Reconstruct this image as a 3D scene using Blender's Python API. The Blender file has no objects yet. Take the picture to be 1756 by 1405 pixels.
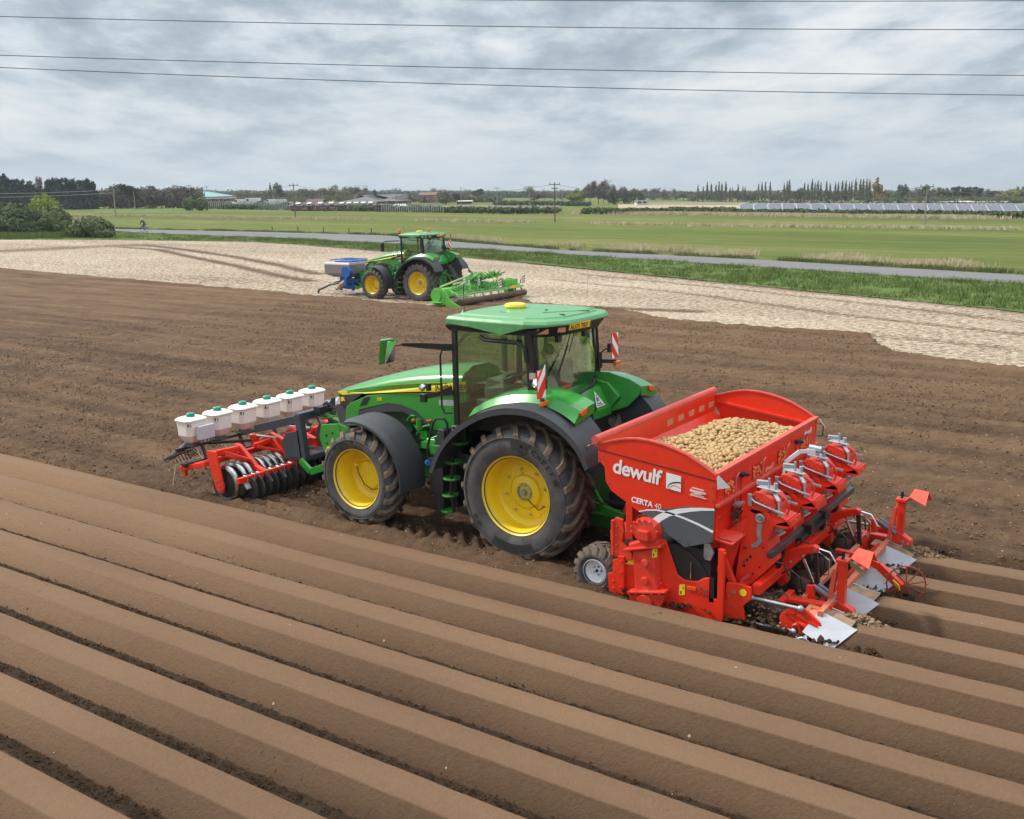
import bpy, bmesh, math, random
import numpy as np
from mathutils import Vector, Matrix, Euler, noise as mnoise
random.seed(7); rng = np.random.default_rng(7)
SC = bpy.context.scene; COL = SC.collection
# ------------------------------------------------------------------ camera
CAM = (8.1367, -13.0280, 5.2673); YAW, PIT, ROL, FPX = -0.6080, 0.2097, -0.0190, 1767.68
_cy, _sy, _cp, _sp = math.cos(YAW), math.sin(YAW), math.cos(PIT), math.sin(PIT)
FWD = Vector((_sy*_cp, _cy*_cp, -_sp)); _R = Vector((_cy, -_sy, 0)); _U = _R.cross(FWD)
RGT = math.cos(ROL)*_R + math.sin(ROL)*_U; UPV = -math.sin(ROL)*_R + math.cos(ROL)*_U
cam = bpy.data.cameras.new('camera'); camo = bpy.data.objects.new('camera', cam); COL.objects.link(camo)
cam.sensor_width = 36.0; cam.sensor_fit = 'HORIZONTAL'; cam.lens = FPX/1756*36; cam.clip_start = .1; cam.clip_end = 20000
camo.matrix_world = Matrix(((RGT.x, UPV.x, -FWD.x, CAM[0]), (RGT.y, UPV.y, -FWD.y, CAM[1]), (RGT.z, UPV.z, -FWD.z, CAM[2]), (0, 0, 0, 1)))
SC.camera = camo
def ray(px, py): return (RGT*((px-878)/FPX) - UPV*((py-702.5)/FPX) + FWD)
_fh = Vector((FWD.x, FWD.y, 0)).normalized(); _rh = Vector((_fh.y, -_fh.x, 0))
def zg(x, y):                                # the land beyond the worked field falls gently from left to right
    dx, dy = x-CAM[0], y-CAM[1]; D = dx*_fh.x+dy*_fh.y; s = dx*_rh.x+dy*_rh.y; b = np.clip((D-42)/70, 0, 1); b = b*b*(3-2*b)
    return -.0187*s*b
def G(px, py, z=0.0):                       # a photo pixel to the point of the land it shows
    d = ray(px, py); lo, hi = 2.0, None; t = 2.0
    while t < 12000:
        x, y = CAM[0]+d.x*t, CAM[1]+d.y*t
        if CAM[2]+d.z*t <= zg(x, y)+z: hi = t; break
        lo = t; t *= 1.04
    if hi is None: hi = t
    for _ in range(40):
        m_ = (lo+hi)/2; x, y = CAM[0]+d.x*m_, CAM[1]+d.y*m_
        if CAM[2]+d.z*m_ <= zg(x, y)+z: hi = m_
        else: lo = m_
    return Vector((x, y, float(zg(x, y))+z))
def atd(px, py, dist):                      # point at a given forward distance
    d = ray(px, py); return Vector(CAM) + d*dist
# ------------------------------------------------------------------ light
SUN_EL, SUN_AZ_DIR = math.radians(43), Vector((-0.94, -0.27, 0)).normalized()
sd = bpy.data.lights.new('sun', 'SUN'); sd.energy = 3.3; sd.angle = math.radians(4); sd.color = (1.0, .95, .87)
so = bpy.data.objects.new('sun', sd); COL.objects.link(so)
sdir = Vector((SUN_AZ_DIR.x*math.cos(SUN_EL), SUN_AZ_DIR.y*math.cos(SUN_EL), math.sin(SUN_EL)))
so.rotation_euler = sdir.to_track_quat('Z', 'Y').to_euler(); so.location = (0, 0, 40)
W = bpy.data.worlds.new('World'); SC.world = W; W.use_nodes = True
nt = W.node_tree; N = nt.nodes; L = nt.links; N.clear()
def nn(t, **k):
    n = N.new(t)
    for a, b in k.items(): setattr(n, a, b)
    return n
def mth(op, a, b=None, c=None):
    n = nn('ShaderNodeMath', operation=op)
    for i, v in enumerate((a, b, c)):
        if v is None: continue
        if isinstance(v, (int, float)): n.inputs[i].default_value = v
        else: L.new(v, n.inputs[i])
    return n.outputs[0]
def ramp(fac, stops):
    n = nn('ShaderNodeValToRGB'); e = n.color_ramp.elements
    while len(e) < len(stops): e.new(.5)
    for i, (p, c) in enumerate(stops): e[i].position = p; e[i].color = (*c, 1) if len(c) == 3 else c
    L.new(fac, n.inputs[0]); return n.outputs[0]
out = nn('ShaderNodeOutputWorld'); bg = nn('ShaderNodeBackground'); bg.inputs[1].default_value = .1
sky = nn('ShaderNodeTexSky', sky_type='NISHITA', sun_disc=False); sky.sun_elevation = SUN_EL
sky.sun_rotation = math.atan2(sdir.x, sdir.y); sky.air_density = 1.2; sky.dust_density = 1.5
tc = nn('ShaderNodeTexCoord'); sx = nn('ShaderNodeSeparateXYZ'); L.new(tc.outputs['Generated'], sx.inputs[0])
zz = mth('ADD', mth('MAXIMUM', sx.outputs[2], 0.0), .13)
u = mth('DIVIDE', sx.outputs[0], zz); v = mth('DIVIDE', sx.outputs[1], zz)
# turn so that one axis runs across the view, and stretch the cloud decks sideways
ca, sa = math.cos(-YAW), math.sin(-YAW)
ur = mth('ADD', mth('MULTIPLY', u, ca), mth('MULTIPLY', v, sa)); vr = mth('SUBTRACT', mth('MULTIPLY', v, ca), mth('MULTIPLY', u, sa))
cx = nn('ShaderNodeCombineXYZ'); L.new(mth('MULTIPLY', ur, 1.35), cx.inputs[0]); L.new(mth('MULTIPLY', vr, .85), cx.inputs[1]); cx.inputs[2].default_value = 3.7
def nz(scale, det, rough, dist=0.0, off=0.0):
    mp = nn('ShaderNodeMapping'); mp.inputs['Location'].default_value = (off, off*.7, off*.3); L.new(cx.outputs[0], mp.inputs[0])
    n = nn('ShaderNodeTexNoise'); n.inputs['Scale'].default_value = scale; n.inputs['Detail'].default_value = det
    n.inputs['Roughness'].default_value = rough; n.inputs['Distortion'].default_value = dist; L.new(mp.outputs[0], n.inputs[0]); return n.outputs[0]
n1 = nz(.75, 7, .52, .25, SKYOFF if 'SKYOFF' in globals() else 12.3); n2 = nz(2.6, 6, .6, .2, 4.1)
dens = mth('ADD', mth('MULTIPLY', n1, .60), mth('MULTIPLY', n2, .40))
el = mth('MULTIPLY', mth('MAXIMUM', sx.outputs[2], 0.0), 1.0)
K = 10.0
def kc(r, g, b): return tuple(((c/255/1.055+.0521)**2.4)*K*1.0 for c in (r, g, b))
cl = ramp(dens, [(.36, (.87, .88, .88)), (.435, (.74, .77, .80)), (.495, (.585, .64, .695)), (.545, (.42, .485, .555)), (.61, (.29, .36, .43))])
mixc = nn('ShaderNodeMix', data_type='RGBA'); L.new(ramp(mth('MULTIPLY', el, 1.0), [(0.0, (.85,)*3), (.05, (.45,)*3), (.14, (0,)*3)]), mixc.inputs[0])
L.new(cl, mixc.inputs[6]); mixc.inputs[7].default_value = (.44, .51, .57, 1)
sc = nn('ShaderNodeMix', data_type='RGBA', blend_type='MULTIPLY'); sc.inputs[0].default_value = 1.0; L.new(mixc.outputs[2], sc.inputs[6]); sc.inputs[7].default_value = (K*.93, K*.93, K*.93, 1)
fin = nn('ShaderNodeMix', data_type='RGBA'); fin.inputs[0].default_value = .93; L.new(sky.outputs[0], fin.inputs[6]); L.new(sc.outputs[2], fin.inputs[7])
zen = mth('ADD', 1.0, mth('MULTIPLY', mth('MAXIMUM', mth('SUBTRACT', sx.outputs[2], .20), 0.0), 1.9))
zm = nn('ShaderNodeMix', data_type='RGBA', blend_type='MULTIPLY'); zm.inputs[0].default_value = 1.0; L.new(fin.outputs[2], zm.inputs[6]); L.new(zen, zm.inputs[7]); L.new(zm.outputs[2], bg.inputs[0]); L.new(bg.outputs[0], out.inputs[0])
SC.view_settings.view_transform = 'Standard'; SC.view_settings.look = 'None'; SC.view_settings.exposure = 0.27; SC.view_settings.gamma = 1.0
SC.render.engine = 'CYCLES'; SC.cycles.use_denoising = True; SC.cycles.max_bounces = 8; SC.cycles.transparent_max_bounces = 12
SC.cycles.sample_clamp_indirect = 4.0; SC.cycles.caustics_reflective = False; SC.cycles.caustics_refractive = False
# ------------------------------------------------------------------ materials
MATS = {}
def M(name, col, rough=.5, metal=0.0, var=.12, vs=5.0, dust=0.0, dcol=(.30, .22, .15), ds=4.0, bump=0.0, bs=40.0, coat=0.0, spec=.5, zdust=None):
    if name in MATS: return MATS[name]
    m = bpy.data.materials.new(name); m.use_nodes = True; t = m.node_tree; n = t.nodes; l = t.links
    p = n['Principled BSDF']; p.inputs['Roughness'].default_value = rough; p.inputs['Metallic'].default_value = metal
    p.inputs['Coat Weight'].default_value = coat; p.inputs['Coat Roughness'].default_value = .12; p.inputs['Specular IOR Level'].default_value = spec
    g = n.new('ShaderNodeNewGeometry')
    x = n.new('ShaderNodeTexNoise'); x.inputs['Scale'].default_value = vs; x.inputs['Detail'].default_value = 6; x.inputs['Roughness'].default_value = .62; l.new(g.outputs['Position'], x.inputs[0])
    r = n.new('ShaderNodeValToRGB'); r.color_ramp.elements[0].position = .3; r.color_ramp.elements[1].position = .7
    r.color_ramp.elements[0].color = (*[c*(1-var) for c in col], 1); r.color_ramp.elements[1].color = (*[min(1, c*(1+var)) for c in col], 1); l.new(x.outputs[0], r.inputs[0])
    o = r.outputs[0]
    if dust > 0:
        y = n.new('ShaderNodeTexNoise'); y.inputs['Scale'].default_value = ds; y.inputs['Detail'].default_value = 8; y.inputs['Roughness'].default_value = .7; l.new(g.outputs['Position'], y.inputs[0])
        q = n.new('ShaderNodeValToRGB'); q.color_ramp.elements[0].position = .62-.35*dust; q.color_ramp.elements[1].position = .86-.2*dust
        q.color_ramp.elements[1].color = (dust, dust, dust, 1); q.color_ramp.elements[0].color = (dust*.12,)*3+(1,); l.new(y.outputs[0], q.inputs[0])
        mx = n.new('ShaderNodeMix'); mx.data_type = 'RGBA'; l.new(q.outputs[0], mx.inputs[0]); l.new(o, mx.inputs[6]); mx.inputs[7].default_value = (*dcol, 1); o = mx.outputs[2]
        rr = n.new('ShaderNodeMath'); rr.operation = 'MULTIPLY_ADD'; l.new(q.outputs[0], rr.inputs[0]); rr.inputs[1].default_value = .5; rr.inputs[2].default_value = rough; rr.use_clamp = True; l.new(rr.outputs[0], p.inputs['Roughness'])
    l.new(o, p.inputs['Base Color'])
    if bump > 0:
        z = n.new('ShaderNodeTexNoise'); z.inputs['Scale'].default_value = bs; z.inputs['Detail'].default_value = 6; z.inputs['Roughness'].default_value = .65; l.new(g.outputs['Position'], z.inputs[0])
        b = n.new('ShaderNodeBump'); b.inputs['Strength'].default_value = 1; b.inputs['Distance'].default_value = bump; l.new(z.outputs[0], b.inputs['Height']); l.new(b.outputs[0], p.inputs['Normal'])
    MATS[name] = m; return m
def glass_mat(name, tint, refl=.12):
    if name in MATS: return MATS[name]
    m = bpy.data.materials.new(name); m.use_nodes = True; t = m.node_tree; n = t.nodes; l = t.links; n.clear()
    o = n.new('ShaderNodeOutputMaterial'); a = n.new('ShaderNodeBsdfTransparent'); a.inputs[0].default_value = (*tint, 1)
    g = n.new('ShaderNodeBsdfGlossy'); g.inputs['Roughness'].default_value = .03; g.inputs[0].default_value = (.95, 1, .97, 1)
    f = n.new('ShaderNodeLayerWeight'); f.inputs[0].default_value = .5; pw = n.new('ShaderNodeMath'); pw.operation = 'POWER'; pw.inputs[1].default_value = 4; l.new(f.outputs['Facing'], pw.inputs[0])
    ad = n.new('ShaderNodeMath'); ad.operation = 'MULTIPLY_ADD'; ad.inputs[1].default_value = .6; ad.inputs[2].default_value = refl; l.new(pw.outputs[0], ad.inputs[0])
    x = n.new('ShaderNodeMixShader'); l.new(ad.outputs[0], x.inputs[0]); l.new(a.outputs[0], x.inputs[1]); l.new(g.outputs[0], x.inputs[2]); l.new(x.outputs[0], o.inputs[0])
    MATS[name] = m; return m
GREEN = M('green_paint', (.028, .27, .028), .28, var=.08, dust=.20, dcol=(.20, .26, .13), coat=.6)
GREEND = M('green_castings', (.016, .15, .02), .5, var=.2, dust=.35)
YEL = M('yellow_paint', (.86, .60, .008), .33, var=.05, dust=.22, ds=7, coat=.3)
RED = M('red_paint', (.76, .026, .005), .38, var=.08, dust=.20, dcol=(.45, .20, .11), ds=4, coat=.2)
REDD = M('dusty_red_paint', (.68, .032, .012), .42, var=.1, dust=.34, dcol=(.42, .22, .15), ds=5)
REDO = M('faded_red_paint', (.62, .07, .045), .5, var=.1, dust=.3, dcol=(.6, .25, .2), ds=6)
BLK = M('black_metal', (.014, .015, .017), .4, var=.3, dust=.12)
PLB = M('grey_black_plastic', (.042, .046, .052), .55, var=.1, dust=.25, dcol=(.13, .11, .09), ds=6, bump=.0008, bs=200)
RUB = M('black_rubber', (.045, .043, .042), .75, var=.25, dust=.7, dcol=(.155, .143, .133), ds=5, bump=.003, bs=60)
LUG = M('dusty_tyre_lug', (.055, .048, .044), .8, var=.3, dust=.85, dcol=(.25, .175, .115), ds=9, bump=.003, bs=60)
STEEL = M('bright_steel', (.55, .56, .58), .28, 1.0, var=.15, dust=.15, ds=12)
GALV = M('galvanised_steel', (.42, .44, .46), .42, .7, var=.25, vs=14)
CHROME = M('polished_steel', (.75, .76, .78), .12, 1.0, var=.05)
DGREY = M('slate_grey_paint', (.035, .050, .062), .4, var=.1, dust=.15, coat=.2)
WHT = M('white_paint', (.78, .79, .80), .35, var=.04, dust=.08, dcol=(.5, .42, .34))
POLY = M('milky_plastic', (.84, .78, .72), .42, var=.05, vs=3, dust=.05)
CAPG = M('green_cap_plastic', (.01, .24, .15), .4, var=.05)
ORG = M('amber_lens', (.75, .12, .01), .2, var=.1, coat=.5)
REDL = M('red_lens', (.55, .02, .01), .2, var=.1, coat=.5)
LENS = M('clear_lens', (.62, .64, .64), .12, .6, var=.2, vs=40)
YST = M('yellow_sticker', (.85, .62, .02), .45, var=.04)
RFR = M('reflective_red', (.72, .02, .015), .3, var=.05); RFW = M('reflective_white', (.85, .85, .84), .3, var=.04)
BLUE = M('blue_paint', (.015, .10, .38), .4, var=.1, dust=.15)
LIME = M('lime_green_paint', (.10, .42, .045), .45, var=.15, dust=.35, dcol=(.30, .32, .16))
CLOTH = M('grey_cloth', (.06, .065, .06), .9, var=.2)
SEATM = M('seat_fabric', (.10, .11, .10), .9, var=.2); TRIM = M('cab_trim', (.26, .27, .22), .8, var=.15)
GLASS = glass_mat('tinted_glass', (.80, .90, .80), .085)
SOILC = M('crumbly_soil', (.14, .09, .055), .95, var=.4, vs=40, bump=.01, bs=60)
SKIN = M('skin', (.45, .24, .16), .6, var=.08)
# ------------------------------------------------------------------ mesh builder
def V3(p): return Vector(p)
class MB:
    def __init__(s): s.v = []; s.f = []; s.m = []; s.mi = 0
    def add(s, vs, fs):
        o = len(s.v); s.cut = getattr(s, 'cut', [])+[(o, len(s.f))]; s.v += [tuple(p) for p in vs]; s.f += [tuple(i+o for i in f) for f in fs]; s.m += [s.mi]*len(fs); return s
    def box(s, c, d, rot=None):
        hx, hy, hz = d[0]/2, d[1]/2, d[2]/2
        P = [Vector((x, y, z)) for x in (-hx, hx) for y in (-hy, hy) for z in (-hz, hz)]
        if rot is not None:
            q = rot if isinstance(rot, Matrix) else Euler(rot).to_matrix(); P = [q @ p for p in P]
        c = Vector(c); return s.add([p+c for p in P], [(0, 1, 3, 2), (4, 6, 7, 5), (0, 4, 5, 1), (2, 3, 7, 6), (0, 2, 6, 4), (1, 5, 7, 3)])
    def bb(s, a, b): return s.box([(a[i]+b[i])/2 for i in range(3)], [abs(b[i]-a[i]) for i in range(3)])
    def bar(s, a, b, w, h, up=(0, 0, 1), w2=None, h2=None):
        a, b = V3(a), V3(b); d = (b-a).normalized(); up = V3(up)
        if abs(d.dot(up)) > .98: up = Vector((1, 0, 0))
        x = d.cross(up).normalized(); y = x.cross(d); w2 = w if w2 is None else w2; h2 = h if h2 is None else h2
        P = [a-x*w/2-y*h/2, a+x*w/2-y*h/2, a+x*w/2+y*h/2, a-x*w/2+y*h/2, b-x*w2/2-y*h2/2, b+x*w2/2-y*h2/2, b+x*w2/2+y*h2/2, b-x*w2/2+y*h2/2]
        return s.add(P, [(3, 2, 1, 0), (4, 5, 6, 7), (0, 1, 5, 4), (1, 2, 6, 5), (2, 3, 7, 6), (3, 0, 4, 7)])
    def cyl(s, a, b, r, r2=None, n=14, cap=True):
        a, b = V3(a), V3(b); d = (b-a).normalized(); u = Vector((0, 0, 1)) if abs(d.z) < .9 else Vector((1, 0, 0))
        x = d.cross(u).normalized(); y = d.cross(x); r2 = r if r2 is None else r2
        P = [a+(x*math.cos(2*math.pi*i/n)+y*math.sin(2*math.pi*i/n))*r for i in range(n)]+[b+(x*math.cos(2*math.pi*i/n)+y*math.sin(2*math.pi*i/n))*r2 for i in range(n)]
        F = [(i, (i+1) % n, n+(i+1) % n, n+i) for i in range(n)]
        if cap: F += [tuple(range(n))[::-1], tuple(range(n, 2*n))]
        return s.add(P, F)
    def tube(s, pts, r, n=6):
        pts = [V3(p) for p in pts]; P = []; F = []; px = None
        for i, p in enumerate(pts):
            d = (pts[min(i+1, len(pts)-1)]-pts[max(i-1, 0)]).normalized()
            if px is None: u = Vector((0, 0, 1)) if abs(d.z) < .9 else Vector((1, 0, 0)); x = d.cross(u).normalized()
            else: x = (px-d*px.dot(d)).normalized()
            px = x; y = d.cross(x); P += [p+(x*math.cos(2*math.pi*k/n)+y*math.sin(2*math.pi*k/n))*r for k in range(n)]
        for i in range(len(pts)-1): F += [(i*n+k, i*n+(k+1) % n, (i+1)*n+(k+1) % n, (i+1)*n+k) for k in range(n)]
        F += [tuple(range(n))[::-1], tuple(range((len(pts)-1)*n, len(pts)*n))]
        return s.add(P, F)
    def prism(s, poly, a, b, ax='y'):
        n = len(poly)
        def mk(p, t): return (p[0], t, p[1]) if ax == 'y' else ((t, p[0], p[1]) if ax == 'x' else (p[0], p[1], t))
        return s.add([mk(p, a) for p in poly]+[mk(p, b) for p in poly], [tuple(range(n)), tuple(range(n, 2*n))[::-1]]+[(i, i+n, (i+1) % n+n, (i+1) % n) for i in range(n)])
    def plate(s, pts, t):
        pts = [V3(p) for p in pts]; nrm = Vector((0, 0, 0))
        for i in range(len(pts)): nrm += pts[i].cross(pts[(i+1) % len(pts)])
        nrm.normalize(); n = len(pts)
        return s.add([p-nrm*t/2 for p in pts]+[p+nrm*t/2 for p in pts], [tuple(range(n))[::-1], tuple(range(n, 2*n))]+[(i, (i+1) % n, (i+1) % n+n, i+n) for i in range(n)])
    def strip(s, A, B, t=None):              # ruled surface between two polylines, optionally with thickness
        A = [V3(p) for p in A]; B = [V3(p) for p in B]; n = len(A)
        if t is None: return s.add(A+B, [(i, i+1, n+i+1, n+i) for i in range(n-1)])
        Nn = []
        for i in range(n):
            d = A[min(i+1, n-1)]-A[max(i-1, 0)]; Nn.append(d.cross(B[i]-A[i]).normalized()*t)
        P = A+B+[A[i]+Nn[i] for i in range(n)]+[B[i]+Nn[i] for i in range(n)]
        F = [(i, n+i, n+i+1, i+1) for i in range(n-1)]+[(2*n+i, 2*n+i+1, 3*n+i+1, 3*n+i) for i in range(n-1)]
        F += [(i, i+1, 2*n+i+1, 2*n+i) for i in range(n-1)]+[(n+i, 3*n+i, 3*n+i+1, n+i+1) for i in range(n-1)]
        F += [(0, 2*n, 3*n, n), (n-1, 2*n-1, 4*n-1, 3*n-1)]
        return s.add(P, F)
    def lathe(s, prof, c, ax='y', n=32, a0=0, a1=2*math.pi, wav=None):
        c = V3(c); full = abs(a1-a0-2*math.pi) < 1e-6; k = n if full else n+1; m = len(prof); P = []; F = []
        for i in range(k):
            a = a0+(a1-a0)*i/n
            for (r, h) in prof:
                if ax == 'y': P.append(c+Vector((r*math.cos(a), h, r*math.sin(a))))
                elif ax == 'x': P.append(c+Vector((h, r*math.cos(a), r*math.sin(a))))
                else: P.append(c+Vector((r*math.cos(a), r*math.sin(a), h)))
        for i in range(n):
            j = (i+1) % k
            for q in range(m-1): F.append((i*m+q, i*m+q+1, j*m+q+1, j*m+q))
        return s.add(P, F)
    def sphere(s, c, r, n=12, rot=None):
        if isinstance(r, (int, float)): r = (r, r, r)
        c = V3(c); P = []; F = []; m = n//2
        for j in range(m+1):
            th = math.pi*j/m
            for i in range(n):
                p = Vector((r[0]*math.sin(th)*math.cos(2*math.pi*i/n), r[1]*math.sin(th)*math.sin(2*math.pi*i/n), r[2]*math.cos(th)))
                if rot is not None: p = Euler(rot).to_matrix() @ p
                P.append(c+p)
        for j in range(m): F += [(j*n+i, (j+1)*n+i, (j+1)*n+(i+1) % n, j*n+(i+1) % n) for i in range(n)]
        return s.add(P, F)
    def bolts(s, pts, d, r=.012, h=.012):
        for p in pts: s.cyl(p, V3(p)+V3(d)*h, r, n=6)
        return s
    def loft(s, rings, cap=True):
        n = len(rings[0]); P = [p for r in rings for p in r]; F = []
        for j in range(len(rings)-1): F += [(j*n+i, j*n+(i+1) % n, (j+1)*n+(i+1) % n, (j+1)*n+i) for i in range(n)]
        if cap: F += [tuple(range(n))[::-1], tuple(range((len(rings)-1)*n, len(rings)*n))]
        return s.add(P, F)
    def build_each(s, name, mat, parent=None, **k):
        c = s.cut+[(len(s.v), len(s.f))]; V, F, r = s.v, s.f, []
        for (a, b), (a2, b2) in zip(c[:-1], c[1:]):
            q = type(s)(); q.v = V[a:a2]; q.f = [tuple(i-a for i in f) for f in F[b:b2]]; q.m = [0]*len(q.f); r.append(q.build(name, mat, parent, **k))
        return r
    def build(s, name, mat, parent=None, smooth=False, bevel=0.0, loc=None, recalc=True):
        me = bpy.data.meshes.new(name); me.from_pydata(s.v, [], s.f)
        mats = mat if isinstance(mat, (list, tuple)) else [mat]
        for q in mats: me.materials.append(q)
        if len(mats) > 1: me.polygons.foreach_set('material_index', s.m)
        me.update()
        if recalc:
            bm = bmesh.new(); bm.from_mesh(me); bmesh.ops.recalc_face_normals(bm, faces=bm.faces); bm.to_mesh(me); bm.free()
        o = bpy.data.objects.new(name, me); COL.objects.link(o)
        if loc is not None: o.location = loc
        if parent is not None: o.parent = parent
        if smooth:
            me.polygons.foreach_set('use_smooth', [True]*len(me.polygons))
            try: me.set_sharp_from_angle(angle=math.radians(38))
            except Exception: pass
        if bevel > 0:
            b = o.modifiers.new('bevel', 'BEVEL'); b.width = bevel; b.segments = 2; b.limit_method = 'ANGLE'; b.angle_limit = math.radians(40); b.harden_normals = False
        return o
def tag(o, label=None, cat=None, group=None, kind=None):
    if label: o['label'] = label
    if cat: o['category'] = cat
    if group: o['group'] = group
    if kind: o['kind'] = kind
    return o
def empty(name, loc=(0, 0, 0), rz=0.0, parent=None):
    o = bpy.data.objects.new(name, None); COL.objects.link(o); o.location = loc; o.rotation_euler = (0, 0, rz); o.empty_display_size = .2
    if parent is not None: o.parent = parent
    return o
def copy_tree(o, loc=None, parent=None):
    c = o.copy(); COL.objects.link(c)
    if parent is not None: c.parent = parent
    if loc is not None: c.location = loc
    for ch in list(o.children): copy_tree(ch, None, c)
    return c
def text_mesh(name, s, size, mat, origin, xdir, ydir, parent=None, depth=.002, bold=0.0, align='LEFT', spacing=1.0):
    cu = bpy.data.curves.new(name, 'FONT'); cu.body = s; cu.size = size; cu.extrude = depth; cu.offset = bold; cu.align_x = align; cu.space_character = spacing
    to = bpy.data.objects.new(name, cu); COL.objects.link(to); bpy.context.view_layer.update()
    me = bpy.data.meshes.new_from_object(to.evaluated_get(bpy.context.evaluated_depsgraph_get()))
    bpy.data.objects.remove(to); me.name = name
    x = V3(xdir).normalized(); y = V3(ydir); y = (y-x*y.dot(x)).normalized(); z = x.cross(y)
    me.transform(Matrix(((x.x, y.x, z.x, origin[0]), (x.y, y.y, z.y, origin[1]), (x.z, y.z, z.z, origin[2]), (0, 0, 0, 1))))
    me.materials.clear(); me.materials.append(mat)
    o = bpy.data.objects.new(name, me); COL.objects.link(o)
    if parent is not None: o.parent = parent
    return o
# value noise on numpy arrays
_tab = rng.random((256, 256))
def vn(x, y, s, seed=0):
    x = x/s+seed*17.3; y = y/s+seed*9.1; xi = np.floor(x).astype(int); yi = np.floor(y).astype(int); fx = x-xi; fy = y-yi
    fx = fx*fx*(3-2*fx); fy = fy*fy*(3-2*fy)
    a = _tab[xi % 256, yi % 256]; b = _tab[(xi+1) % 256, yi % 256]; c = _tab[xi % 256, (yi+1) % 256]; d = _tab[(xi+1) % 256, (yi+1) % 256]
    return (a*(1-fx)+b*fx)*(1-fy)+(c*(1-fx)+d*fx)*fy
def np_mesh(name, verts, faces, mats, parent=None, attr=None, smooth=True, mi=None):
    me = bpy.data.meshes.new(name); verts = np.asarray(verts, np.float32); faces = np.asarray(faces, np.int32); k = faces.shape[1]
    me.vertices.add(len(verts)); me.vertices.foreach_set('co', verts.ravel()); me.loops.add(faces.size); me.loops.foreach_set('vertex_index', faces.ravel())
    me.polygons.add(len(faces)); me.polygons.foreach_set('loop_start', np.arange(0, faces.size, k, dtype=np.int32)); me.polygons.foreach_set('loop_total', np.full(len(faces), k, np.int32))
    for q in (mats if isinstance(mats, (list, tuple)) else [mats]): me.materials.append(q)
    if mi is not None: me.polygons.foreach_set('material_index', np.asarray(mi, np.int32))
    me.polygons.foreach_set('use_smooth', np.full(len(faces), smooth)); me.update(calc_edges=True)
    if attr:
        for an, av in attr.items():
            at = me.attributes.new(an, 'FLOAT', 'POINT'); at.data.foreach_set('value', np.asarray(av, np.float32).ravel())
    o = bpy.data.objects.new(name, me); COL.objects.link(o)
    if parent is not None: o.parent = parent
    return o
def gridfaces(nx, ny):
    i = np.arange(nx-1)[:, None]*ny+np.arange(ny-1)[None, :]; i = i.ravel()
    return np.stack([i, i+ny, i+ny+1, i+1], 1)
# ------------------------------------------------------------------ ground materials
FGAIN = 1.25
def soil_mat(name, dry, wet, bumpd, scale, use_attr=True, pale=0.0, palecol=(.45, .36, .26)):
    m = bpy.data.materials.new(name); m.use_nodes = True; t = m.node_tree; n = t.nodes; l = t.links; p = n['Principled BSDF']; p.inputs['Roughness'].default_value = .95; p.inputs['Specular IOR Level'].default_value = .2
    g = n.new('ShaderNodeNewGeometry')
    def noi(s, d=6, r=.65, vec=None):
        x = n.new('ShaderNodeTexNoise'); x.inputs['Scale'].default_value = s; x.inputs['Detail'].default_value = d; x.inputs['Roughness'].default_value = r; l.new(vec or g.outputs['Position'], x.inputs[0]); return x.outputs[0]
    def mm(op, a, b, c=None):
        q = n.new('ShaderNodeMath'); q.operation = op; q.use_clamp = False
        for i, v in enumerate((a, b, c)):
            if v is None: continue
            if isinstance(v, (int, float)): q.inputs[i].default_value = v
            else: l.new(v, q.inputs[i])
        return q.outputs[0]
    mp = n.new('ShaderNodeMapping'); mp.inputs['Scale'].default_value = (.25, 1, 1); l.new(g.outputs['Position'], mp.inputs[0])
    a = noi(.9, 5, .6, mp.outputs[0]); b = noi(14, 8, .7); f = mm('ADD', mm('MULTIPLY', a, .7), mm('ADD', mm('MULTIPLY', b, .45), mm('MULTIPLY', noi(42, 5, .7), .35)))
    if use_attr:
        at = n.new('ShaderNodeAttribute'); at.attribute_name = 'moist_and_light'; f = mm('ADD', mm('MULTIPLY', mm('SUBTRACT', f, .75), FGAIN), mm('SUBTRACT', 1.0, at.outputs['Fac']))
    else: f = mm('ADD', mm('MULTIPLY', mm('SUBTRACT', f, .75), 1.3), .5)
    r = n.new('ShaderNodeValToRGB'); r.color_ramp.elements[0].position = 0; r.color_ramp.elements[1].position = 1
    r.color_ramp.elements[0].color = (*wet, 1); r.color_ramp.elements[1].color = (*dry, 1); l.new(f, r.inputs[0]); o = r.outputs[0]
    if pale > 0:
        vo = n.new('ShaderNodeTexVoronoi'); vo.inputs['Scale'].default_value = 9; l.new(g.outputs['Position'], vo.inputs[0])
        wn = n.new('ShaderNodeTexWhiteNoise'); l.new(vo.outputs['Position'], wn.inputs[0])
        sp = mm('MULTIPLY', mm('LESS_THAN', vo.outputs['Distance'], .13), mm('GREATER_THAN', wn.outputs[0], 1-pale))
        mx = n.new('ShaderNodeMix'); mx.data_type = 'RGBA'; l.new(sp, mx.inputs[0]); l.new(o, mx.inputs[6]); mx.inputs[7].default_value = (*palecol, 1); o = mx.outputs[2]
    l.new(o, p.inputs['Base Color'])
    h = mm('ADD', mm('MULTIPLY', noi(scale, 8, .68), 1.0), mm('MULTIPLY', noi(scale*4.5, 4, .6), .35))
    bb = n.new('ShaderNodeBump'); bb.inputs['Distance'].default_value = bumpd; bb.inputs['Strength'].default_value = 1; l.new(h, bb.inputs['Height']); l.new(bb.outputs[0], p.inputs['Normal'])
    return m
TILLED = soil_mat('tilled_soil', (.200, .121, .066), (.074, .042, .023), .09, 9, True, .22)
FGAIN = .55
RIDGE = soil_mat('ridge_soil', (.252, .152, .087), (.068, .039, .022), .020, 26, True, .012, (.36, .30, .23))
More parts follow.
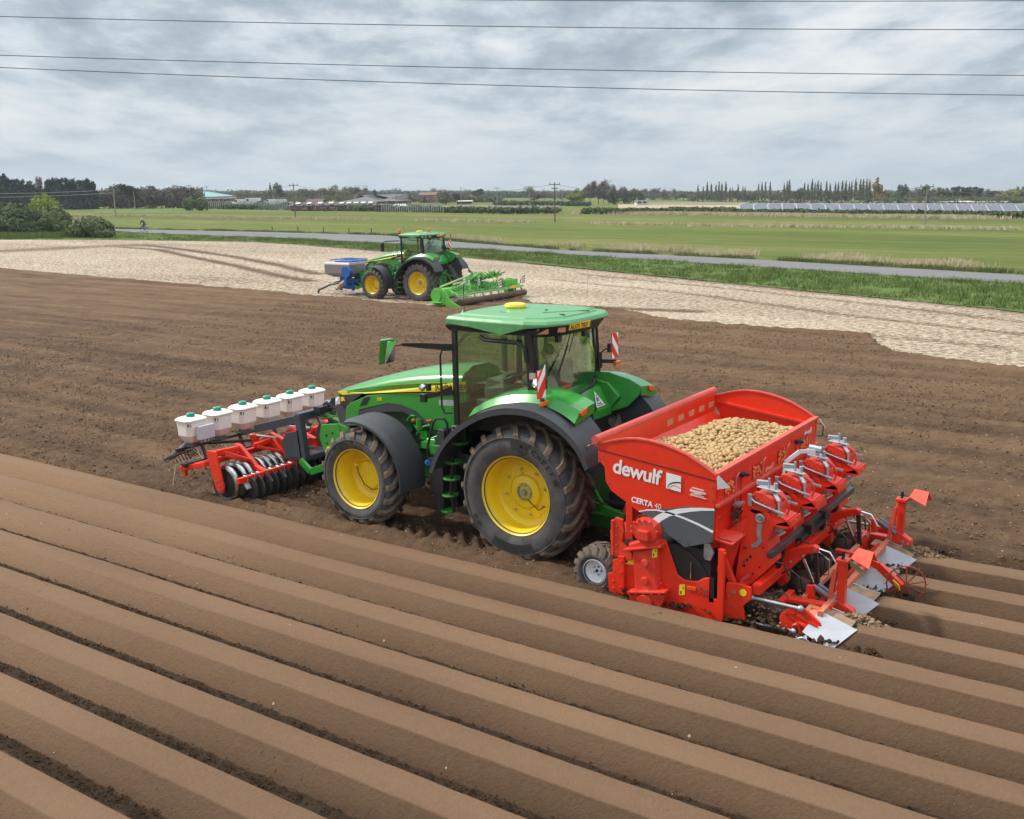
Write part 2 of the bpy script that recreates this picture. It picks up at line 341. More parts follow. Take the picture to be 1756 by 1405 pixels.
FURR = soil_mat('furrow_soil', (.060, .036, .019), (.026, .015, .008), .04, 22, False)
def field_mat(name, cols, scales, bumpd=.03, bscale=6, strx=1.0, rot=0.0):
    m = bpy.data.materials.new(name); m.use_nodes = True; t = m.node_tree; n = t.nodes; l = t.links; p = n['Principled BSDF']; p.inputs['Roughness'].default_value = .95; p.inputs['Specular IOR Level'].default_value = .15
    g = n.new('ShaderNodeNewGeometry'); mp = n.new('ShaderNodeMapping'); mp.inputs['Rotation'].default_value = (0, 0, rot); mp.inputs['Scale'].default_value = (1/strx, 1, 1); l.new(g.outputs['Position'], mp.inputs[0])
    prev = None
    for k, (s, w) in enumerate(scales):
        x = n.new('ShaderNodeTexNoise'); x.inputs['Scale'].default_value = s; x.inputs['Detail'].default_value = 5; x.inputs['Roughness'].default_value = .65; l.new(mp.outputs[0], x.inputs[0])
        q = n.new('ShaderNodeMath'); q.operation = 'MULTIPLY'; q.inputs[1].default_value = w; l.new(x.outputs[0], q.inputs[0])
        if prev is None: prev = q.outputs[0]
        else: a = n.new('ShaderNodeMath'); a.operation = 'ADD'; l.new(prev, a.inputs[0]); l.new(q.outputs[0], a.inputs[1]); prev = a.outputs[0]
    r = n.new('ShaderNodeValToRGB'); e = r.color_ramp.elements
    while len(e) < len(cols): e.new(.5)
    for i, (pp, c) in enumerate(cols): e[i].position = pp; e[i].color = (*c, 1)
    l.new(prev, r.inputs[0]); l.new(r.outputs[0], p.inputs['Base Color'])
    x = n.new('ShaderNodeTexNoise'); x.inputs['Scale'].default_value = bscale; x.inputs['Detail'].default_value = 7; x.inputs['Roughness'].default_value = .7; l.new(g.outputs['Position'], x.inputs[0])
    b = n.new('ShaderNodeBump'); b.inputs['Distance'].default_value = bumpd; b.inputs['Strength'].default_value = 1; l.new(x.outputs[0], b.inputs['Height']); l.new(b.outputs[0], p.inputs['Normal'])
    return m
MEADOW = field_mat('meadow_grass', [(.39, (.062, .085, .014)), (.465, (.092, .118, .020)), (.52, (.122, .140, .030)), (.58, (.18, .168, .058))], [(.035, .46), (.3, .26), (2.2, .28)], .12, 3, 5, math.radians(-14))
BRIGHTG = field_mat('lush_grass', [(.35, (.07, .11, .025)), (.5, (.10, .15, .035)), (.62, (.16, .19, .06))], [(.1, .5), (1.5, .5)], .12, 4, 2)
ASPH = field_mat('asphalt', [(.35, (.135, .135, .138)), (.5, (.165, .163, .162)), (.65, (.20, .195, .19))], [(.25, .5), (8, .5)], .004, 40, 4)
STRAW = field_mat('straw', [(.3, (.34, .29, .14)), (.7, (.55, .48, .28))], [(3, 1.0)], .01, 10)
# ------------------------------------------------------------------ one ground sheet to the horizon
gx = np.concatenate([-np.geomspace(6000, 160, 24), np.linspace(-150, 60, 106), np.geomspace(80, 6000, 20)])
gy = np.concatenate([-np.geomspace(3000, 40, 10), np.linspace(-30, 200, 116), np.geomspace(215, 9000, 30)])
X, Y = np.meshgrid(gx, gy, indexing='ij')
Z = -.06+zg(X, Y); _m = 1-np.clip((Y-12)/6, 0, 1); Z -= .35*_m*(X > -150)*(X < 60)
o = np_mesh('ground', np.stack([X.ravel(), Y.ravel(), Z.ravel()], 1), gridfaces(len(gx), len(gy)), MEADOW); tag(o, kind='structure')
def sstep(a, b, x): t = np.clip((x-a)/(b-a), 0, 1); return t*t*(3-2*t)
# ------------------------------------------------------------------ tilled soil
bx = np.array([-140, -66.4, -51.2, -33.6, -26.4, -22.7, -22.4, -21.2, -19.3, -15.3, -12.4, -10, -5.9, -3.6, -2.2, -1.4, -.2, 3.6, 40])
by = np.array([34., 28.37, 27.64, 26.2, 25.25, 24.7, 27.5, 30.3, 28.2, 27.6, 26.5, 25.35, 24.35, 24.1, 24.3, 22.4, 20.9, 19.2, 5.])
def tilled_edge(x): return np.interp(x, bx, by)
px_ = np.concatenate([np.arange(-140, -40, .8), np.arange(-40, -20, .16), np.arange(-20, 9, .05), np.arange(9, 34, .2)])
py_ = np.concatenate([np.arange(-2.3, 7, .05), np.arange(7, 14, .09), np.arange(14, 36, .2)])
X, Y = np.meshgrid(px_, py_, indexing='ij'); x, y = X.ravel(), Y.ravel()
warp = (vn(x, y, 3.2, 5)-.5)*.5
z = .035+.022*np.sin((y+warp)*2*math.pi/1.83)*vn(x, y, 6, 8)+.060*(vn(x*.05, y, .42, 1)-.5)+.050*(vn(x*.12, y, .19, 2)-.5)+.035*(vn(x*.7, y, .22, 22)-.5)+.055*(vn(x, y, .10, 3)-.5)+.05*np.maximum(0, vn(x, y, .17, 4)-.62)+.12*np.maximum(0, vn(x, y, .33, 9)-.75)
e = tilled_edge(x)+(vn(x, y, .6, 6)-.5)*.35+(vn(x, y, 2.5, 7)-.5)*.5
z -= .5*sstep(-.25, .15, y-e); z += .05*np.exp(-((y-e+.6)/.35)**2)
# lug prints and the rough trench where the machine works
def lugtrack(x, y, yc, w, x0, x1, amp):
    inside = (np.abs(y-yc) < w/2)*sstep(x0-.3, x0+.3, x)*(1-sstep(x1-.2, x1+.2, x))
    ph = np.mod((x-np.abs(y-yc)*.8)/.27+np.where(y > yc, .5, 0), 1.0)
    return inside*(-.05+amp*(sstep(.12, .3, ph)*(1-sstep(.62, .8, ph))))
z += lugtrack(x, y, -1.0, .68, -2.9, .3, .11)+lugtrack(x, y, 1.0, .68, -2.9, .3, .11)
grv = (x > -5.9)*(x < -3.4)*(np.abs(y) < 1.75); z += grv*.045*np.cos(y*2*math.pi/.29)*(.6+.8*vn(x, y, .5, 3))
wk = sstep(1.4, 2.4, x)*(1-sstep(4.6, 5.2, x))*(y < 1.9); z = z*(1-wk)+wk*(.08+.26*(vn(x, y, .22, 2)-.5)+.16*(vn(x, y, .09, 4)-.5)-.1*np.abs(np.sin((y+1.527)*math.pi/.903)))
aft = sstep(4.7, 5.0, x)*(1-sstep(1.35, 1.6, y)); z -= aft*.6
dr = sstep(1.55, 1.75, y)*(1-sstep(1.95, 2.5, y))*sstep(3.9, 5.2, x); z -= dr*.10
dr2 = (1-sstep(-2.05, -1.9, y)); z -= dr2*.06
fresh = sstep(-.6, -.1, -(y-1.95))*0
moist_and_light = .52+.42*(vn(x*.06, y, .75, 12)-.5)+.40*(vn(x*.10, y, .28, 14)-.5)+.35*(vn(x, y, .22, 13)-.5)+.35*dr+.25*wk+.3*sstep(1.6, .6, np.abs(y))*sstep(-6.6, -5.4, x)*.9+.28*sstep(-3.2, -2.0, -y)*0+.3*np.exp(-((y+2.02)/.3)**2)
moist_and_light += .22*sstep(.9, .1, np.abs(np.mod(y+warp, 1.83)-.9))*.5-.14*sstep(9, 20, y)
z += zg(x, y)
o = np_mesh('tilled_soil', np.stack([x, y, z], 1), gridfaces(len(px_), len(py_)), TILLED, attr={'moist_and_light': np.clip(moist_and_light, 0, 1.2)}); tag(o, kind='structure')
# ------------------------------------------------------------------ ridges
P0, PIT_ = -2.43, .903
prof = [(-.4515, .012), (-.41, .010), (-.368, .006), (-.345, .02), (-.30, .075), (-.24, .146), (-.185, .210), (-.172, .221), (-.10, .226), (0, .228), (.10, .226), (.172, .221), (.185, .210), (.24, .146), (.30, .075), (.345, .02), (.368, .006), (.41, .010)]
ridge_tone = [1.25, 1.25, 1.2, .14, .06, .0, .0, .37, .35, .33, .35, .37, .0, .0, .06, .14, 1.2, 1.25]  # tops darkened, slopes lightened in colour to make up for dim light on slopes
def ridges(name, k0, k1, xs, seed, extra, endfun=None):
    ys = []; zs = []; ms = []; fl = []
    for k in range(k0, k1):
        for (dy, dz), mv in zip(prof, ridge_tone): ys.append(P0-k*PIT_+dy); zs.append(dz); ms.append(mv); fl.append(1 if abs(dy) > .35 else 0)
    ys.append(P0-(k1-1)*PIT_+.4515); zs.append(.012); ms.append(1.25); fl.append(1)
    o_ = np.argsort(ys); ys = np.array(ys)[o_]; zs = np.array(zs)[o_]; ms = np.array(ms)[o_]; fl = np.array(fl)[o_]
    X = np.repeat(xs[:, None], len(ys), 1); Yb = np.repeat(ys[None], len(xs), 0); Zb = np.repeat(zs[None], len(xs), 0).copy(); Fb = np.repeat(fl[None], len(xs), 0); Mb = np.repeat(ms[None], len(xs), 0).copy()
    x, y = X.ravel(), Yb.ravel(); Z = Zb.ravel(); F = Fb.ravel().astype(float)
    Z += (1-F)*(.012*(vn(x*.3, y, .7, seed)-.5)+.007*(vn(x, y, .13, seed+1)-.5)-.02*np.maximum(0, vn(x, y, .28, seed+9)-.82))+F*(.045*(vn(x, y, .07, seed+2)-.40)+.028*(vn(x, y, .25, seed+3)-.4))
    y2 = y+(1-F)*.018*(vn(x, y*.0+1, 1.3, seed+4)-.5)+F*.03*(vn(x, y, .1, seed+5)-.5)
    Mm = Mb.ravel()+extra(x, y)*(np.abs(Mb.ravel()-.35) > .025)*(Mb.ravel() < 1)+.18*(vn(x*.2, y, .5, seed+6)-.5)+.12*extra(x, y)
    if endfun is not None: Z = endfun(x, y, Z)
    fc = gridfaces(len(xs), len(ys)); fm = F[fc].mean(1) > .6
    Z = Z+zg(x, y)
    return np_mesh(name, np.stack([x, y2, Z], 1), fc, [RIDGE, FURR], attr={'moist_and_light': np.clip(Mm, 0, 1.3)}, mi=fm.astype(int), smooth=False)
xs_old = np.concatenate([np.arange(-150, -30, .8), np.arange(-30, -14, .2), np.arange(-14, 9, .06), np.arange(9, 24, .3)])
o = ridges('potato_ridges', 0, 14, xs_old, 3, lambda x, y: .66*sstep(-10, 5, x)); tag(o, kind='structure')
xs_new = np.concatenate([np.arange(4.4, 9, .06), np.arange(9, 34, .3)])
def endf(x, y, Z): t = sstep(4.6, 5.05, x); return Z*t+(-.05+.1*vn(x, y, .2, 4))*(1-t)
o = ridges('fresh_ridges', -4, 0, xs_new, 9, lambda x, y: .70+0*x, endf); tag(o, kind='structure')
# clods: loose crumbs, nobody could count them
def clods(name, P, S, mat, col=None):
    n = len(P); base = np.array([(1, 0, 0), (-1, 0, 0), (0, 1, 0), (0, -1, 0), (0, 0, 1), (0, 0, -1)], float)
    fc = np.array([(0, 2, 4), (2, 1, 4), (1, 3, 4), (3, 0, 4), (2, 0, 5), (1, 2, 5), (3, 1, 5), (0, 3, 5)])
    a = rng.random(n)*6.28; ca, sa = np.cos(a)[:, None], np.sin(a)[:, None]
    V = base[None]*(S[:, None, None]*(.6+.8*rng.random((n, 6, 1))))+rng.normal(0, .22, (n, 6, 3))*S[:, None, None]
    V = np.stack([V[..., 0]*ca-V[..., 1]*sa, V[..., 0]*sa+V[..., 1]*ca, V[..., 2]*.75], 2)+P[:, None]
    F = (fc[None]+np.arange(n)[:, None, None]*6).reshape(-1, 3)
    return np_mesh(name, V.reshape(-1, 3), F, mat, smooth=False)
CLODM = M('clod_soil', (.150, .092, .054), .95, var=.35, vs=9, spec=.1); CLODD = M('damp_crumb_soil', (.050, .030, .016), .95, var=.45, vs=12, spec=.1)
n = 100000; u = rng.random(n)**1.3; yy = -2.1+u*26; xx = -30+38*rng.random(n)
k = (yy < tilled_edge(xx)-.3) & ~((xx > 4.6) & (yy < 1.7)) & (vn(xx, yy, 1.2, 21) > .3); xx, yy = xx[k], yy[k]
s_ = .006+.028*rng.random(len(xx))**3; o = clods('soil_clods', np.stack([xx, yy, .045+.02*rng.random(len(xx))], 1), s_, CLODM); tag(o, kind='stuff')
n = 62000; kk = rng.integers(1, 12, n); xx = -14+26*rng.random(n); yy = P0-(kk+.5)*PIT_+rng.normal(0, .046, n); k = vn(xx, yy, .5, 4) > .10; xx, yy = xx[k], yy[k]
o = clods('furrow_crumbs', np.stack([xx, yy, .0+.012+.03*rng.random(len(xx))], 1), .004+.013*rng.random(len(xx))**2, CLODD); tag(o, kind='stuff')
n = 5200; xx = 2.0+3.3*rng.random(n); yy = -1.9+3.9*rng.random(n); s_ = .008+.035*rng.random(n)**2
o = clods('trench_clods', np.stack([xx, yy, .05+.12*vn(xx, yy, .3, 6)], 1), s_, CLODD); tag(o, kind='stuff')
n = 9000; xx = -14+26*rng.random(n); kk = rng.integers(0, 12, n); dy = rng.uniform(-.34, .34, n); yy = P0-kk*PIT_+dy; k = vn(xx, yy, .6, 31)+.25*(np.abs(dy) > .2) > .78; xx, yy, dy = xx[k], yy[k], dy[k]
o = clods('ridge_crumbs', np.stack([xx, yy, np.interp(np.abs(dy), [0, .172, .345], [.228, .221, .02])+.002], 1), .003+.012*rng.random(len(xx))**2.5, M('ridge_crumb_soil', (.15, .092, .052), .95, var=.4, vs=12, spec=.1)); tag(o, kind='stuff')
# heaps of loose soil that spill behind the outer hoods
hp = []
for (cx_, cy_, L_, W_, H_, nn_) in [(4.98, -1.42, .45, .14, .16, 900), (4.95, 1.32, .6, .2, .16, 1300), (4.15, -1.3, .7, .5, .12, 900)]:
    a = rng.normal(0, .38, (nn_, 2)); r2 = (a**2).sum(1); hp.append(np.stack([cx_+a[:, 0]*L_, cy_+a[:, 1]*W_, .16+H_*np.exp(-r2*2)*rng.random(nn_)], 1))
hp = np.concatenate(hp); o = clods('loose_soil', hp, .012+.03*rng.random(len(hp))**2, M('loose_soil', (.25, .165, .10), .95, var=.35, vs=9, spec=.1)); tag(o, kind='stuff')
# pale stones
n = 150; xx = -16+26*rng.random(n); yy = -13+28*rng.random(n); zt = np.where((yy < -2) | ((xx > 5) & (yy < 1.6)), .0, .05)
dy = np.mod(yy-P0+PIT_/2, PIT_)-PIT_/2; zr_ = np.interp(np.abs(dy), [0, .17, .345, .45], [.225, .215, .02, 0]); zt = np.where((yy < -2) | ((xx > 5) & (yy < 1.6)), zr_, .05)
o = clods('pale_stones', np.stack([xx, yy, zt+.004], 1), .004+.009*rng.random(n)**2, M('pale_stone', (.30, .26, .21), .8, var=.2)); tag(o, kind='stuff')
# ------------------------------------------------------------------ stubble field between the soil and the road
def stub_mat():
    m = bpy.data.materials.new('chopped_straw_stubble'); m.use_nodes = True; t = m.node_tree; n = t.nodes; l = t.links; p = n['Principled BSDF']; p.inputs['Roughness'].default_value = .95; p.inputs['Specular IOR Level'].default_value = .15
    g = n.new('ShaderNodeNewGeometry')
    def noi(s, d, r, sc=(1, 1, 1)):
        mp = n.new('ShaderNodeMapping'); mp.inputs['Scale'].default_value = sc; l.new(g.outputs['Position'], mp.inputs[0])
        x = n.new('ShaderNodeTexNoise'); x.inputs['Scale'].default_value = s; x.inputs['Detail'].default_value = d; x.inputs['Roughness'].default_value = r; l.new(mp.outputs[0], x.inputs[0]); return x.outputs[0]
    def mm(op, a, b):
        q = n.new('ShaderNodeMath'); q.operation = op
        for i, v in enumerate((a, b)):
            if isinstance(v, (int, float)): q.inputs[i].default_value = v
            else: l.new(v, q.inputs[i])
        return q.outputs[0]
    at = n.new('ShaderNodeAttribute'); at.attribute_name = 'bare'
    f = mm('ADD', mm('ADD', mm('MULTIPLY', noi(6.5, 9, .82, (.6, 1, 1)), 1.0), mm('MULTIPLY', noi(.12, 3, .5, (.3, 1, 1)), .16)), mm('MULTIPLY', at.outputs['Fac'], .15))
    r = n.new('ShaderNodeValToRGB'); e = r.color_ramp.elements; e.new(.5); e.new(.5)
    for i, (pp, c) in enumerate([(.46, (.55, .475, .36)), (.555, (.455, .385, .285)), (.60, (.24, .17, .115)), (.68, (.10, .065, .040))]): e[i].position = pp; e[i].color = (*c, 1)
    l.new(f, r.inputs[0]); l.new(r.outputs[0], p.inputs['Base Color'])
    b = n.new('ShaderNodeBump'); b.inputs['Distance'].default_value = .05; b.inputs['Strength'].default_value = 1; l.new(noi(6, 8, .7), b.inputs['Height']); l.new(b.outputs[0], p.inputs['Normal'])
    return m
# boundaries, as seen, of verge and road (ground points)
VN = [G(a, b) for a, b in [(-500, 409), (-200, 410), (0, 411), (190, 411), (440, 414.5), (520, 419.5), (673, 432), (781, 439), (940, 453.7), (1200, 480), (1320, 492.5), (1756, 534.5), (2100, 575)]]
RN = [G(a, b) for a, b in [(60, 396.0), (130, 396.2), (188, 397), (262, 401), (460, 408), (520, 411), (663, 417.6), (760, 425.5), (860, 430), (960, 436.4), (1277, 457), (1500, 472), (1756, 488.5), (2100, 512)]]
RF = [G(a, b) for a, b in [(60, 392.6), (130, 392.9), (188, 393.4), (262, 394.6), (460, 399), (540, 401), (663, 404.8), (760, 414), (860, 422), (960, 430), (1277, 445.5), (1500, 458.5), (1756, 473.5), (2100, 494)]]
def poly_y(P, x):
    a = sorted([(p.x, p.y) for p in P]); return np.interp(x, [q[0] for q in a], [q[1] for q in a])
xs = np.concatenate([np.arange(-260, -80, 1.5), np.arange(-80, 40, .4)]); tt = np.linspace(0, 1, 120)
lo = tilled_edge(xs)-2.0; hi = poly_y(VN, xs)+.5
X = np.repeat(xs[:, None], 120, 1); Y = lo[:, None]+(hi-lo)[:, None]*tt[None]; x, y = X.ravel(), Y.ravel()
bare = np.zeros_like(x)
def track(P, w, s):
    global bare
    q = [G(*p) for p in P]
    for a, b in zip(q[:-1], q[1:]):
        d = np.array([b.x-a.x, b.y-a.y]); Ld = np.hypot(*d); t = np.clip(((x-a.x)*d[0]+(y-a.y)*d[1])/Ld**2, 0, 1)
        ds = np.hypot(x-a.x-t*d[0], y-a.y-t*d[1]); bare = np.maximum(bare, s*np.exp(-(ds/w)**2))
track([(200, 423), (270, 428), (340, 443), (400, 455), (470, 471), (530, 482)], .45, 1.0); track([(250, 420), (330, 430), (400, 440), (470, 453), (545, 470)], .5, 1.0)
track([(0, 431), (70, 428), (150, 423), (230, 421)], 2.0, .55); track([(950, 480), (1150, 500), (1450, 540), (1756, 575)], .3, .45); track([(1000, 470), (1300, 500), (1756, 552)], .3, .4); track([(1500, 575), (1620, 586), (1720, 597)], .4, .35)
track([(1040, 528), (1110, 531), (1190, 534)], .5, .9); track([(600, 510), (660, 512), (735, 520)], .6, .35)
ed = poly_y(VN, x)-y; bare = np.maximum(bare, .55*np.exp(-(ed/.8)**2))
z = .0+.03*(vn(x, y, .8, 3)-.5)+.03*(vn(x, y, 4, 4)-.5)-.03*bare+zg(x, y)-.07*sstep(.1, .45, tilled_edge(x)-y)-.35*sstep(.9, 1.6, tilled_edge(x)-y)
o = np_mesh('stubble_field', np.stack([x, y, z], 1), gridfaces(len(xs), 120), stub_mat(), attr={'bare': bare}); tag(o, kind='structure')
# verge soil under the grass, road
def band(name, A, B, z, mat):
    n = len(A); o = MB().strip([(p.x, p.y, z+float(zg(p.x, p.y))) for p in A], [(p.x, p.y, z+float(zg(p.x, p.y))) for p in B]).build(name, mat); tag(o, kind='structure'); return o
RN2 = [p+Vector((0, 0, 0)) for p in RN]
band('verge', [Vector((p.x, poly_y(VN, p.x)-.1, 0)) for p in RN], RN, .012, BRIGHTG)
mb = MB(); n = len(RN)
mb.add([(p.x, p.y, p.z+.06) for p in RN]+[(p.x, p.y, p.z+.06) for p in RF]+[(p.x, p.y-.02, p.z-.25) for p in RN]+[(p.x, p.y+.02, p.z-.25) for p in RF],
       [(i, i+1, n+i+1, n+i) for i in range(n-1)]+[(i, i+1, 2*n+i+1, 2*n+i) for i in range(n-1)]+[(n+i, n+i+1, 3*n+i+1, 3*n+i) for i in range(n-1)])
tag(mb.build('road', ASPH), kind='structure')
# ------------------------------------------------------------------ grass blades
def grass(name, P, H, W, mat, lean=.35, tuft=5, spread=.10):
    P = P.copy(); P[:, 2] = zg(P[:, 0], P[:, 1])-.05; n = len(P); P = np.repeat(P, tuft, 0); H = np.repeat(H, tuft)*(.6+.7*rng.random(n*tuft)); n = len(P)
    P = P+np.concatenate([rng.normal(0, spread, (n, 2)), np.zeros((n, 1))], 1)
    a = rng.random(n)*6.28; d = np.stack([np.cos(a), np.sin(a), np.zeros(n)], 1); l = rng.normal(0, lean, (n, 2))
    w = W*(.6+.8*rng.random(n)); b0 = P-d*w[:, None]; b1 = P+d*w[:, None]; tp = P+np.concatenate([l*H[:, None], H[:, None]], 1)
    V = np.stack([b0, b1, tp], 1).reshape(-1, 3); F = np.arange(3*n).reshape(-1, 3)
    o = np_mesh(name, V, F, mat, smooth=False); tag(o, kind='stuff'); return o
def gmat(name, c1, c2, c3, s=.5):
    m = field_mat(name, [(.32, c1), (.5, c2), (.68, c3)], [(s, .5), (s*6, .5)], .0, 5); return m
VG = gmat('verge_blades', (.070, .115, .024), (.115, .170, .042), (.22, .235, .09)); DG = gmat('dry_grass_blades', (.36, .31, .17), (.50, .43, .27), (.62, .54, .36)); MG = gmat('meadow_blades', (.07, .10, .025), (.11, .14, .04), (.24, .22, .10), .2)
def between(A, B, n, t0=0, t1=1, x0=None, x1=None, nearbias=1.0):
    xa = max(min(p.x for p in A), min(p.x for p in B)) if x0 is None else x0; xb = min(max(p.x for p in A), max(p.x for p in B)) if x1 is None else x1
    u = rng.random(n)**nearbias; x = xb-(xb-xa)*u; t = t0+(t1-t0)*rng.random(n); ya = poly_y(A, x); yb = poly_y(B, x); return np.stack([x, ya+(yb-ya)*t, np.zeros(n)], 1)
P = between(VN, RN, 15000, 0, 1, -150, 12, 1.5); k = vn(P[:, 0], P[:, 1], 1.1, 5) > .22
grass('verge_grass', P[k], .13+.22*vn(P[k][:, 0], P[k][:, 1], 1.8, 6), .022, VG, .4, 7, .16)
RF3 = [p+Vector((0, 2.6, 0)) for p in RF]; P = between(RF, RF3, 9000, 0, 1, -140, 12, 1.4); k = vn(P[:, 0], P[:, 1], 1.6, 8) > .35
grass('roadside_grass', P[k], .12+.25*vn(P[k][:, 0], P[k][:, 1], 2, 6), .022, MG, .4, 6, .2)
RF5 = [p+Vector((0, 7, 0)) for p in RF]; P = between(RF3, RF5, 3800, 0, 1, -70, 12, 1.3); k = vn(P[:, 0]*.5, P[:, 1], 2.4, 18) > .60
grass('dry_tussocks', P[k], .30+.35*vn(P[k][:, 0], P[k][:, 1], 2, 6), .02, DG, .4, 12, .25)
def streak(name, pts, n, w, h, mat=None, wd=.05):
    q = [G(*p) for p in pts]; seg = np.array([(b-a).length for a, b in zip(q[:-1], q[1:])]); c = rng.choice(len(seg), n, p=seg/seg.sum()); t = rng.random(n)
    A = np.array([list(p) for p in q]); P = A[c]+(A[c+1]-A[c])*t[:, None]; P[:, 1] += rng.normal(0, w, n); P[:, 2] = 0
    k = vn(P[:, 0]*.3, P[:, 1]*.3, 2.4, 3) > .30; grass(name, P[k], np.full(k.sum(), h), wd, mat or DG, .3, 4, .3)
streak('dry_grass_line', [(-50, 374), (120, 371.5), (260, 370.5), (430, 374.5), (600, 376), (800, 380), (951, 382), (1200, 387), (1450, 390), (1756, 393.5), (1900, 395)], 9000, .9, .42, None, .07)
streak('dry_hedge_foot_grass', [(985, 366), (1150, 368), (1300, 370), (1500, 373), (1756, 375.5), (1900, 377)], 7000, 1.6, .7, None, .09)
# ------------------------------------------------------------------ tractor
def tyre(mb, cx, yc, cz, R_, rr, w, side, lugs, lh=.055, dirn=1):
    """tyre with chevron lugs; yc = centre plane, side = -1 when the outer face looks towards -y"""
    Rt = R_-lh; h = w/2
    prof = [(rr-.02, -h*.80), (rr+.015, -h*.86), (rr+.09, -h*.985), ((rr+Rt)/2, -h*1.03), (Rt-.10, -h*.99), (Rt-.045, -h*.93), (Rt-.012, -h*.80), (Rt, -h*.4), (Rt+.004, 0)]
    prof = prof+[(r, -y) for r, y in prof[::-1][1:]]
    mb.mi = 0; mb.lathe(prof, (cx, yc, cz), n=72)
    for sd in (-1, 1):                                   # moulded rings on the side wall
        y0 = yc+sd*h*1.03; mb.lathe([(Rt-.105, y0-sd*.012), (Rt-.10, y0+sd*.004), (Rt-.09, y0+sd*.004), (Rt-.085, y0-sd*.02)], (cx, yc*0, cz), n=72)
    mb.mi = 1; off = math.pi/lugs
    for sd in (-1, 1):
        for k in range(lugs):
            a0 = 2*math.pi*k/lugs+(off if sd > 0 else 0)
            st = []
            for j in range(8):
                t = j/7; y = sd*(-.02*w+t*h*1.0); ang = a0-(t**.85)*h*1.05/Rt*1.0*dirn
                drop = 0 if t < .72 else (t-.72)/.28
                rt = R_-.012*drop*3-.03*drop**3; rb = Rt-.03-.06*drop**2; lw = (.060+.034*t)/Rt/1
                if j == 7: y = sd*h*1.02; rt -= .03
                st.append((ang, y, rt, rb, lw))
            V = []
            for (ang, y, rt, rb, lw) in st:
                for (da, r) in ((-lw*.62, rb), (-lw*.42, rt), (lw*.42, rt), (lw*.62, rb)):
                    V.append((cx+r*math.cos(ang+da), yc+y, cz+r*math.sin(ang+da)))
            F = []
            for j in range(7): F += [(j*4+q, j*4+(q+1) % 4, j*4+4+(q+1) % 4, j*4+4+q) for q in range(4)]
            F += [(0, 3, 2, 1), (28, 29, 30, 31)]
            mb.add(V, F)
    mb.mi = 0
def ring_text(name, s, cx, y, cz, r, a_mid, size, mat, parent, step, flip=False):
    n = len(s); P = []
    for i, ch in enumerate(s):
        if ch == ' ': continue
        a = a_mid+((n-1)/2-i)*step*(-1 if flip else 1)
        X = Vector((math.sin(a), 0, -math.cos(a))); Yv = Vector((math.cos(a), 0, math.sin(a)))
        if flip: X, Yv = -X, -Yv
        c = Vector((cx+r*math.cos(a), y, cz+r*math.sin(a)))-X*size*.3-Yv*size*.35
        P.append(text_mesh(name, ch, size, mat, c, X, Yv, None, .003, size*.02))
    bpy.context.view_layer.update(); bm = bmesh.new()
    for q in P: bm.from_mesh(q.data)
    me = bpy.data.meshes.new(name); bm.to_mesh(me); bm.free(); me.materials.append(mat)
    for q in P: bpy.data.objects.remove(q)
    o = bpy.data.objects.new(name, me); COL.objects.link(o); o.parent = parent; return o
TYT = M('tyre_lettering', (.018, .018, .018), .6)
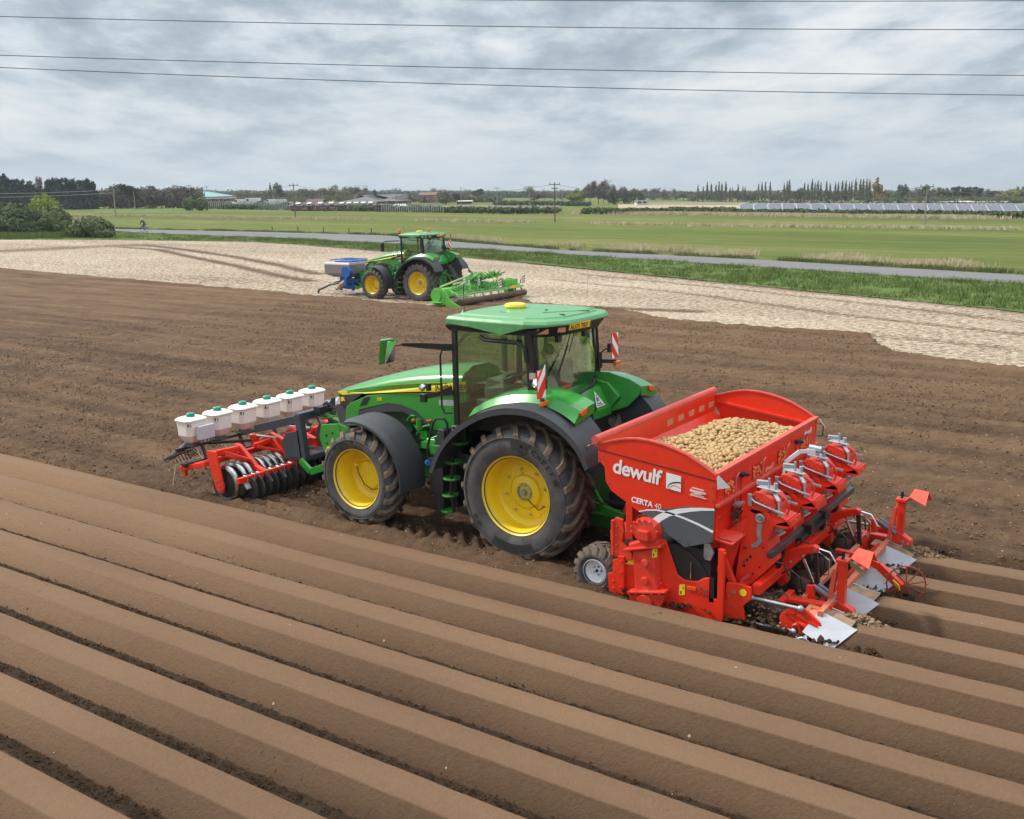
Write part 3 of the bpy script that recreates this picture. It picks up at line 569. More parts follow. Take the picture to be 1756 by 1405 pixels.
def wheel(root, cx, yc, cz, R_, rr, w, side, lugs, rear, texts=True, lod=False):
    h = w/2; yo = side*h
    m = MB(); f = side
    # rim: lip, barrel, disc
    lip = yc+yo*.84
    prof = [(rr-.005, lip), (rr+.018, lip+f*.02), (rr+.022, lip+f*.005), (rr-.0, lip-f*.03), (rr-.012, lip-f*.06), (rr-.035, lip-f*.09), (rr-.045, lip-f*.19)]
    if rear:
        prof += [(rr-.055, lip-f*.28), (rr-.085, lip-f*.30), (.40, lip-f*.30), (.395, lip-f*.285), (.285, lip-f*.285), (.275, lip-f*.305), (.25, lip-f*.30), (.235, lip-f*.245), (.14, lip-f*.225), (.13, lip-f*.235), (0, lip-f*.235)]
    else:
        prof += [(rr-.055, lip-f*.22), (rr-.075, lip-f*.34), (rr-.14, lip-f*.37), (rr-.155, lip-f*.36), (.245, lip-f*.36), (.235, lip-f*.33), (.22, lip-f*.28), (0, lip-f*.275)]
    m.lathe([(r, y) for r, y in prof], (cx, 0, cz), n=56)
    m.lathe([(rr+.015, lip), (rr+.02, yc-yo*.84), (rr-.05, yc-yo*.8), (rr-.06, yc)], (cx, 0, cz), n=40)
    nb = 8 if rear else 10; rb = .345 if rear else rr-.155
    if rear:
        m.bolts([(cx+rb*math.cos(2*math.pi*(i+.3)/nb), lip-f*.285, cz+rb*math.sin(2*math.pi*(i+.3)/nb)) for i in range(nb)], (0, f, 0), .034, .018)
        for i in range(4):
            a = 2*math.pi*(i+.3)/4; q = .335; m.box((cx+.335*math.cos(a), lip-f*.289, cz+.335*math.sin(a)), (.16, .02, .10), Euler((0, -a, 0)).to_matrix())
    else: m.bolts([(cx+.30*math.cos(2*math.pi*i/12), lip-f*.36, cz+.30*math.sin(2*math.pi*i/12)) for i in range(12)], (0, f, 0), .014, .016)
    wo = m.build('wheel', YEL, root, smooth=True)
    t = MB(); tyre(t, cx, yc, cz, R_, rr, w, side, lugs); t.build('tyre', [RUB, LUG], wo, smooth=True)
    hb = MB()
    if rear:
        hb.lathe([(.125, lip-f*.23), (.12, lip-f*.215), (.105, lip-f*.212), (.10, lip-f*.23)], (cx, 0, cz), n=24); hb.cyl((cx, lip-f*.24, cz), (cx, lip-f*.17, cz), .05, .045, 14)
        hb.bolts([(cx+.112*math.cos(2*math.pi*i/10), lip-f*.212, cz+.112*math.sin(2*math.pi*i/10)) for i in range(10)], (0, f, 0), .012, .02)
        hb2 = MB(); hb2.bolts([(cx+rb*math.cos(2*math.pi*(i+.3)/nb), lip-f*.268, cz+rb*math.sin(2*math.pi*(i+.3)/nb)) for i in range(nb)], (0, f, 0), .018, .03)
        hb.build('hub', GALV, wo, smooth=True); hb2.build_each('wheel_bolt', GALV, wo)
        hs = MB(); hs.tube([(cx+.07, lip-f*.22, cz-.11), (cx+.16, lip-f*.2, cz-.16), (cx+.22, lip-f*.26, cz-.25), (cx+.34, lip-f*.25, cz-.17)], .008, 5); hs.build('hose', BLK, wo)
    else:
        hb.cyl((cx-.18, lip-f*.36, cz+.16), (cx-.18, lip-f*.22, cz+.16), .035, .025, 10); hb.sphere((cx-.18, lip-f*.20, cz+.16), .032, 10); hb.build('hub', YEL, wo, smooth=True)
        hs = MB(); hs.tube([(cx-.18, lip-f*.20, cz+.16), (cx-.08, lip-f*.16, cz+.02), (cx-.02, lip-f*.2, cz-.14), (cx+.10, lip-f*.24, cz-.22), (cx+.24, lip-f*.30, cz-.2)], .009, 5); hs.build('hose', BLK, wo)
    if texts and f < 0:
        ys = yc+yo*1.035; rm = (rr+R_-.055)/2+.02
        if rear:
            ring_text('tyre_lettering', 'MICHELIN', cx, ys, cz, rm, math.radians(52), .105, TYT, wo, .135)
            ring_text('tyre_lettering', 'AXIOBIB 2', cx, ys, cz, rm, math.radians(-92), .085, TYT, wo, .085)
            pl = MB()
            for a, b in ((70, 92), (-118, -66)):
                pl.lathe([(rm-.075, ys-.001), (rm+.075, ys-.001), (rm+.075, ys+.01)], (cx, 0, cz), n=10, a0=math.radians(a), a1=math.radians(b))
            for a in (-142, -150): pl.cyl((cx+rm*math.cos(math.radians(a)), ys+.01, cz+rm*math.sin(math.radians(a))), (cx+rm*math.cos(math.radians(a)), ys-.002, cz+rm*math.sin(math.radians(a))), .035, n=12)
            pl.build_each('tyre_marking_plate', M('tyre_mark', (.024, .024, .024), .7), wo)
        else:
            ring_text('tyre_lettering', 'AXIOBIB', cx, ys, cz, rm-.01, math.radians(-118), .07, TYT, wo, .09)
            ring_text('tyre_lettering', 'MICHELIN', cx, ys, cz, rm-.01, math.radians(112), .07, TYT, wo, .10)
    return wo
def ck(P, it=2):                             # corner cutting, ends kept
    P = [Vector(p) for p in P]
    for _ in range(it):
        Q = [P[0]]
        for a, b in zip(P[:-1], P[1:]): Q += [a.lerp(b, .25), a.lerp(b, .75)]
        P = Q+[P[-1]]
    return P
def fender_rear(root, s, main):
    # outer edge polyline in (x, z); s = -1 near side
    O = [(-1.50, 1.12), (-1.36, 1.45), (-1.12, 1.74), (-.80, 1.98), (-.45, 2.16), (-.05, 2.26), (.38, 2.26), (.72, 2.15), (1.0, 1.97), (1.18, 1.76), (1.27, 1.56)]
    y0, y1 = 1.40*s, .80*s
    A = [(x, y0, z) for x, z in O]; lift = [0, .02, .05, .08, .11, .13, .14, .12, .10, .06, .02]
    B = [(x+.04*(i/10), y1, z+l) for i, ((x, z), l) in enumerate(zip(O, lift))]
    skirt = ck([(x*(.965)+0, y0+s*.0, (z-1.0)*.945+1.0-.01) for x, z in O]); A = ck(A); B = ck(B); m = MB(); m.strip(A, B, .012); m.strip(A, skirt, .012)
    # inner wall
    m.strip([(x, y1, z) for x, _, z in B], [(x*.8, y1, max(.9, (z-1.0)*.35+1.0)) for x, _, z in B], .01)
    fo = m.build('rear_fender', PLB, root, smooth=True)
    if main:
        a = MB(); x, z = 1.10, 1.80; a.box((x+.03, 1.18*s, z+.0), (.10, .20, .085), (0, .9, 0)); a.build('fender_lamp_box', BLK, fo, bevel=.006)
        b = MB(); b.box((x+.075, 1.23*s, z+.03), (.012, .04, .04), (0, .9, 0)); b.build('fender_lamp_lens', LENS, fo)
        b = MB(); b.box((x+.075, 1.13*s, z+.03), (.012, .05, .03), (0, .9, 0)); b.build('fender_lamp_marker', ORG, fo)
    # green shell on top
    T = [(-.85, 2.12), (-.60, 2.27), (-.28, 2.37), (.10, 2.43), (.42, 2.44), (.78, 2.36), (.98, 2.27)]
    Oe = [(-.85, 2.02), (-.60, 2.15), (-.28, 2.27), (.10, 2.33), (.42, 2.32), (.78, 2.22), (.97, 2.12)]
    yo, ym, yi = 1.24*s, 1.10*s, .70*s
    g = MB(); wo_ = [.0, .02, .04, .06, .06, .03, .0]
    e = [(x, yo+s*(-w_), z) for (x, z), w_ in zip(Oe, wo_)]; c = [(x, ym, z) for x, z in T]; i_ = [(x, yi, z+.05) for x, z in T]
    e1, c1, j1 = ck(e), ck(c), ck(i_); g.strip(e1, c1); g.strip(c1, j1); g.add([e[-1], c[-1], i_[-1], (.97, yi, 2.18), (.95, yo*.95, 2.08)], [(0, 1, 2, 3, 4)])
    g.strip(i_, [(x, .64*s, z_) for (x, _, _), z_ in zip(i_, (1.7, 1.72, 1.75, 1.80, 1.86, 2.0, 2.2))])
    so_ = g.build('fender_shell', GREEN, root, smooth=True, bevel=.01)
    t = MB(); t.prism([(1.12*s, 2.25), (.92*s, 2.30), (.94*s, 2.22), (1.08*s, 2.185)], .965, .995, 'x'); t.build('tail_lamp', ORG if main else REDL, so_, bevel=.006)
    # steel band at the front of the fender arch
    return fo
def fender_front(root, s, cx, cz, R_, y0, y1, main):
    a0, a1 = math.radians(102), math.radians(-6); n = 14; m = MB()
    A = []; B = []
    for i in range(n+1):
        a = a0+(a1-a0)*i/n; r = R_+.03*math.sin(math.pi*i/n)
        fl = max(0, 1-i/3)*.05
        A.append((cx+r*math.cos(a), s*y0, cz+r*math.sin(a)-.02)); B.append((cx+(r+.02)*math.cos(a), s*y1, cz+(r+.03)*math.sin(a)))
    mid = [(p[0]*.5+q[0]*.5, p[1]*.8+q[1]*.2, p[2]*.5+q[2]*.5+.015) for p, q in zip(A, B)]
    m.strip(A, mid, .01); m.strip(mid, B, .01)
    m.strip([(p[0]*.985+cx*.015, p[1], p[2]*.97+cz*.03) for p in A], A, .008)
    fo = m.build('front_fender', PLB, root, smooth=True)
    b = MB(); b.bar((cx+.1, s*y1, cz+R_*.9), (cx+.15, s*(y1-.25), cz+.3), .06, .03); b.build('fender_stay', BLK, root)
    return fo
def make_tractor(root, main=True):
    GL = GREEN; V = 0
    # ---- chassis, engine and axles
    m = MB(); m.bb((-4.1, -.24, .62), (-1.3, .24, 1.15)); m.bb((-1.3, -.32, .62), (.35, .32, 1.30)); m.cyl((0, -.95, .95), (0, .95, .95), .17, n=18); m.cyl((0, -.62, .95), (0, .62, .95), .30, n=20)
    m.bb((-4.25, -.34, .75), (-3.9, .34, 1.3)); m.cyl((-3.06, -.85, .775), (-3.06, .85, .775), .12, n=14); m.bb((-3.25, -.22, .45), (-2.85, .22, .85)); m.build('chassis', GREEND, root, bevel=.01)
    m = MB(); m.bb((-3.75, -.36, 1.12), (-1.62, .36, 1.9))
    for i in range(7): m.cyl((-3.5+.27*i, -.38, 1.35+.1*(i % 2)), (-3.5+.27*i, -.44, 1.35+.1*(i % 2)), .07, n=10)
    m.build('engine', M('engine_paint', (.014, .08, .03), .5, var=.4, dust=.3), root, bevel=.02)
    m = MB()
    for i, (a, b) in enumerate([((-2.55, 1.55), (-2.25, 1.30)), ((-2.5, 1.40), (-2.1, 1.62)), ((-2.35, 1.20), (-2.0, 1.45)), ((-2.7, 1.6), (-2.4, 1.72))]):
        m.tube([(a[0], -.47, a[1]), ((a[0]+b[0])/2, -.54, (a[1]+b[1])/2+.05), (b[0], -.47, b[1])], .022 if i % 2 else .014, 8)
    m.cyl((-2.4, -.52, 1.5), (-2.4, -.52, 1.68), .055, n=12); m.cyl((-2.2, -.55, 1.35), (-2.05, -.55, 1.35), .05, n=12); m.box((-2.0, -.62, 1.33), (.34, .30, .10)); m.box((-2.3, -.50, 1.42), (.12, .08, .14))
    m.build('engine_piping', GL, root, smooth=True)
    m = MB(); m.cyl((-2.23, -.54, 1.66), (-2.12, -.54, 1.68), .02, n=8); m.build('filter_cap', REDL, root)
    m = MB(); m.cyl((-2.56, -.50, 1.63), (-2.50, -.50, 1.66), .03, n=8); m.build('filler_cap', YEL, root)
    # ---- hood
    st = [(-4.40, .30, 1.83, 1.90), (-4.30, .40, 1.90, 1.965), (-4.0, .46, 1.955, 2.06), (-3.5, .50, 2.045, 2.215), (-3.0, .52, 2.145, 2.35), (-2.4, .53, 2.225, 2.475), (-1.85, .53, 2.29, 2.545), (-1.52, .53, 2.31, 2.57)]
    rings = []
    for x, w, z0, z1 in st:
        d = z1-z0; rings.append([(x, -w, z0-.03), (x, -w-.004, z0+.01), (x, -w*.985, z0+d*.30), (x, -w*.84, z0+d*.66), (x, -w*.62, z0+d*.80), (x, -w*.42, z1), (x, w*.42, z1), (x, w*.62, z0+d*.80), (x, w*.84, z0+d*.66), (x, w*.985, z0+d*.30), (x, w+.004, z0+.01), (x, w, z0-.03)])
    m = MB(); m.loft(rings); m.build('hood', GL, root, smooth=True)
    for s in (-1, 1):
        y = .528*s
        m = MB(); tp = [(-4.30, 1.93), (-4.13, 1.955), (-3.72, 2.045), (-3.02, 2.175), (-2.38, 2.27), (-1.42, 2.375)]; bt = [(-4.15, 1.885), (-3.66, 1.965), (-2.97, 2.06), (-2.39, 2.13), (-1.42, 2.215)]
        yy = lambda x: s*(np.interp(x, [q[0] for q in st], [q[1] for q in st])+.012)
        m.add([(x, yy(x), z) for x, z in tp]+[(x, yy(x), z) for x, z in bt[::-1]]+[(x, yy(x)-s*.02, z) for x, z in tp]+[(x, yy(x)-s*.02, z) for x, z in bt[::-1]], [tuple(range(11)), tuple(range(11, 22))[::-1]]+[(i, (i+1) % 11, 11+(i+1) % 11, 11+i) for i in range(11)])
        so_ = m.build('hood_stripe', YEL, root)
        if main and s < 0: text_mesh('hood_lettering', 'JOHN DEERE', .125, BLK, (-2.02, -.550, 2.20), (1, 0, .075), (-.075, 0, 1), root, .001, .002)
        # side panel
        pl = [(-4.06, 1.37), (-4.02, 1.70), (-3.91, 1.79), (-3.53, 1.95), (-3.03, 2.03), (-2.41, 2.105), (-1.42, 2.19), (-1.42, 1.50), (-1.72, 1.50), (-2.20, 1.54), (-2.28, 1.66), (-2.48, 1.79), (-2.78, 1.86), (-3.07, 1.86), (-3.37, 1.78), (-3.72, 1.68), (-3.78, 1.40)]
        m = MB(); m.prism(pl, .44*s, .515*s); sp = m.build('side_panel', GL, root, bevel=.012)
        m = MB(); m.prism([(-3.78, 1.40), (-3.72, 1.67), (-3.37, 1.775), (-3.07, 1.855), (-2.78, 1.855), (-2.50, 1.79), (-2.28, 1.66), (-2.20, 1.54), (-2.42, 1.66), (-2.75, 1.76), (-3.1, 1.72), (-3.5, 1.64), (-3.70, 1.56)], .40*s, .525*s); m.build('arch_trim', PLB, root)
        m = MB(); m.prism([(-3.59, 1.905), (-3.45, 1.94), (-3.54, 1.80), (-3.70, 1.745)], .50*s, .522*s); m.build('air_scoop', BLK, root)
        m = MB(); m.plate([(-4.41, .335*s, 1.80), (-4.22, .435*s, 1.865), (-4.20, .440*s, 1.72), (-4.44, .33*s, 1.66)], .03); m.build('headlamp', LENS, root, bevel=.006)
        m = MB(); m.plate([(-4.22, .44*s, 1.875), (-3.60, .520*s, 1.985), (-3.92, .50*s, 1.78), (-4.02, .478*s, 1.70), (-4.2, .45*s, 1.70)], .02); m.build('badge_panel', BLK, root)
        if s < 0:
            text_mesh('badge_lettering', '8R', .095, YEL, (-4.17, -.474, 1.785), (1, -.10, .12), (0, 0, 1), root, .002, .004)
            text_mesh('model_lettering', '370' if main else '8370R', .075, YEL, (-3.30, -.519, 1.885), (1, 0, .10), (.15, 0, 1), root, .001, .003)
            m = MB(); m.prism([(-1.98, 2.03), (-1.60, 2.06), (-1.60, 1.97), (-1.98, 1.94)], -.517, -.512); m.build('sticker', M('silver_sticker', (.5, .55, .6), .3, .4), root)
    m = MB(); m.loft([[(-4.41, -.33, 1.80), (-4.41, .33, 1.80), (-4.44, .33, 1.66), (-4.44, -.33, 1.66)], [(-4.10, -.47, 1.80), (-4.10, .47, 1.80), (-4.10, .47, 1.66), (-4.10, -.47, 1.66)]])
    m.loft([[(-4.44, -.36, 1.66), (-4.44, .36, 1.66), (-4.30, .34, 1.18), (-4.30, -.34, 1.18)], [(-4.0, -.49, 1.70), (-4.0, .49, 1.70), (-4.0, .45, 1.2), (-4.0, -.45, 1.2)]])
    for i in range(9): m.bar((-4.435+.014*i, -.33, 1.62-.05*i), (-4.435+.014*i, .33, 1.62-.05*i), .012, .02)
    m.build('grille', PLB, root, bevel=.01)
    # ---- front hitch
    for s in (-1, 1):
        m = MB(); m.prism([(-4.72, 1.30), (-4.30, 1.36), (-4.22, 1.10), (-4.28, .62), (-4.46, .55), (-4.62, .70), (-4.78, 1.05)], .38*s, .44*s); m.prism([(-4.30, 1.36), (-4.06, 1.30), (-4.02, .75), (-4.28, .62)], .30*s, .43*s); m.build('hitch_bracket', GL, root, bevel=.008)
        m = MB(); m.bar((-4.35, .46*s, .66), (-4.98, .50*s, .42), .06, .13); m.bar((-4.98, .50*s, .42), (-5.22, .50*s, .60), .06, .12); m.build('hitch_arm', GL, root, bevel=.01)
        m = MB(); m.cyl((-4.52, .45*s, .86), (-4.52, .49*s, .86), .075, n=6); m.build('hitch_knob', YEL, root, smooth=True)
        m = MB()
        for x, z in ((-4.60, 1.12), (-4.60, .98), (-4.47, 1.0), (-4.45, 1.18)): m.cyl((x, .440*s, z), (x, .445*s, z), .022, n=8)
        m.build_each('bracket_hole', BLK, root)
    m = MB(); m.cyl((-4.6, 0, 1.25), (-5.05, 0, 1.36), .05, n=12); m.bb((-4.55, -.2, 1.1), (-4.2, .2, 1.3)); m.tube([(-4.3, .12, 1.3), (-4.55, .14, 1.48), (-4.9, .12, 1.44), (-5.2, .1, 1.3)], .014, 5); m.tube([(-4.3, -.1, 1.3), (-4.6, -.14, 1.42), (-5.0, -.1, 1.3)], .012, 5); m.build('top_link', GREEND, root, smooth=True)
    # ---- wheels
    wheel(root, 0, -.99, .95, 1.02, .575, .70, -1, 20, True, main); wheel(root, 0, .99, .95, 1.02, .575, .70, 1, 20, True)
    wheel(root, -3.06, -1.10, .775, .80, .475, .60, -1, 19, False, main); wheel(root, -3.06, 1.10, .775, .80, .475, .60, 1, 19, False)
    for s in (-1, 1): fender_rear(root, s, main); fender_front(root, s, -3.06, .775, .945, 1.38, .80, main)
    # ---- cab
    y0 = .86; zf, zr = 1.72, 2.30
    fr = MB()
    for s in (-1, 1):
        fr.bar((-1.36, y0*s, 1.70), (-1.36, y0*s, 3.30), .055, .085, (1, 0, 0)); fr.bar((.06, y0*s, 2.30), (-.02, y0*s, 3.30), .08, .15, (1, 0, 0), .08, .12)
        fr.bar((-1.36, y0*s, 3.27), (.0, y0*s, 3.27), .07, .10); fr.bar((-1.36, y0*s, 1.72), (-1.05, y0*s, 1.74), .06, .10); fr.bar((-1.05, y0*s, 1.74), (-.45, y0*s, 2.26), .05, .06); fr.bar((-.45, y0*s, 2.28), (.12, y0*s, 2.34), .05, .06)
        fr.bar((.10, y0*s, 2.42), (.28, .30*s, 2.28), .05, .045); fr.bar((.28, .30*s, 2.28), (.28, 0, 2.26), .05, .045)
    fr.bar((-1.40, -y0, 3.27), (-1.40, y0, 3.27), .08, .10); fr.bar((.10, -y0, 3.27), (.10, y0, 3.27), .10, .13); fr.bar((-1.38, -y0, 1.9), (-1.38, y0, 1.9), .06, .35)
    fr.build('cab_frame', BLK, root, bevel=.01)
    m = MB(); m.bb((-1.34, -.80, 1.30), (.2, .80, 1.72)); m.build('cab_floor', TRIM, root)
    g = MB(); g.prism([(-1.31, 3.22), (-.07, 3.22), (-.02, 2.35), (-.45, 2.31), (-1.05, 1.79), (-1.31, 1.77)], -y0-.004, -y0+.004); g.prism([(-1.31, 3.22), (-.07, 3.22), (-.02, 2.35), (-.45, 2.31), (-1.05, 1.79), (-1.31, 1.77)], y0-.004, y0+.004)
    g.strip([(.08, -y0+.03, 3.22), (.22, -.45, 3.22), (.26, 0, 3.22), (.22, .45, 3.22), (.08, y0-.03, 3.22)], [(.14, -y0+.03, 2.46), (.27, -.45, 2.36), (.30, 0, 2.30), (.27, .45, 2.36), (.14, y0-.03, 2.46)], .005)
    g.strip([(-1.42, -y0+.03, 3.22), (-1.50, 0, 3.22), (-1.42, y0-.03, 3.22)], [(-1.42, -y0+.03, 2.05), (-1.55, 0, 2.05), (-1.42, y0-.03, 2.05)], .005)
    g.build('window', GLASS, root)
    gb = MB(); gb.tube([(.10, -y0+.0, 3.24), (.155, -y0+.0, 2.46), (.30, -.42, 2.33), (.325, 0, 2.28), (.30, .42, 2.33), (.155, y0, 2.46), (.10, y0, 3.24)], .022, 6); gb.build('window_seal', BLK, root)
    # header under roof with lamps
    m = MB(); m.loft([[(.10, -.86, 3.20), (.30, -.55, 3.20), (.36, 0, 3.20), (.30, .55, 3.20), (.10, .86, 3.20), (-.1, 0, 3.20)], [(.22, -.92, 3.36), (.42, -.58, 3.36), (.47, 0, 3.36), (.42, .58, 3.36), (.22, .92, 3.36), (-.1, 0, 3.36)]]); m.loft([[(-1.45, -.88, 3.22), (-1.45, .88, 3.22), (.1, .88, 3.22), (.1, -.88, 3.22)], [(-1.50, -.93, 3.31), (-1.50, .93, 3.31), (.2, .93, 3.31), (.2, -.93, 3.31)]]); m.build('roof_header', BLK, root, bevel=.008)
    m = MB(); m.plate([(.16, -.905, 3.33), (.27, -.78, 3.33), (.255, -.765, 3.255), (.13, -.885, 3.255)], .012); m.plate([(.36, -.66, 3.34), (.425, -.56, 3.34), (.41, -.555, 3.27), (.335, -.65, 3.27)], .012); m.build('roof_lamp', M('pink_lamp_lens', (.62, .36, .30), .2, .2), root)
    # roof
    O = [(-1.55, -.62), (-1.50, -.90), (-1.0, -.97), (-.40, -1.0), (-.02, -.99), (.30, -.86), (.50, -.55), (.52, 0), (.50, .55), (.30, .86), (-.02, .99), (-.40, 1.0), (-1.0, .97), (-1.50, .90), (-1.55, .62), (-1.58, 0)]
    lowz = [3.32, 3.32, 3.30, 3.22, 3.335, 3.36, 3.37, 3.37, 3.37, 3.36, 3.335, 3.22, 3.30, 3.32, 3.32, 3.33]
    def sc_(k, z): return [(-.52+(x+.52)*k, y*k, z) for x, y in O]
    low = [(x, y, z) for (x, y), z in zip(O, lowz)]
    m = MB(); m.loft([low, [(x, y, 3.395) for x, y in O], sc_(.965, 3.435), sc_(.84, 3.455), sc_(.82, 3.475), sc_(.70, 3.49), sc_(.3, 3.50)]); ro = m.build('roof', M('sky_washed_roof', (.065, .27, .085), .42, var=.05, dust=.5, dcol=(.22, .40, .22), coat=.2), root, smooth=False, bevel=.012)  # paler green mottling puts the sky's reflection into the roof colour
    m = MB(); m.bar((-.75, -.52, 3.492), (.05, -.60, 3.478), .05, .008); m.bar((-.1, -.35, 3.496), (.30, .30, 3.486), .05, .008); m.bar((-1.2, .3, 3.494), (.25, .5, 3.484), .05, .008); m.box((-.2, -.1, 3.505), (.03, .03, .02)); m.box((.24, -.36, 3.485), (.07, .05, .025)); m.build('roof_groove', M('roof_groove', (.02, .10, .03), .5), ro)
    m = MB(); m.lathe([(0, 3.575), (.11, 3.575), (.16, 3.56), (.175, 3.53), (.165, 3.495), (.14, 3.48)], (-.83, 0, 0), 'z', 28); m.build('satellite_receiver', YEL, root, smooth=True)
    m = MB(); m.lathe([(0, 3.50), (.03, 3.495), (.07, 3.45), (.09, 3.42)], (-1.40, -.55, 0), 'z', 14); m.tube([(-1.40, -.55, 3.48), (-1.40, -.55, 3.88)], .006, 5); m.build('aerial', BLK, root)
    # plate
    m = MB(); m.plate([(.492, -.56, 3.385), (.53, -.05, 3.385), (.515, -.05, 3.295), (.477, -.56, 3.295)], .012) if main else m.plate([(.50, -.2, 3.40), (.54, .3, 3.40), (.52, .3, 3.30), (.48, -.2, 3.30)], .012); m.build('number_plate', M('plate_yellow', (.85, .48, .02), .4), root)
    if main: text_mesh('plate_lettering', 'AU75 TKF', .098, BLK, (.487, -.545, 3.302), (.073, 1, 0), (.15, 0, 1), root, .001, .002)
    # wipers, mirrors, rails
    m = MB(); m.tube([(.30, -.22, 3.22), (.315, -.42, 2.95), (.32, -.62, 2.62)], .008, 5); m.bar((.325, -.35, 3.05), (.315, -.60, 2.66), .012, .03); m.tube([(.30, -.12, 3.22), (.33, -.34, 2.92)], .007, 5); m.box((.27, -.52, 3.17), (.06, .10, .12)); m.box((.33, .1, 3.17), (.06, .06, .10)); m.build('wiper', BLK, root)
    m = MB(); m.loft([[(-1.42, -.92, 3.02), (-1.36, -.92, 3.02), (-1.36, -.92, 2.92), (-1.42, -.92, 2.92)], [(-1.64, -1.36, 3.08), (-1.58, -1.36, 3.08), (-1.58, -1.36, 3.00), (-1.64, -1.36, 3.00)], [(-1.68, -1.72, 3.12), (-1.64, -1.72, 3.12), (-1.64, -1.72, 3.08), (-1.68, -1.72, 3.08)]]); m.tube([(-1.66, -1.7, 3.10), (-1.67, -2.02, 3.10)], .012, 6)
    if main: mi_ = m.build('mirror_arm', BLK, root, smooth=False)
    if main:
        m = MB(); m.loft([[(-1.75, -2.10, 3.20), (-1.58, -1.98, 3.22), (-1.58, -1.94, 3.20), (-1.62, -1.94, 2.88), (-1.80, -2.10, 2.84)], [(-1.79, -2.02, 3.21), (-1.70, -1.94, 3.22), (-1.70, -1.92, 3.2), (-1.74, -1.92, 2.87), (-1.83, -2.04, 2.83)]]); m.build('mirror', GL, mi_, bevel=.012)
        m = MB(); m.plate([(-1.60, -2.10, 3.19), (-1.575, -1.955, 3.19), (-1.615, -1.955, 2.90), (-1.66, -2.10, 2.87)], .02); m.build('mirror_glass', CHROME, mi_)
    else:
        m = MB(); m.bar((-1.42, -.92, 3.08), (-1.9, -1.5, 3.08), .05, .05); m.tube([(-1.9, -1.5, 3.1), (-1.95, -1.62, 3.0)], .015, 5); mi_ = m.build('mirror_arm', BLK, root); m = MB(); m.box((-1.95, -1.65, 2.78), (.08, .22, .45)); m.build('mirror', BLK, mi_, bevel=.02)
        for x, y in ((-1.45, -.85), (-.9, .85)):
            m = MB(); m.cyl((x, y, 3.42), (x, y, 3.50), .04, n=8); bo = m.build('beacon_stem', BLK, root); m = MB(); m.lathe([(0, 3.68), (.05, 3.67), (.08, 3.62), (.08, 3.50)], (x, y, 0), 'z', 12); m.build('beacon', ORG, bo, smooth=True)
        m = MB()
        for i in range(3): m.cyl((.12+.12*i, -.92+.12*i, 3.30), (.17+.12*i, -.97+.12*i, 3.30), .045, n=10)
        m.build('roof_lamp', LENS, root)
    m = MB(); m.tube([(-1.40, -.92, 2.93), (-1.50, -1.0, 2.93), (-1.52, -1.02, 2.85), (-1.52, -1.02, 2.05), (-1.48, -1.0, 1.96), (-1.40, -.92, 1.96)], .016, 8); m.build('grab_rail', BLK, root, smooth=True)
    if main: m = MB(); m.tube([(-1.42, .92, 2.62), (-1.5, 1.0, 2.6), (-1.52, 1.02, 2.2), (-1.42, .92, 2.1)], .016, 8); m.build('grab_rail', BLK, root, smooth=True)
    m = MB(); m.tube([(-.85, -.90, 3.17), (-.75, -.91, 3.12), (-.15, -.93, 3.12), (-.05, -.92, 3.05), (-.03, -.91, 2.85)], .03 if main else .015, 8); m.build('door_bar', BLK, root, smooth=True)
    m = MB(); m.bar((-1.40, -.90, 2.30), (-1.62, -.95, 2.24), .03, .14, (0, 0, 1), .03, .07); m.bar((-1.62, -.95, 2.24), (-1.86, -.98, 2.18), .03, .08); m.box((-1.90, -.99, 2.15), (.10, .06, .12)); m.box((-1.80, -.98, 2.33), (.05, .07, .11)); wa = m.build('work_lamp_arm', BLK, root)
    m = MB(); m.cyl((-1.93, -1.0, 2.33), (-1.88, -1.0, 2.30), .055, .05, 14); m.build('work_lamp', LENS, wa, smooth=True)
    if main:
        m = MB(); m.box((.10, -.955, 2.66), (.08, .04, .09)); m.cyl((.20, -1.02, 2.56), (.24, -1.05, 2.60), .06, n=14); m.cyl((.12, -.95, 2.62), (.2, -1.02, 2.57), .015); m.build('rear_work_lamp', LENS, root, smooth=True)
        m = MB(); m.cyl((-.35, -.895, 1.79+.5), (-.35, -.9, 2.3), .01)
    # warning boards on the cab
    for s, (cx_, cy_, cz_) in ((-1, (.42, -1.22, 2.62)), (1, (.34, 1.02, 2.86))):
        if not main and s < 0: continue
        m = MB(); m.box((cx_, cy_, cz_), (.012, .20, .40)); bo = m.build('warning_board', RFR, root)
        for kk in range(1):
            m = MB(); sg = -s
            for y0_, y1_, z0_ in ((-.1, .1, -.02),):
                m.plate([(cx_+.008, cy_-.098, cz_+sg*(-.08)-.02), (cx_+.008, cy_+.098, cz_+sg*.15-.02), (cx_+.008, cy_+.098, cz_+sg*.15+.11), (cx_+.008, cy_-.098, cz_+sg*(-.08)+.11)], .004)
            m.plate([(cx_+.008, cy_-sg*.098, cz_+.195), (cx_+.008, cy_-sg*.098, cz_+.10), (cx_+.008, cy_-sg*.03, cz_+.195)], .004)
            m.plate([(cx_+.008, cy_+sg*.098, cz_-.195), (cx_+.008, cy_+sg*.098, cz_-.09), (cx_+.008, cy_+sg*.01, cz_-.195)], .004)
            m.build('board_stripe', RFW, bo)
        m = MB(); m.bar((.12, .88*s, cz_-.24), (cx_+.03, cy_, cz_-.25), .05, .06); m.cyl((.15, .90*s, cz_-.35), (.15, .90*s, cz_-.1), .03); m.tube([(.15, .9*s, cz_-.12), (.22, .95*s, cz_-.05), (.30, .99*s, cz_-.1)], .012, 5)
        if main: m.box((cx_-.02, cy_-s*.12, cz_-.02), (.05, .07, .14))
        ar = m.build('board_arm', BLK, root)
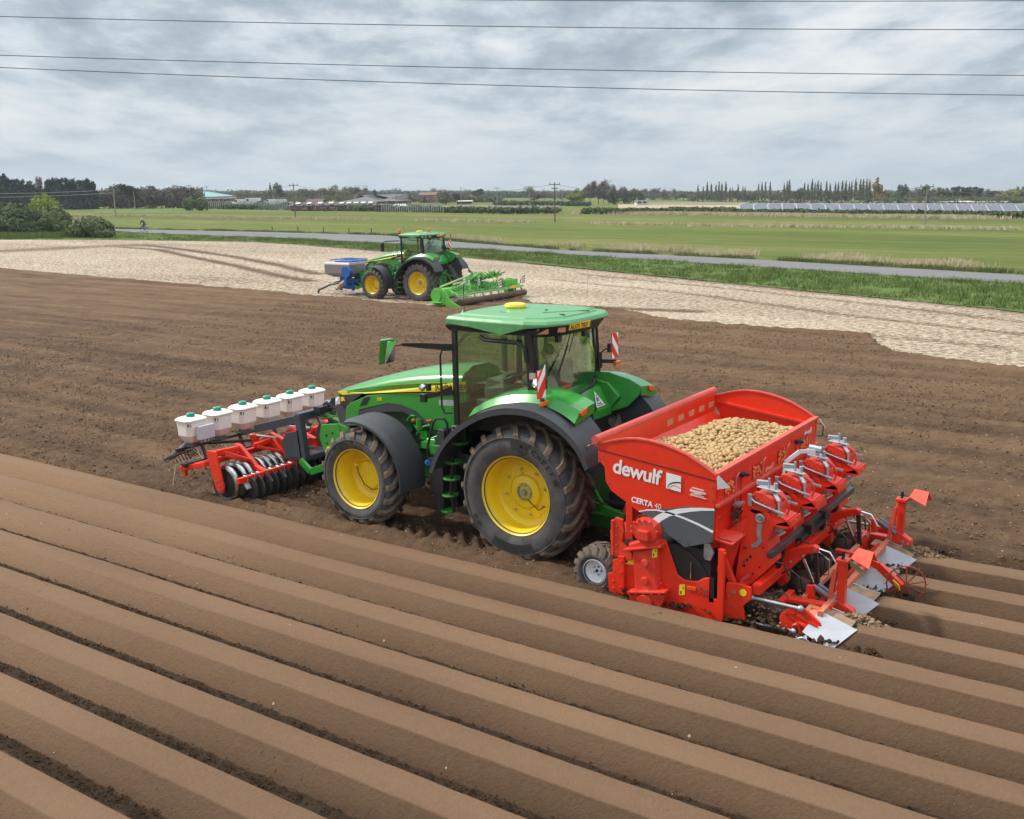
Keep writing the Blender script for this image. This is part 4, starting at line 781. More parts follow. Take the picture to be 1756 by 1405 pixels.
        m = MB(); m.box((cx_+.05, cy_, cz_-.27), (.05, .18, .06)); m.build('indicator', ORG, ar, bevel=.008)
    # steps
    if True:
        m = MB(); m.loft([[(-1.80, -.98, 1.22), (-1.54, -.98, 1.22), (-1.54, -.66, 1.22), (-1.80, -.66, 1.22)], [(-1.76, -.93, 1.46), (-1.58, -.93, 1.46), (-1.58, -.70, 1.46), (-1.76, -.70, 1.46)], [(-1.72, -.88, 1.66), (-1.60, -.88, 1.66), (-1.60, -.74, 1.66), (-1.72, -.74, 1.66)]]); m.bb((-1.82, -1.02, .66), (-1.55, -.62, 1.22)); m.prism([(-1.78, .66), (-1.56, .66), (-1.58, .34), (-1.66, .34)], -1.0, -.64); m.bb((-1.56, -.84, .42), (-1.42, -.60, 1.60)); m.box((-1.28, -.86, 1.62), (.30, .22, .26)); m.build('step_housing', BLK, root, bevel=.012)
        m = MB(); m.bb((-1.815, -.985, 1.27), (-1.55, -.94, 1.42)); m.bb((-1.555, -.985, 1.27), (-1.53, -.66, 1.42)); m.build('battery_cover', GL, root, bevel=.006)
        for i, (x, z) in enumerate([(-1.54, .40), (-1.50, .66), (-1.46, .93), (-1.42, 1.20), (-1.30, 1.52)]):
            m = MB(); x += .04; w_ = .10+.01*i; n = 12; ring = [(x+w_*math.cos(2*math.pi*k/n), -.95+.13*math.sin(2*math.pi*k/n), z) for k in range(n)]; m.tube(ring+[ring[0]], .02, 5)
            for q in (-.06, .0, .06): m.bar((x-w_, -.95+q, z), (x+w_, -.95+q, z), .02, .02)
            for q in (-.05, .05): m.bar((x+q, -1.06, z), (x+q, -.84, z), .015, .015)
            m.build('step', GL, root)
        m = MB(); m.tube([(-1.84, -1.0, 1.22), (-1.82, -1.03, 1.40), (-1.70, -1.03, 1.78), (-1.64, -1.02, 1.86), (-1.50, -1.0, 1.87), (-1.46, -.98, 1.80), (-1.48, -.95, 1.5)], .020, 8); m.tube([(-1.84, -1.0, 1.22), (-1.72, -1.02, 1.10), (-1.60, -1.0, 1.06)], .014, 6); m.build('handrail', BLK, root, smooth=True)
        m = MB(); m.cyl((-1.86, -1.0, 1.13), (-1.80, -1.05, 1.14), .045, n=12); m.build('coupling_cap', BLUE, root)
        m = MB(); m.cyl((-1.80, -.98, 1.08), (-1.68, -.98, 1.12), .035, n=10); m.build('coupling', CHROME, root)
        m = MB(); m.tube([(-1.28, -.985, 1.78), (-1.36, -.985, 1.76), (-1.36, -.985, 1.71), (-1.20, -.985, 1.71), (-1.20, -.985, 1.76), (-1.28, -.985, 1.78)], .014, 5); m.build('door_handle', CHROME, root)
        m = MB(); m.tube([(-1.62, -1.0, 1.0), (-1.64, -1.0, .3)], .016, 5); m.tube([(-1.34, -1.02, 1.3), (-1.40, -1.02, .72), (-1.36, -1.0, .40)], .025, 6); m.build('step_rail', BLK, root)
        m = MB(); m.bb((-1.6, -.6, .45), (-.8, -.3, 1.2)); m.bb((-1.9, .4, .5), (-.8, .85, 1.3)); m.build('fuel_tank', BLK, root, bevel=.03)
    # inner rear body, lift
    m = MB(); m.prism([(.14, 1.80), (.14, 2.34), (.32, 2.28), (.50, 1.98), (.50, 1.85)], -.66, .66); m.prism([(.12, 2.40), (.45, 2.34), (.66, 2.14), (.42, 1.85), (.14, 1.85)], .60, .68); m.prism([(.12, 2.40), (.45, 2.34), (.66, 2.14), (.42, 1.85), (.14, 1.85)], -.68, -.60); m.build('rear_body', GL, root, bevel=.01); m = MB(); m.bb((.10, -.62, 1.30), (.44, .62, 1.86)); m.build('rear_bulkhead', BLK, root)
    if main:
        m = MB(); m.cyl((.37, -.02, 2.18), (.41, -.02, 2.20), .05, n=14); m.build('coupling_cap', M('light_blue_plastic', (.02, .18, .55), .4), root, smooth=True)
        n_ = Vector((.86, 0, .51)); P3 = lambda y, t, k: Vector((.335+.17*t+.002, y, 2.275-.285*t))+n_*(.006+k)
        m = MB(); m.plate([P3(.34, .12, 0), P3(.46, .88, 0), P3(.20, .88, 0)], .006); ts = m.build('triangle_sticker', WHT, root)
        m = MB(); m.plate([P3(.34, .25, .005), P3(.435, .83, .005), P3(.235, .83, .005)], .004); m.build('triangle_inner', BLK, ts)
        m = MB(); m.plate([P3(.34, .31, .009), P3(.42, .80, .009), P3(.25, .80, .009)], .004); m.build('triangle_face', M('sticker_face', (.62, .66, .62), .4), ts)
        text_mesh('triangle_lettering', '25', .075, BLK, P3(.285, .60, .013), (0, 1, 0), (-.51, 0, .86), ts, .001, .002); text_mesh('triangle_lettering', 'km/h', .045, BLK, P3(.275, .77, .013), (0, 1, 0), (-.51, 0, .86), ts, .001, .001)
        m = MB(); m.tube([(.40, .0, 2.16), (.52, .02, 1.95), (.60, .0, 1.6)], .014, 6); m.build('trailer_cable', BLK, root)
    for s in (-1, 1):
        m = MB(); m.bar((.30, .38*s, .80), (1.35, .48*s, .62), .05, .12); m.bar((.45, .42*s, 1.45), (.95, .46*s, .78), .05, .05); m.bar((.2, .4*s, 1.35), (.55, .42*s, 1.5), .08, .10); m.build('lift_arm', GL, root, bevel=.008)
    m = MB(); m.bb((.25, -.35, .55), (.62, .35, 1.45)); m.cyl((.5, 0, 1.35), (1.35, 0, 1.25), .045, n=10); m.bb((.3, -.18, .30), (.95, .18, .5)); m.bar((.95, -.46, .78), (1.15, -.2, .55), .05, .05); m.build('lift_housing', GREEND, root, bevel=.01)
    # seat, console, wheel
    m = MB(); m.bb((-.66, -.26, 2.00), (-.12, .26, 2.13)); m.loft([[(-.14, -.26, 2.08), (.02, -.26, 2.08), (.02, .26, 2.08), (-.14, .26, 2.08)], [(-.10, -.27, 2.4), (.06, -.27, 2.4), (.06, .27, 2.4), (-.10, .27, 2.4)], [(-.04, -.20, 2.76), (.08, -.20, 2.76), (.08, .20, 2.76), (-.04, .20, 2.76)]]); m.bb((-.5, -.2, 1.72), (-.15, .2, 2.0)); m.build('driver_seat', SEATM, root, bevel=.03)
    m = MB(); m.bb((-.60, .30, 2.12), (-.05, .46, 2.22)); m.bb((-.75, .55, 1.72), (-.05, .82, 2.25)); m.build('side_console', TRIM, root, bevel=.02)
    m = MB(); m.loft([[(-1.26, -.30, 1.72), (-.95, -.26, 1.72), (-.95, .26, 1.72), (-1.26, .30, 1.72)], [(-1.22, -.34, 2.25), (-.88, -.26, 2.28), (-.88, .26, 2.28), (-1.22, .34, 2.25)], [(-1.18, -.30, 2.42), (-.95, -.2, 2.36), (-.95, .2, 2.36), (-1.18, .30, 2.42)]]); m.loft([[(-.6, -.62, 1.72), (-.15, -.62, 1.72), (-.15, -.40, 1.72), (-.6, -.40, 1.72)], [(-.55, -.60, 2.26), (-.05, -.60, 2.32), (-.05, -.42, 2.32), (-.55, -.42, 2.26)]]); m.bb((-1.30, -.45, 1.72), (-1.1, .45, 2.1)); m.box((-.98, .0, 2.40), (.08, .30, .18), (0, .5, 0)); m.build('dashboard', TRIM, root, bevel=.02)
    m = MB(); q = Euler((0, math.radians(-28), 0)).to_matrix(); pts = [Vector((-.86, 0, 2.42))+q @ Vector((.20*math.cos(2*math.pi*i/20), .20*math.sin(2*math.pi*i/20), 0)) for i in range(21)]; m.tube(pts, .014, 6); m.cyl((-.95, 0, 2.28), (-.86, 0, 2.42), .03); m.bar(pts[5], pts[15], .03, .015); m.build('steering_wheel', BLK, root)
    m = MB(); m.box((-.9, .66, 2.62), (.05, .26, .2), (0, 0, .4)); m.box((-.75, .74, 2.9), (.05, .2, .16), (0, 0, .4)); m.tube([(-.8, .82, 2.2), (-.8, .80, 3.1)], .015, 5); m.build('monitor', BLK, root)
    m = MB(); m.cyl((-1.52, .66, 2.3), (-1.52, .66, 3.18), .055, n=14); m.cyl((-1.52, .66, 2.95), (-1.52, .66, 3.0), .065, n=14); m.build('exhaust_stack', DGREY, root, smooth=True)
    return root
main_tractor = tag(empty('tractor'), 'large green tractor in front with yellow wheels, pulling the red hopper machine', 'tractor')
make_tractor(main_tractor, True)
far_tractor = tag(empty('tractor', (-24.66, 27.42, -.03)), 'smaller looking green tractor behind, working on pale stubble with orange beacons', 'tractor')
make_tractor(far_tractor, False); far_tractor.scale = (.965, .965, .95)
# ------------------------------------------------------------------ potato planter
pl_root = tag(empty('potato_planter', (3.0, 0, 0)), 'big red hopper machine full of potatoes, hitched behind the nearest tractor', 'planter')
class PP(MB):
    def build(s, *a, **k):
        s.v = [(p[0]-3.0, p[1], p[2]) for p in s.v]; return MB.build(s, *a, **k)
YN, YF = -1.84, 1.83
hop = PP()
side = [(1.69, 1.91), (1.78, 1.80), (1.80, 1.57), (1.88, 1.46), (2.28, 1.24), (2.93, .90), (3.29, 1.03), (3.31, 1.50), (3.32, 1.83)]
arc = [(3.33, 1.87), (3.17, 1.965), (2.95, 2.075), (2.78, 2.13), (2.60, 2.172), (2.42, 2.196), (2.25, 2.20), (2.08, 2.18), (1.90, 2.135), (1.70, 2.07)]
def sidepanel(y, t): hop.prism([(1.69, 1.91), (1.78, 1.80), (1.80, 1.57), (1.88, 1.46), (2.28, 1.24), (2.93, .90), (3.29, 1.03), (3.31, 1.50), (3.33, 1.87)]+arc[1:], y, y+t)
sidepanel(YN, .035); sidepanel(YF-.035, .035)
# front wall, rear wall, floor
hop.bb((1.67, YN+.035, 1.80), (1.71, YF-.035, 2.10)); hop.plate([(1.70, YN+.04, 1.82), (1.70, YF-.04, 1.82), (2.45, YF-.04, 1.10), (2.45, YN+.04, 1.10)], .02)
hop.bb((3.285, YN+.035, 1.03), (3.315, YF-.035, 1.86)); hop.plate([(3.29, YN+.04, 1.30), (3.29, YF-.04, 1.30), (2.5, YF-.04, 1.0), (2.5, YN+.04, 1.0)], .02)
hp_o = hop.build('hopper', RED, pl_root, bevel=.006)
# rims: curved edge caps and rails
m = PP()
for y in (YN-.012, YF-.055):
    m.strip([(x, y, z) for x, z in arc], [(x, y+.067, z) for x, z in arc], .018)
m.bb((3.27, YN, 1.865), (3.345, YF, 1.895)); m.build('hopper_rim', REDO, hp_o, smooth=False)
m = PP(); m.bb((3.315, YN, 1.465), (3.37, YF, 1.505)); m.build('rear_ledge', REDO, hp_o, bevel=.004)
m = PP(); m.cyl((1.66, YN-.03, 2.11), (1.66, YF+.02, 2.13), .055, n=16); m.bb((1.65, YN, 2.02), (1.70, YF, 2.08)); m.build('cover_roll', REDO, hp_o, smooth=True)
m = PP(); m.bar((1.76, YF-.06, 1.98), (3.28, YF-.06, 1.78), .05, .03); m.bar((1.76, YN+.06, 1.98), (3.28, YN+.06, 1.78), .05, .03); m.build_each('inner_rail', REDD, hp_o)
m = PP(); m.bar((1.69, YN-.004, 1.985), (3.325, YN-.004, 1.80), .012, .006, (0, 1, 0)); m.build('panel_seam', M('dark_seam', (.12, .012, .006), .6), hp_o)
m = PP(); m.plate([(3.33, YN-.005, 1.85), (3.355, YN-.0, 1.87), (3.47, YN+.08, 1.72), (3.34, YN+.0, 1.70)], .01); m.build('corner_plate', WHT, hp_o)
m = PP(); m.plate([(3.345, YF+.0, 1.87), (3.36, YF+.02, 1.85), (3.46, YF+.03, 1.72), (3.44, YF+.03, 1.72)], .01); m.build('corner_plate', WHT, hp_o)
# grey lower panel with white arcs
m = PP(); m.prism([(2.29, 1.245), (2.60, 1.335), (2.95, 1.42), (3.315, 1.455), (3.295, 1.025), (2.93, .892)], YN-.008, YN-.002); gp = m.build('grey_panel', M('graphite_paint', (.085, .10, .11), .4, var=.05), hp_o)
def arcstrip(P, w, name):
    pts = [Vector((x, YN-.010, z)) for x, z in P]; m = PP(); A = []; B = []
    for i, p in enumerate(pts):
        d = (pts[min(i+1, len(pts)-1)]-pts[max(i-1, 0)]).normalized(); nrm = Vector((-d.z, 0, d.x)); ww = w[0]+(w[1]-w[0])*i/(len(pts)-1); A.append(p+nrm*ww); B.append(p-nrm*ww)
    m.strip(A, B, .003); return m.build(name, WHT, gp)
arcstrip([(2.29, 1.25), (2.40, 1.285), (2.54, 1.31), (2.72, 1.30), (2.92, 1.265), (3.12, 1.215), (3.30, 1.155)], (.006, .016), 'white_arc')
arcstrip([(2.50, 1.135), (2.58, 1.215), (2.70, 1.29), (2.84, 1.345), (3.0, 1.39), (3.15, 1.42), (3.31, 1.44)], (.05, .012), 'white_arc')
m = PP(); m.bolts([(2.37, YN-.008, 1.235), (2.6, YN-.008, 1.13), (2.83, YN-.008, .985), (2.96, YN-.008, .955), (3.26, YN-.008, 1.08), (1.76, YN, 1.9), (1.84, YN, 1.56), (3.27, YN, 1.72), (3.27, YN, 1.55)], (0, -1, 0), .012, .01); m.build_each('panel_bolt', STEEL, hp_o)
# lettering
off = Vector((-3, 0, 0)); sl = (1, 0, -.112)
def T(s, size, x, z, y=YN-.006, bold=0, mat=WHT, name='panel_lettering', xd=(1, 0, -.108), sp=1.0): return text_mesh(name, s, size, mat, (x-3, y, z), xd, (0, 0, 1), hp_o, .002, bold, spacing=sp)
T('dewulf', .265, 1.90, 1.715, bold=.0055, name='brand_lettering', sp=.95)
T('CERTA', .098, 2.175, 1.362, bold=.003, xd=(1, 0, -.09)); T('40', .098, 2.50, 1.333, bold=-.001, xd=(1, 0, -.09)); T('integral', .048, 2.645, 1.315, bold=.001, xd=(1, 0, -.09))
m = PP(); m.bar((3.01, YN-.008, 1.675), (3.17, YN-.008, 1.658), .004, .014, (0, 0, 1)); m.bar((2.985, YN-.008, 1.580), (3.20, YN-.008, 1.557), .004, .010, (0, 0, 1)); m.bar((3.0, YN-.008, 1.598), (3.17, YN-.008, 1.579), .004, .008, (0, 0, 1))
m.prism([(2.985, 1.655), (3.03, 1.645), (3.10, 1.642), (3.20, 1.632), (3.195, 1.615), (3.17, 1.612), (3.12, 1.598), (3.06, 1.60), (3.02, 1.618), (2.985, 1.625)], YN-.010, YN-.006); m.bar((2.99, YN-.012, 1.640), (3.16, YN-.012, 1.625), .002, .003, (0, 0, 1)); m.build_each('dealer_emblem', M('faded_white', (.80, .62, .56), .5), hp_o)
def logo(o_, ux, uy, s, par, nm='logo_square'):
    o_, ux, uy = V3(o_), V3(ux).normalized(), V3(uy).normalized(); nrm = ux.cross(uy)
    m = PP(); m.plate([o_, o_+ux*s, o_+ux*s+uy*s, o_+uy*s], .004); lo = m.build(nm, WHT, par)
    pts = [o_+ux*s*a+uy*s*b for a, b in ((.10, .0), (.14, .18), (.26, .34), (.45, .46), (.70, .55), (1.0, .60))]; m = PP()
    n_ = o_*0+nrm*.004; m.strip([p+n_+uy*.008*1 for p in pts], [p+n_-uy*.010*1 for p in pts], .001); m.build('logo_arc', BLK, lo)
    pts = [o_+ux*s*a+uy*s*b for a, b in ((.22, -.0), (.30, .16), (.42, .28), (.62, .33), (.85, .28), (1.0, .20))]; m = PP(); m.strip([p+n_+uy*.004 for p in pts], [p+n_-uy*.005 for p in pts], .001); m.build('logo_arc', RED, lo)
logo((2.665, YN-.010, 1.615), (1, 0, -.108), (0, 0, 1), .20, hp_o)
# rear wall details
for i, y in enumerate((-1.38, -.48, .42, 1.32)):
    m = PP(); m.bb((3.318, y-.20, 1.53), (3.324, y+.12, 1.72)); w_ = m.build('inspection_window', M('window_red_plastic', (.42, .03, .012), .3, var=.15), hp_o)
    m = PP()
    for k in range(22): m.sphere((3.328, y-.18+.28*rng.random(), 1.54+.16*rng.random()), (.012, .024, .020), 8)
    m.build('potatoes_behind_window', M('tinted_potato', (.75, .20, .06), .5), w_, smooth=True); w_.children[0]['kind'] = 'stuff'
    m = PP(); m.box((3.39, y+.1, 1.38), (.10, .16, .025)); m.box((3.36, y+.1, 1.22), (.035, .035, .30)); m.tube([(3.34, y+.1, 1.38), (3.35, y+.1, 1.72), (3.36, y+.16, 1.76)], .007, 5); m.build('agitator_bracket', GALV, hp_o)
    m = PP()
    for k in range(16): m.box((3.35+.05*rng.random(), y+.02+.16*rng.random(), 1.15+.14*rng.random()), (.02, .02, .12), (rng.random(), rng.random(), rng.random()))
    m.build('brush', M('brown_brush', (.12, .07, .045), .9, var=.4), hp_o)
    m = PP(); m.bolts([(3.316, y-.30, z) for z in (1.0+.08, 1.3, 1.56, 1.7)], (1, 0, 0), .012, .01); m.build('wall_bolts', STEEL, hp_o)
for y in (-1.05, .95):
    m = PP(); m.cyl((3.33, y, 1.70), (3.40, y+.05, 1.70), .032, n=10); m.box((3.35, y-.02, 1.70), (.05, .10, .05)); m.tube([(3.34, y-.05, 1.68), (3.35, y-.08, 1.5), (3.36, y-.08, 1.1)], .006, 5); m.build('hopper_camera', BLK, hp_o)
text_mesh('brand_lettering', 'dewulf', .115, WHT, (.322, 1.28, 1.70), (0, 1, 0), (0, 0, 1), hp_o, .002, .003)
text_mesh('panel_lettering', 'dewulf', .11, M('faded_lettering', (.8, .35, .3), .5), (.322, -.22, 1.52), (0, 1, 0), (0, 0, 1), hp_o, .002, .003)
m = PP(); m.tube([(3.33, 1.86, 1.78), (3.40, 1.88, 1.77), (3.40, 1.88, 1.60), (3.33, 1.86, 1.59)], .010, 6); m.build('hopper_handle', BLK, hp_o)
for k in range(5):
    m = PP(); y = .1+.36*k; m.add([(1.713, y, 1.99), (1.713, y+.20, 1.99), (1.713, y+.20, 1.90), (1.713, y, 1.90)], [(0, 1, 2, 3)]); m.build('faded_sticker', M('faded_sticker', (.62, .22, .12), .6), hp_o)
# ---- frame and side plates
for s in (-1, 1):
    y0, y1 = (YN+.005)*1, (YN+.035)
    if s > 0: y0, y1 = 1.80, 1.83
    m = PP(); m.prism([(1.95, .02), (1.90, .10), (1.90, .52), (1.99, .56), (2.05, .66), (2.17, .72), (2.58, .94), (2.66, .93), (2.74, .72), (2.83, .50), (2.92, .455), (3.10, .47), (3.18, .53), (3.28, .56), (3.28, .30), (3.44, .28), (3.44, .02), (2.9, -.04), (2.3, -.05)], y0, y1); sp = m.build('side_plate', RED, pl_root, bevel=.008)
    m = PP(); m.prism([(3.46, .08), (3.48, .53), (3.62, .555), (3.80, .54), (3.80, .38), (3.70, .28), (3.73, .10)], y0, y1+.01); rp = m.build('rear_plate', RED, pl_root, bevel=.006)
    o_ = y0 if s < 0 else y1
    m = PP(); m.bolts([(x, o_, z) for x, z in ((3.53, .38), (3.57, .44), (3.60, .44), (3.55, .25), (3.68, .13), (3.52, .14), (3.75, .36), (3.14, .40), (3.14, .34), (3.22, .38), (3.22, .32), (2.0, .3), (2.0, .2), (1.95, .42))], (0, s, 0), .016, .018); m.build('plate_bolts', STEEL, rp)
    m = PP(); m.cyl((3.70, o_, .455), (3.70, o_+s*.004, .455), .045, n=20); m.build('yellow_sticker', YST, rp)
    # gearbox bulge
    yo = o_; G_ = s
    m = PP(); m.loft([[(2.16, yo, .70), (2.62, yo, .86), (2.60, yo, 1.0), (2.16, yo, .82)], [(2.18, yo+G_*.09, .71), (2.60, yo+G_*.09, .85), (2.58, yo+G_*.09, .98), (2.18, yo+G_*.09, .81)]])
    m.loft([[(2.24, yo, .16), (2.62, yo, .20), (2.58, yo, .84), (2.20, yo, .74)], [(2.28, yo+G_*.08, .18), (2.58, yo+G_*.08, .22), (2.54, yo+G_*.08, .80), (2.24, yo+G_*.08, .72)]])
    n = 16; ring = [(2.42+.21*math.cos(2*math.pi*k/n), yo, 1.03+.17*math.sin(2*math.pi*k/n)) for k in range(n)]; m.loft([ring, [(2.42+.18*math.cos(2*math.pi*k/n), yo+G_*.12, 1.03+.145*math.sin(2*math.pi*k/n)) for k in range(n)]]); m.box((2.42, yo+G_*.14, .99), (.15, .06, .13))
    m.bolts([(2.42+.185*math.cos(.2+math.pi*k/7), yo+G_*.10, 1.03+.155*math.sin(.2+math.pi*k/7)) for k in range(8)], (0, G_, 0), .022, .035)
    for z in (.56, .32): m.cyl((2.42, yo+G_*.07, z+.05), (2.42, yo+G_*.12, z+.05), .055, .05, 14)
    m.loft([[(2.20, yo, .16), (2.72, yo, .27), (2.70, yo, .16), (2.62, yo, -.02), (2.30, yo, -.05), (2.20, yo, .05)], [(2.21, yo+G_*.13, .15), (2.71, yo+G_*.13, .25), (2.69, yo+G_*.13, .14), (2.60, yo+G_*.11, -.02), (2.32, yo+G_*.11, -.05), (2.22, yo+G_*.12, .05)]])
    m.bar((2.19, yo+G_*.07, .18), (2.73, yo+G_*.07, .29), .16, .03, (0, 0, 1)); m.bar((2.13, yo+G_*.06, .735), (2.66, yo+G_*.06, .88), .14, .035); m.cyl((2.44, yo+G_*.12, .09), (2.44, yo+G_*.15, .09), .11, n=18)
    m.build('gearbox', REDD, sp, bevel=.010)
    m = PP(); m.bolts([(2.64-.02*k, yo+G_*.03, .30+.065*k) for k in range(9)]+[(2.22+.11*k, yo+G_*.14, .19+.02*k) for k in range(5)], (0, G_, 0), .020, .02); m.build('gearbox_bolts', REDD, sp)
    if s < 0:
        for a, b, w_, h_ in ((2.06, .50, .16, .11), (2.52, .70, .07, .13), (2.86, .24, .075, .14)):
            m = PP(); yy = yo-(.004 if a != 2.52 else .093); m.plate([(a, yy, b), (a+w_, yy, b+.02), (a+w_, yy, b+h_+.02), (a, yy, b+h_)], .003); st_ = m.build('yellow_sticker', YST, sp)
            m = PP(); m.plate([(a+.015, yy-.003, b+.02), (a+w_*.4, yy-.003, b+.03), (a+w_*.4, yy-.003, b+h_*.5), (a+.015, yy-.003, b+h_*.45)], .003); m.plate([(a+w_*.6, yy-.003, b+h_*.7), (a+w_*.85, yy-.003, b+h_*.72), (a+w_*.7, yy-.003, b+h_*.95)], .003); m.build('sticker_marks', BLK, st_)
        m = PP(); m.cyl((2.11, yo, .70), (2.11, yo-.005, .70), .038, n=18); m.build('yellow_sticker', YST, sp)
        m = PP(); m.box((3.03, yo-.01, .37), (.12, .02, .045)); m.build('reflector', ORG, sp, bevel=.004)
        m = PP(); m.bb((3.26, yo, .24), (3.32, yo+.02, .56)); m.build('rubber_flap', BLK, sp)
    # upright post
    m = PP(); m.bb((3.395, yo-G_*-.01, .05), (3.475, yo+G_*.07, .97)); m.bolts([(3.48, yo+G_*.04, .93)], (0, G_, 0), .02, .04); m.build('upright_post', RED, pl_root, bevel=.006)
    # front bracket
    m = PP(); m.prism([(1.92, .60), (1.90, 1.05), (1.96, 1.12), (2.06, 1.10), (2.08, .95), (2.05, .80), (2.20, .68), (2.20, .58), (2.05, .56)], yo-G_*.02, yo+G_*.03); m.bb((1.90, min(yo, yo+G_*.05), .60), (1.94, max(yo, yo+G_*.05), 1.08)); m.bolts([(1.98, yo+G_*.03, z) for z in (.65, .75, .88, 1.0)], (0, G_, 0), .014, .02); m.build('front_bracket', REDD, pl_root, bevel=.008)
    m = PP(); m.prism([(1.88, .10), (1.86, .35), (1.93, .37), (2.02, .62), (2.10, .62), (2.10, .10)], yo+G_*.03, yo+G_*.06); m.bolts([(1.95, yo+G_*.06, z) for z in (.16, .26)]+[(2.06, yo+G_*.06, z) for z in (.2, .4, .55)], (0, G_, 0), .016, .02); m.build('wheel_bracket', RED, pl_root, bevel=.006)
m = PP(); m.bar((1.98, -1.5, 1.22), (2.02, -1.55, .55), .08, .10); m.bar((2.10, -1.35, 1.30), (2.22, -1.35, .75), .10, .14); m.cyl((1.98, -1.45, .95), (2.14, -1.50, 1.22), .022); m.bar((2.05, 1.5, 1.22), (2.05, 1.55, .55), .08, .10); m.build_each('front_link', RED, pl_root, bevel=.006)
m = PP(); m.cyl((2.02, -1.5, .85), (2.30, -1.2, .35), .05, n=12); m.tube([(2.15, -1.6, 1.15), (2.35, -1.5, 1.10), (2.6, -1.5, .95), (2.8, -1.5, .8)], .022, 6); m.tube([(2.2, -1.5, 1.18), (2.5, -1.45, 1.0), (2.75, -1.6, .85)], .015, 6); m.build('hydraulic_hose', BLK, pl_root, smooth=True)
m = PP(); m.bb((1.98, -1.78, .10), (2.35, 1.78, .75)); m.lathe([(.50, -1.78), (.50, 1.78)], (2.75, 0, .38), 'y', 24); m.add([], []); m.bb((2.3, -1.78, .4), (3.25, 1.78, .88)); m.cyl((2.75, -1.795, .38), (2.75, 1.795, .38), .49, n=24); m.build('tiller_drum', BLK, pl_root, smooth=True)
m = PP(); m.bar((3.25, -1.62, .98), (3.02, -1.7, .42), .05, .07); m.bar((2.75, -1.75, .30), (3.3, -1.55, .62), .05, .08); m.bar((3.28, -1.62, .95), (3.60, -1.70, .28), .05, .08); m.build('red_strut', RED, pl_root, bevel=.006)
m = PP(); m.prism([(3.16, .80), (3.16, .98), (3.24, .98), (3.29, .86), (3.25, .76), (3.18, .76)], -1.80, -1.76); m.build('steel_bracket', GALV, pl_root, bevel=.004)
m = PP(); m.tube([(3.30, -1.72, .48), (3.36, -1.76, .50), (3.38, -1.76, .30), (3.45, -1.74, .20)], .010, 5); m.tube([(3.32, -1.70, .30), (3.42, -1.76, .22), (3.6, -1.7, .20), (3.74, -1.66, .30)], .012, 5); m.tube([(3.0, -1.81, .48), (3.0, -1.81, .70)], .012, 5); m.build('steel_hose', CHROME, pl_root, smooth=True)
# seat platform
m = PP(); m.prism([(3.31, .80), (3.31, 1.05), (3.35, 1.09), (3.55, 1.09), (3.55, 1.0), (3.42, .55), (3.36, .45)], -1.62, 1.50); m.build('hopper_base', RED, pl_root, bevel=.008)
m = PP(); m.plate([(3.30, -1.82, 1.055), (3.54, -1.82, 1.02), (3.62, -1.55, 1.10), (3.31, -1.55, 1.10)], .025); m.build('step_plate', REDD, pl_root, bevel=.004)
for k in range(3):
    m = PP(); m.plate([(3.33, -1.80+.03*k, 1.074+.002*k), (3.52, -1.80+.03*k, 1.048+.003*k), (3.52, -1.788+.03*k, 1.050+.003*k), (3.33, -1.788+.03*k, 1.076+.002*k)], .006); m.build('grip_slot', BLK, pl_root)
# support wheels
def small_wheel(y, s):
    m = PP(); cx, cz = 1.58, .26
    m.lathe([(.165, y), (.18, y+.012*-s), (.172, y-.03*s), (.155, y-.05*s), (.13, y-.09*s), (.06, y-.11*s), (.055, y-.08*s), (0, y-.08*s)], (cx, 0, cz), n=32); wo = m.build('support_wheel', WHT, pl_root, smooth=True)
    m = PP(); tyre(m, cx, y-.17*s, cz, .35, .17, .36, s, 15, lh=.03); m.build('tyre', [RUB, LUG], wo, smooth=True)
    m = PP(); m.bolts([(cx+.055*math.cos(a), y-.10*s, cz+.055*math.sin(a)) for a in (0, 1.25, 2.5, 3.77, 5.03)], (0, s, 0), .012, .02); m.cyl((cx, y-.1*s, cz), (cx, y-.06*s, cz), .02, n=8); m.build('hub', BLK, wo)
    m = PP(); m.bar((cx, y-.34*s, cz), (1.95, y-.34*s, .55), .06, .10); m.build('wheel_arm', RED, pl_root)
small_wheel(-1.76, -1); small_wheel(1.76, 1)
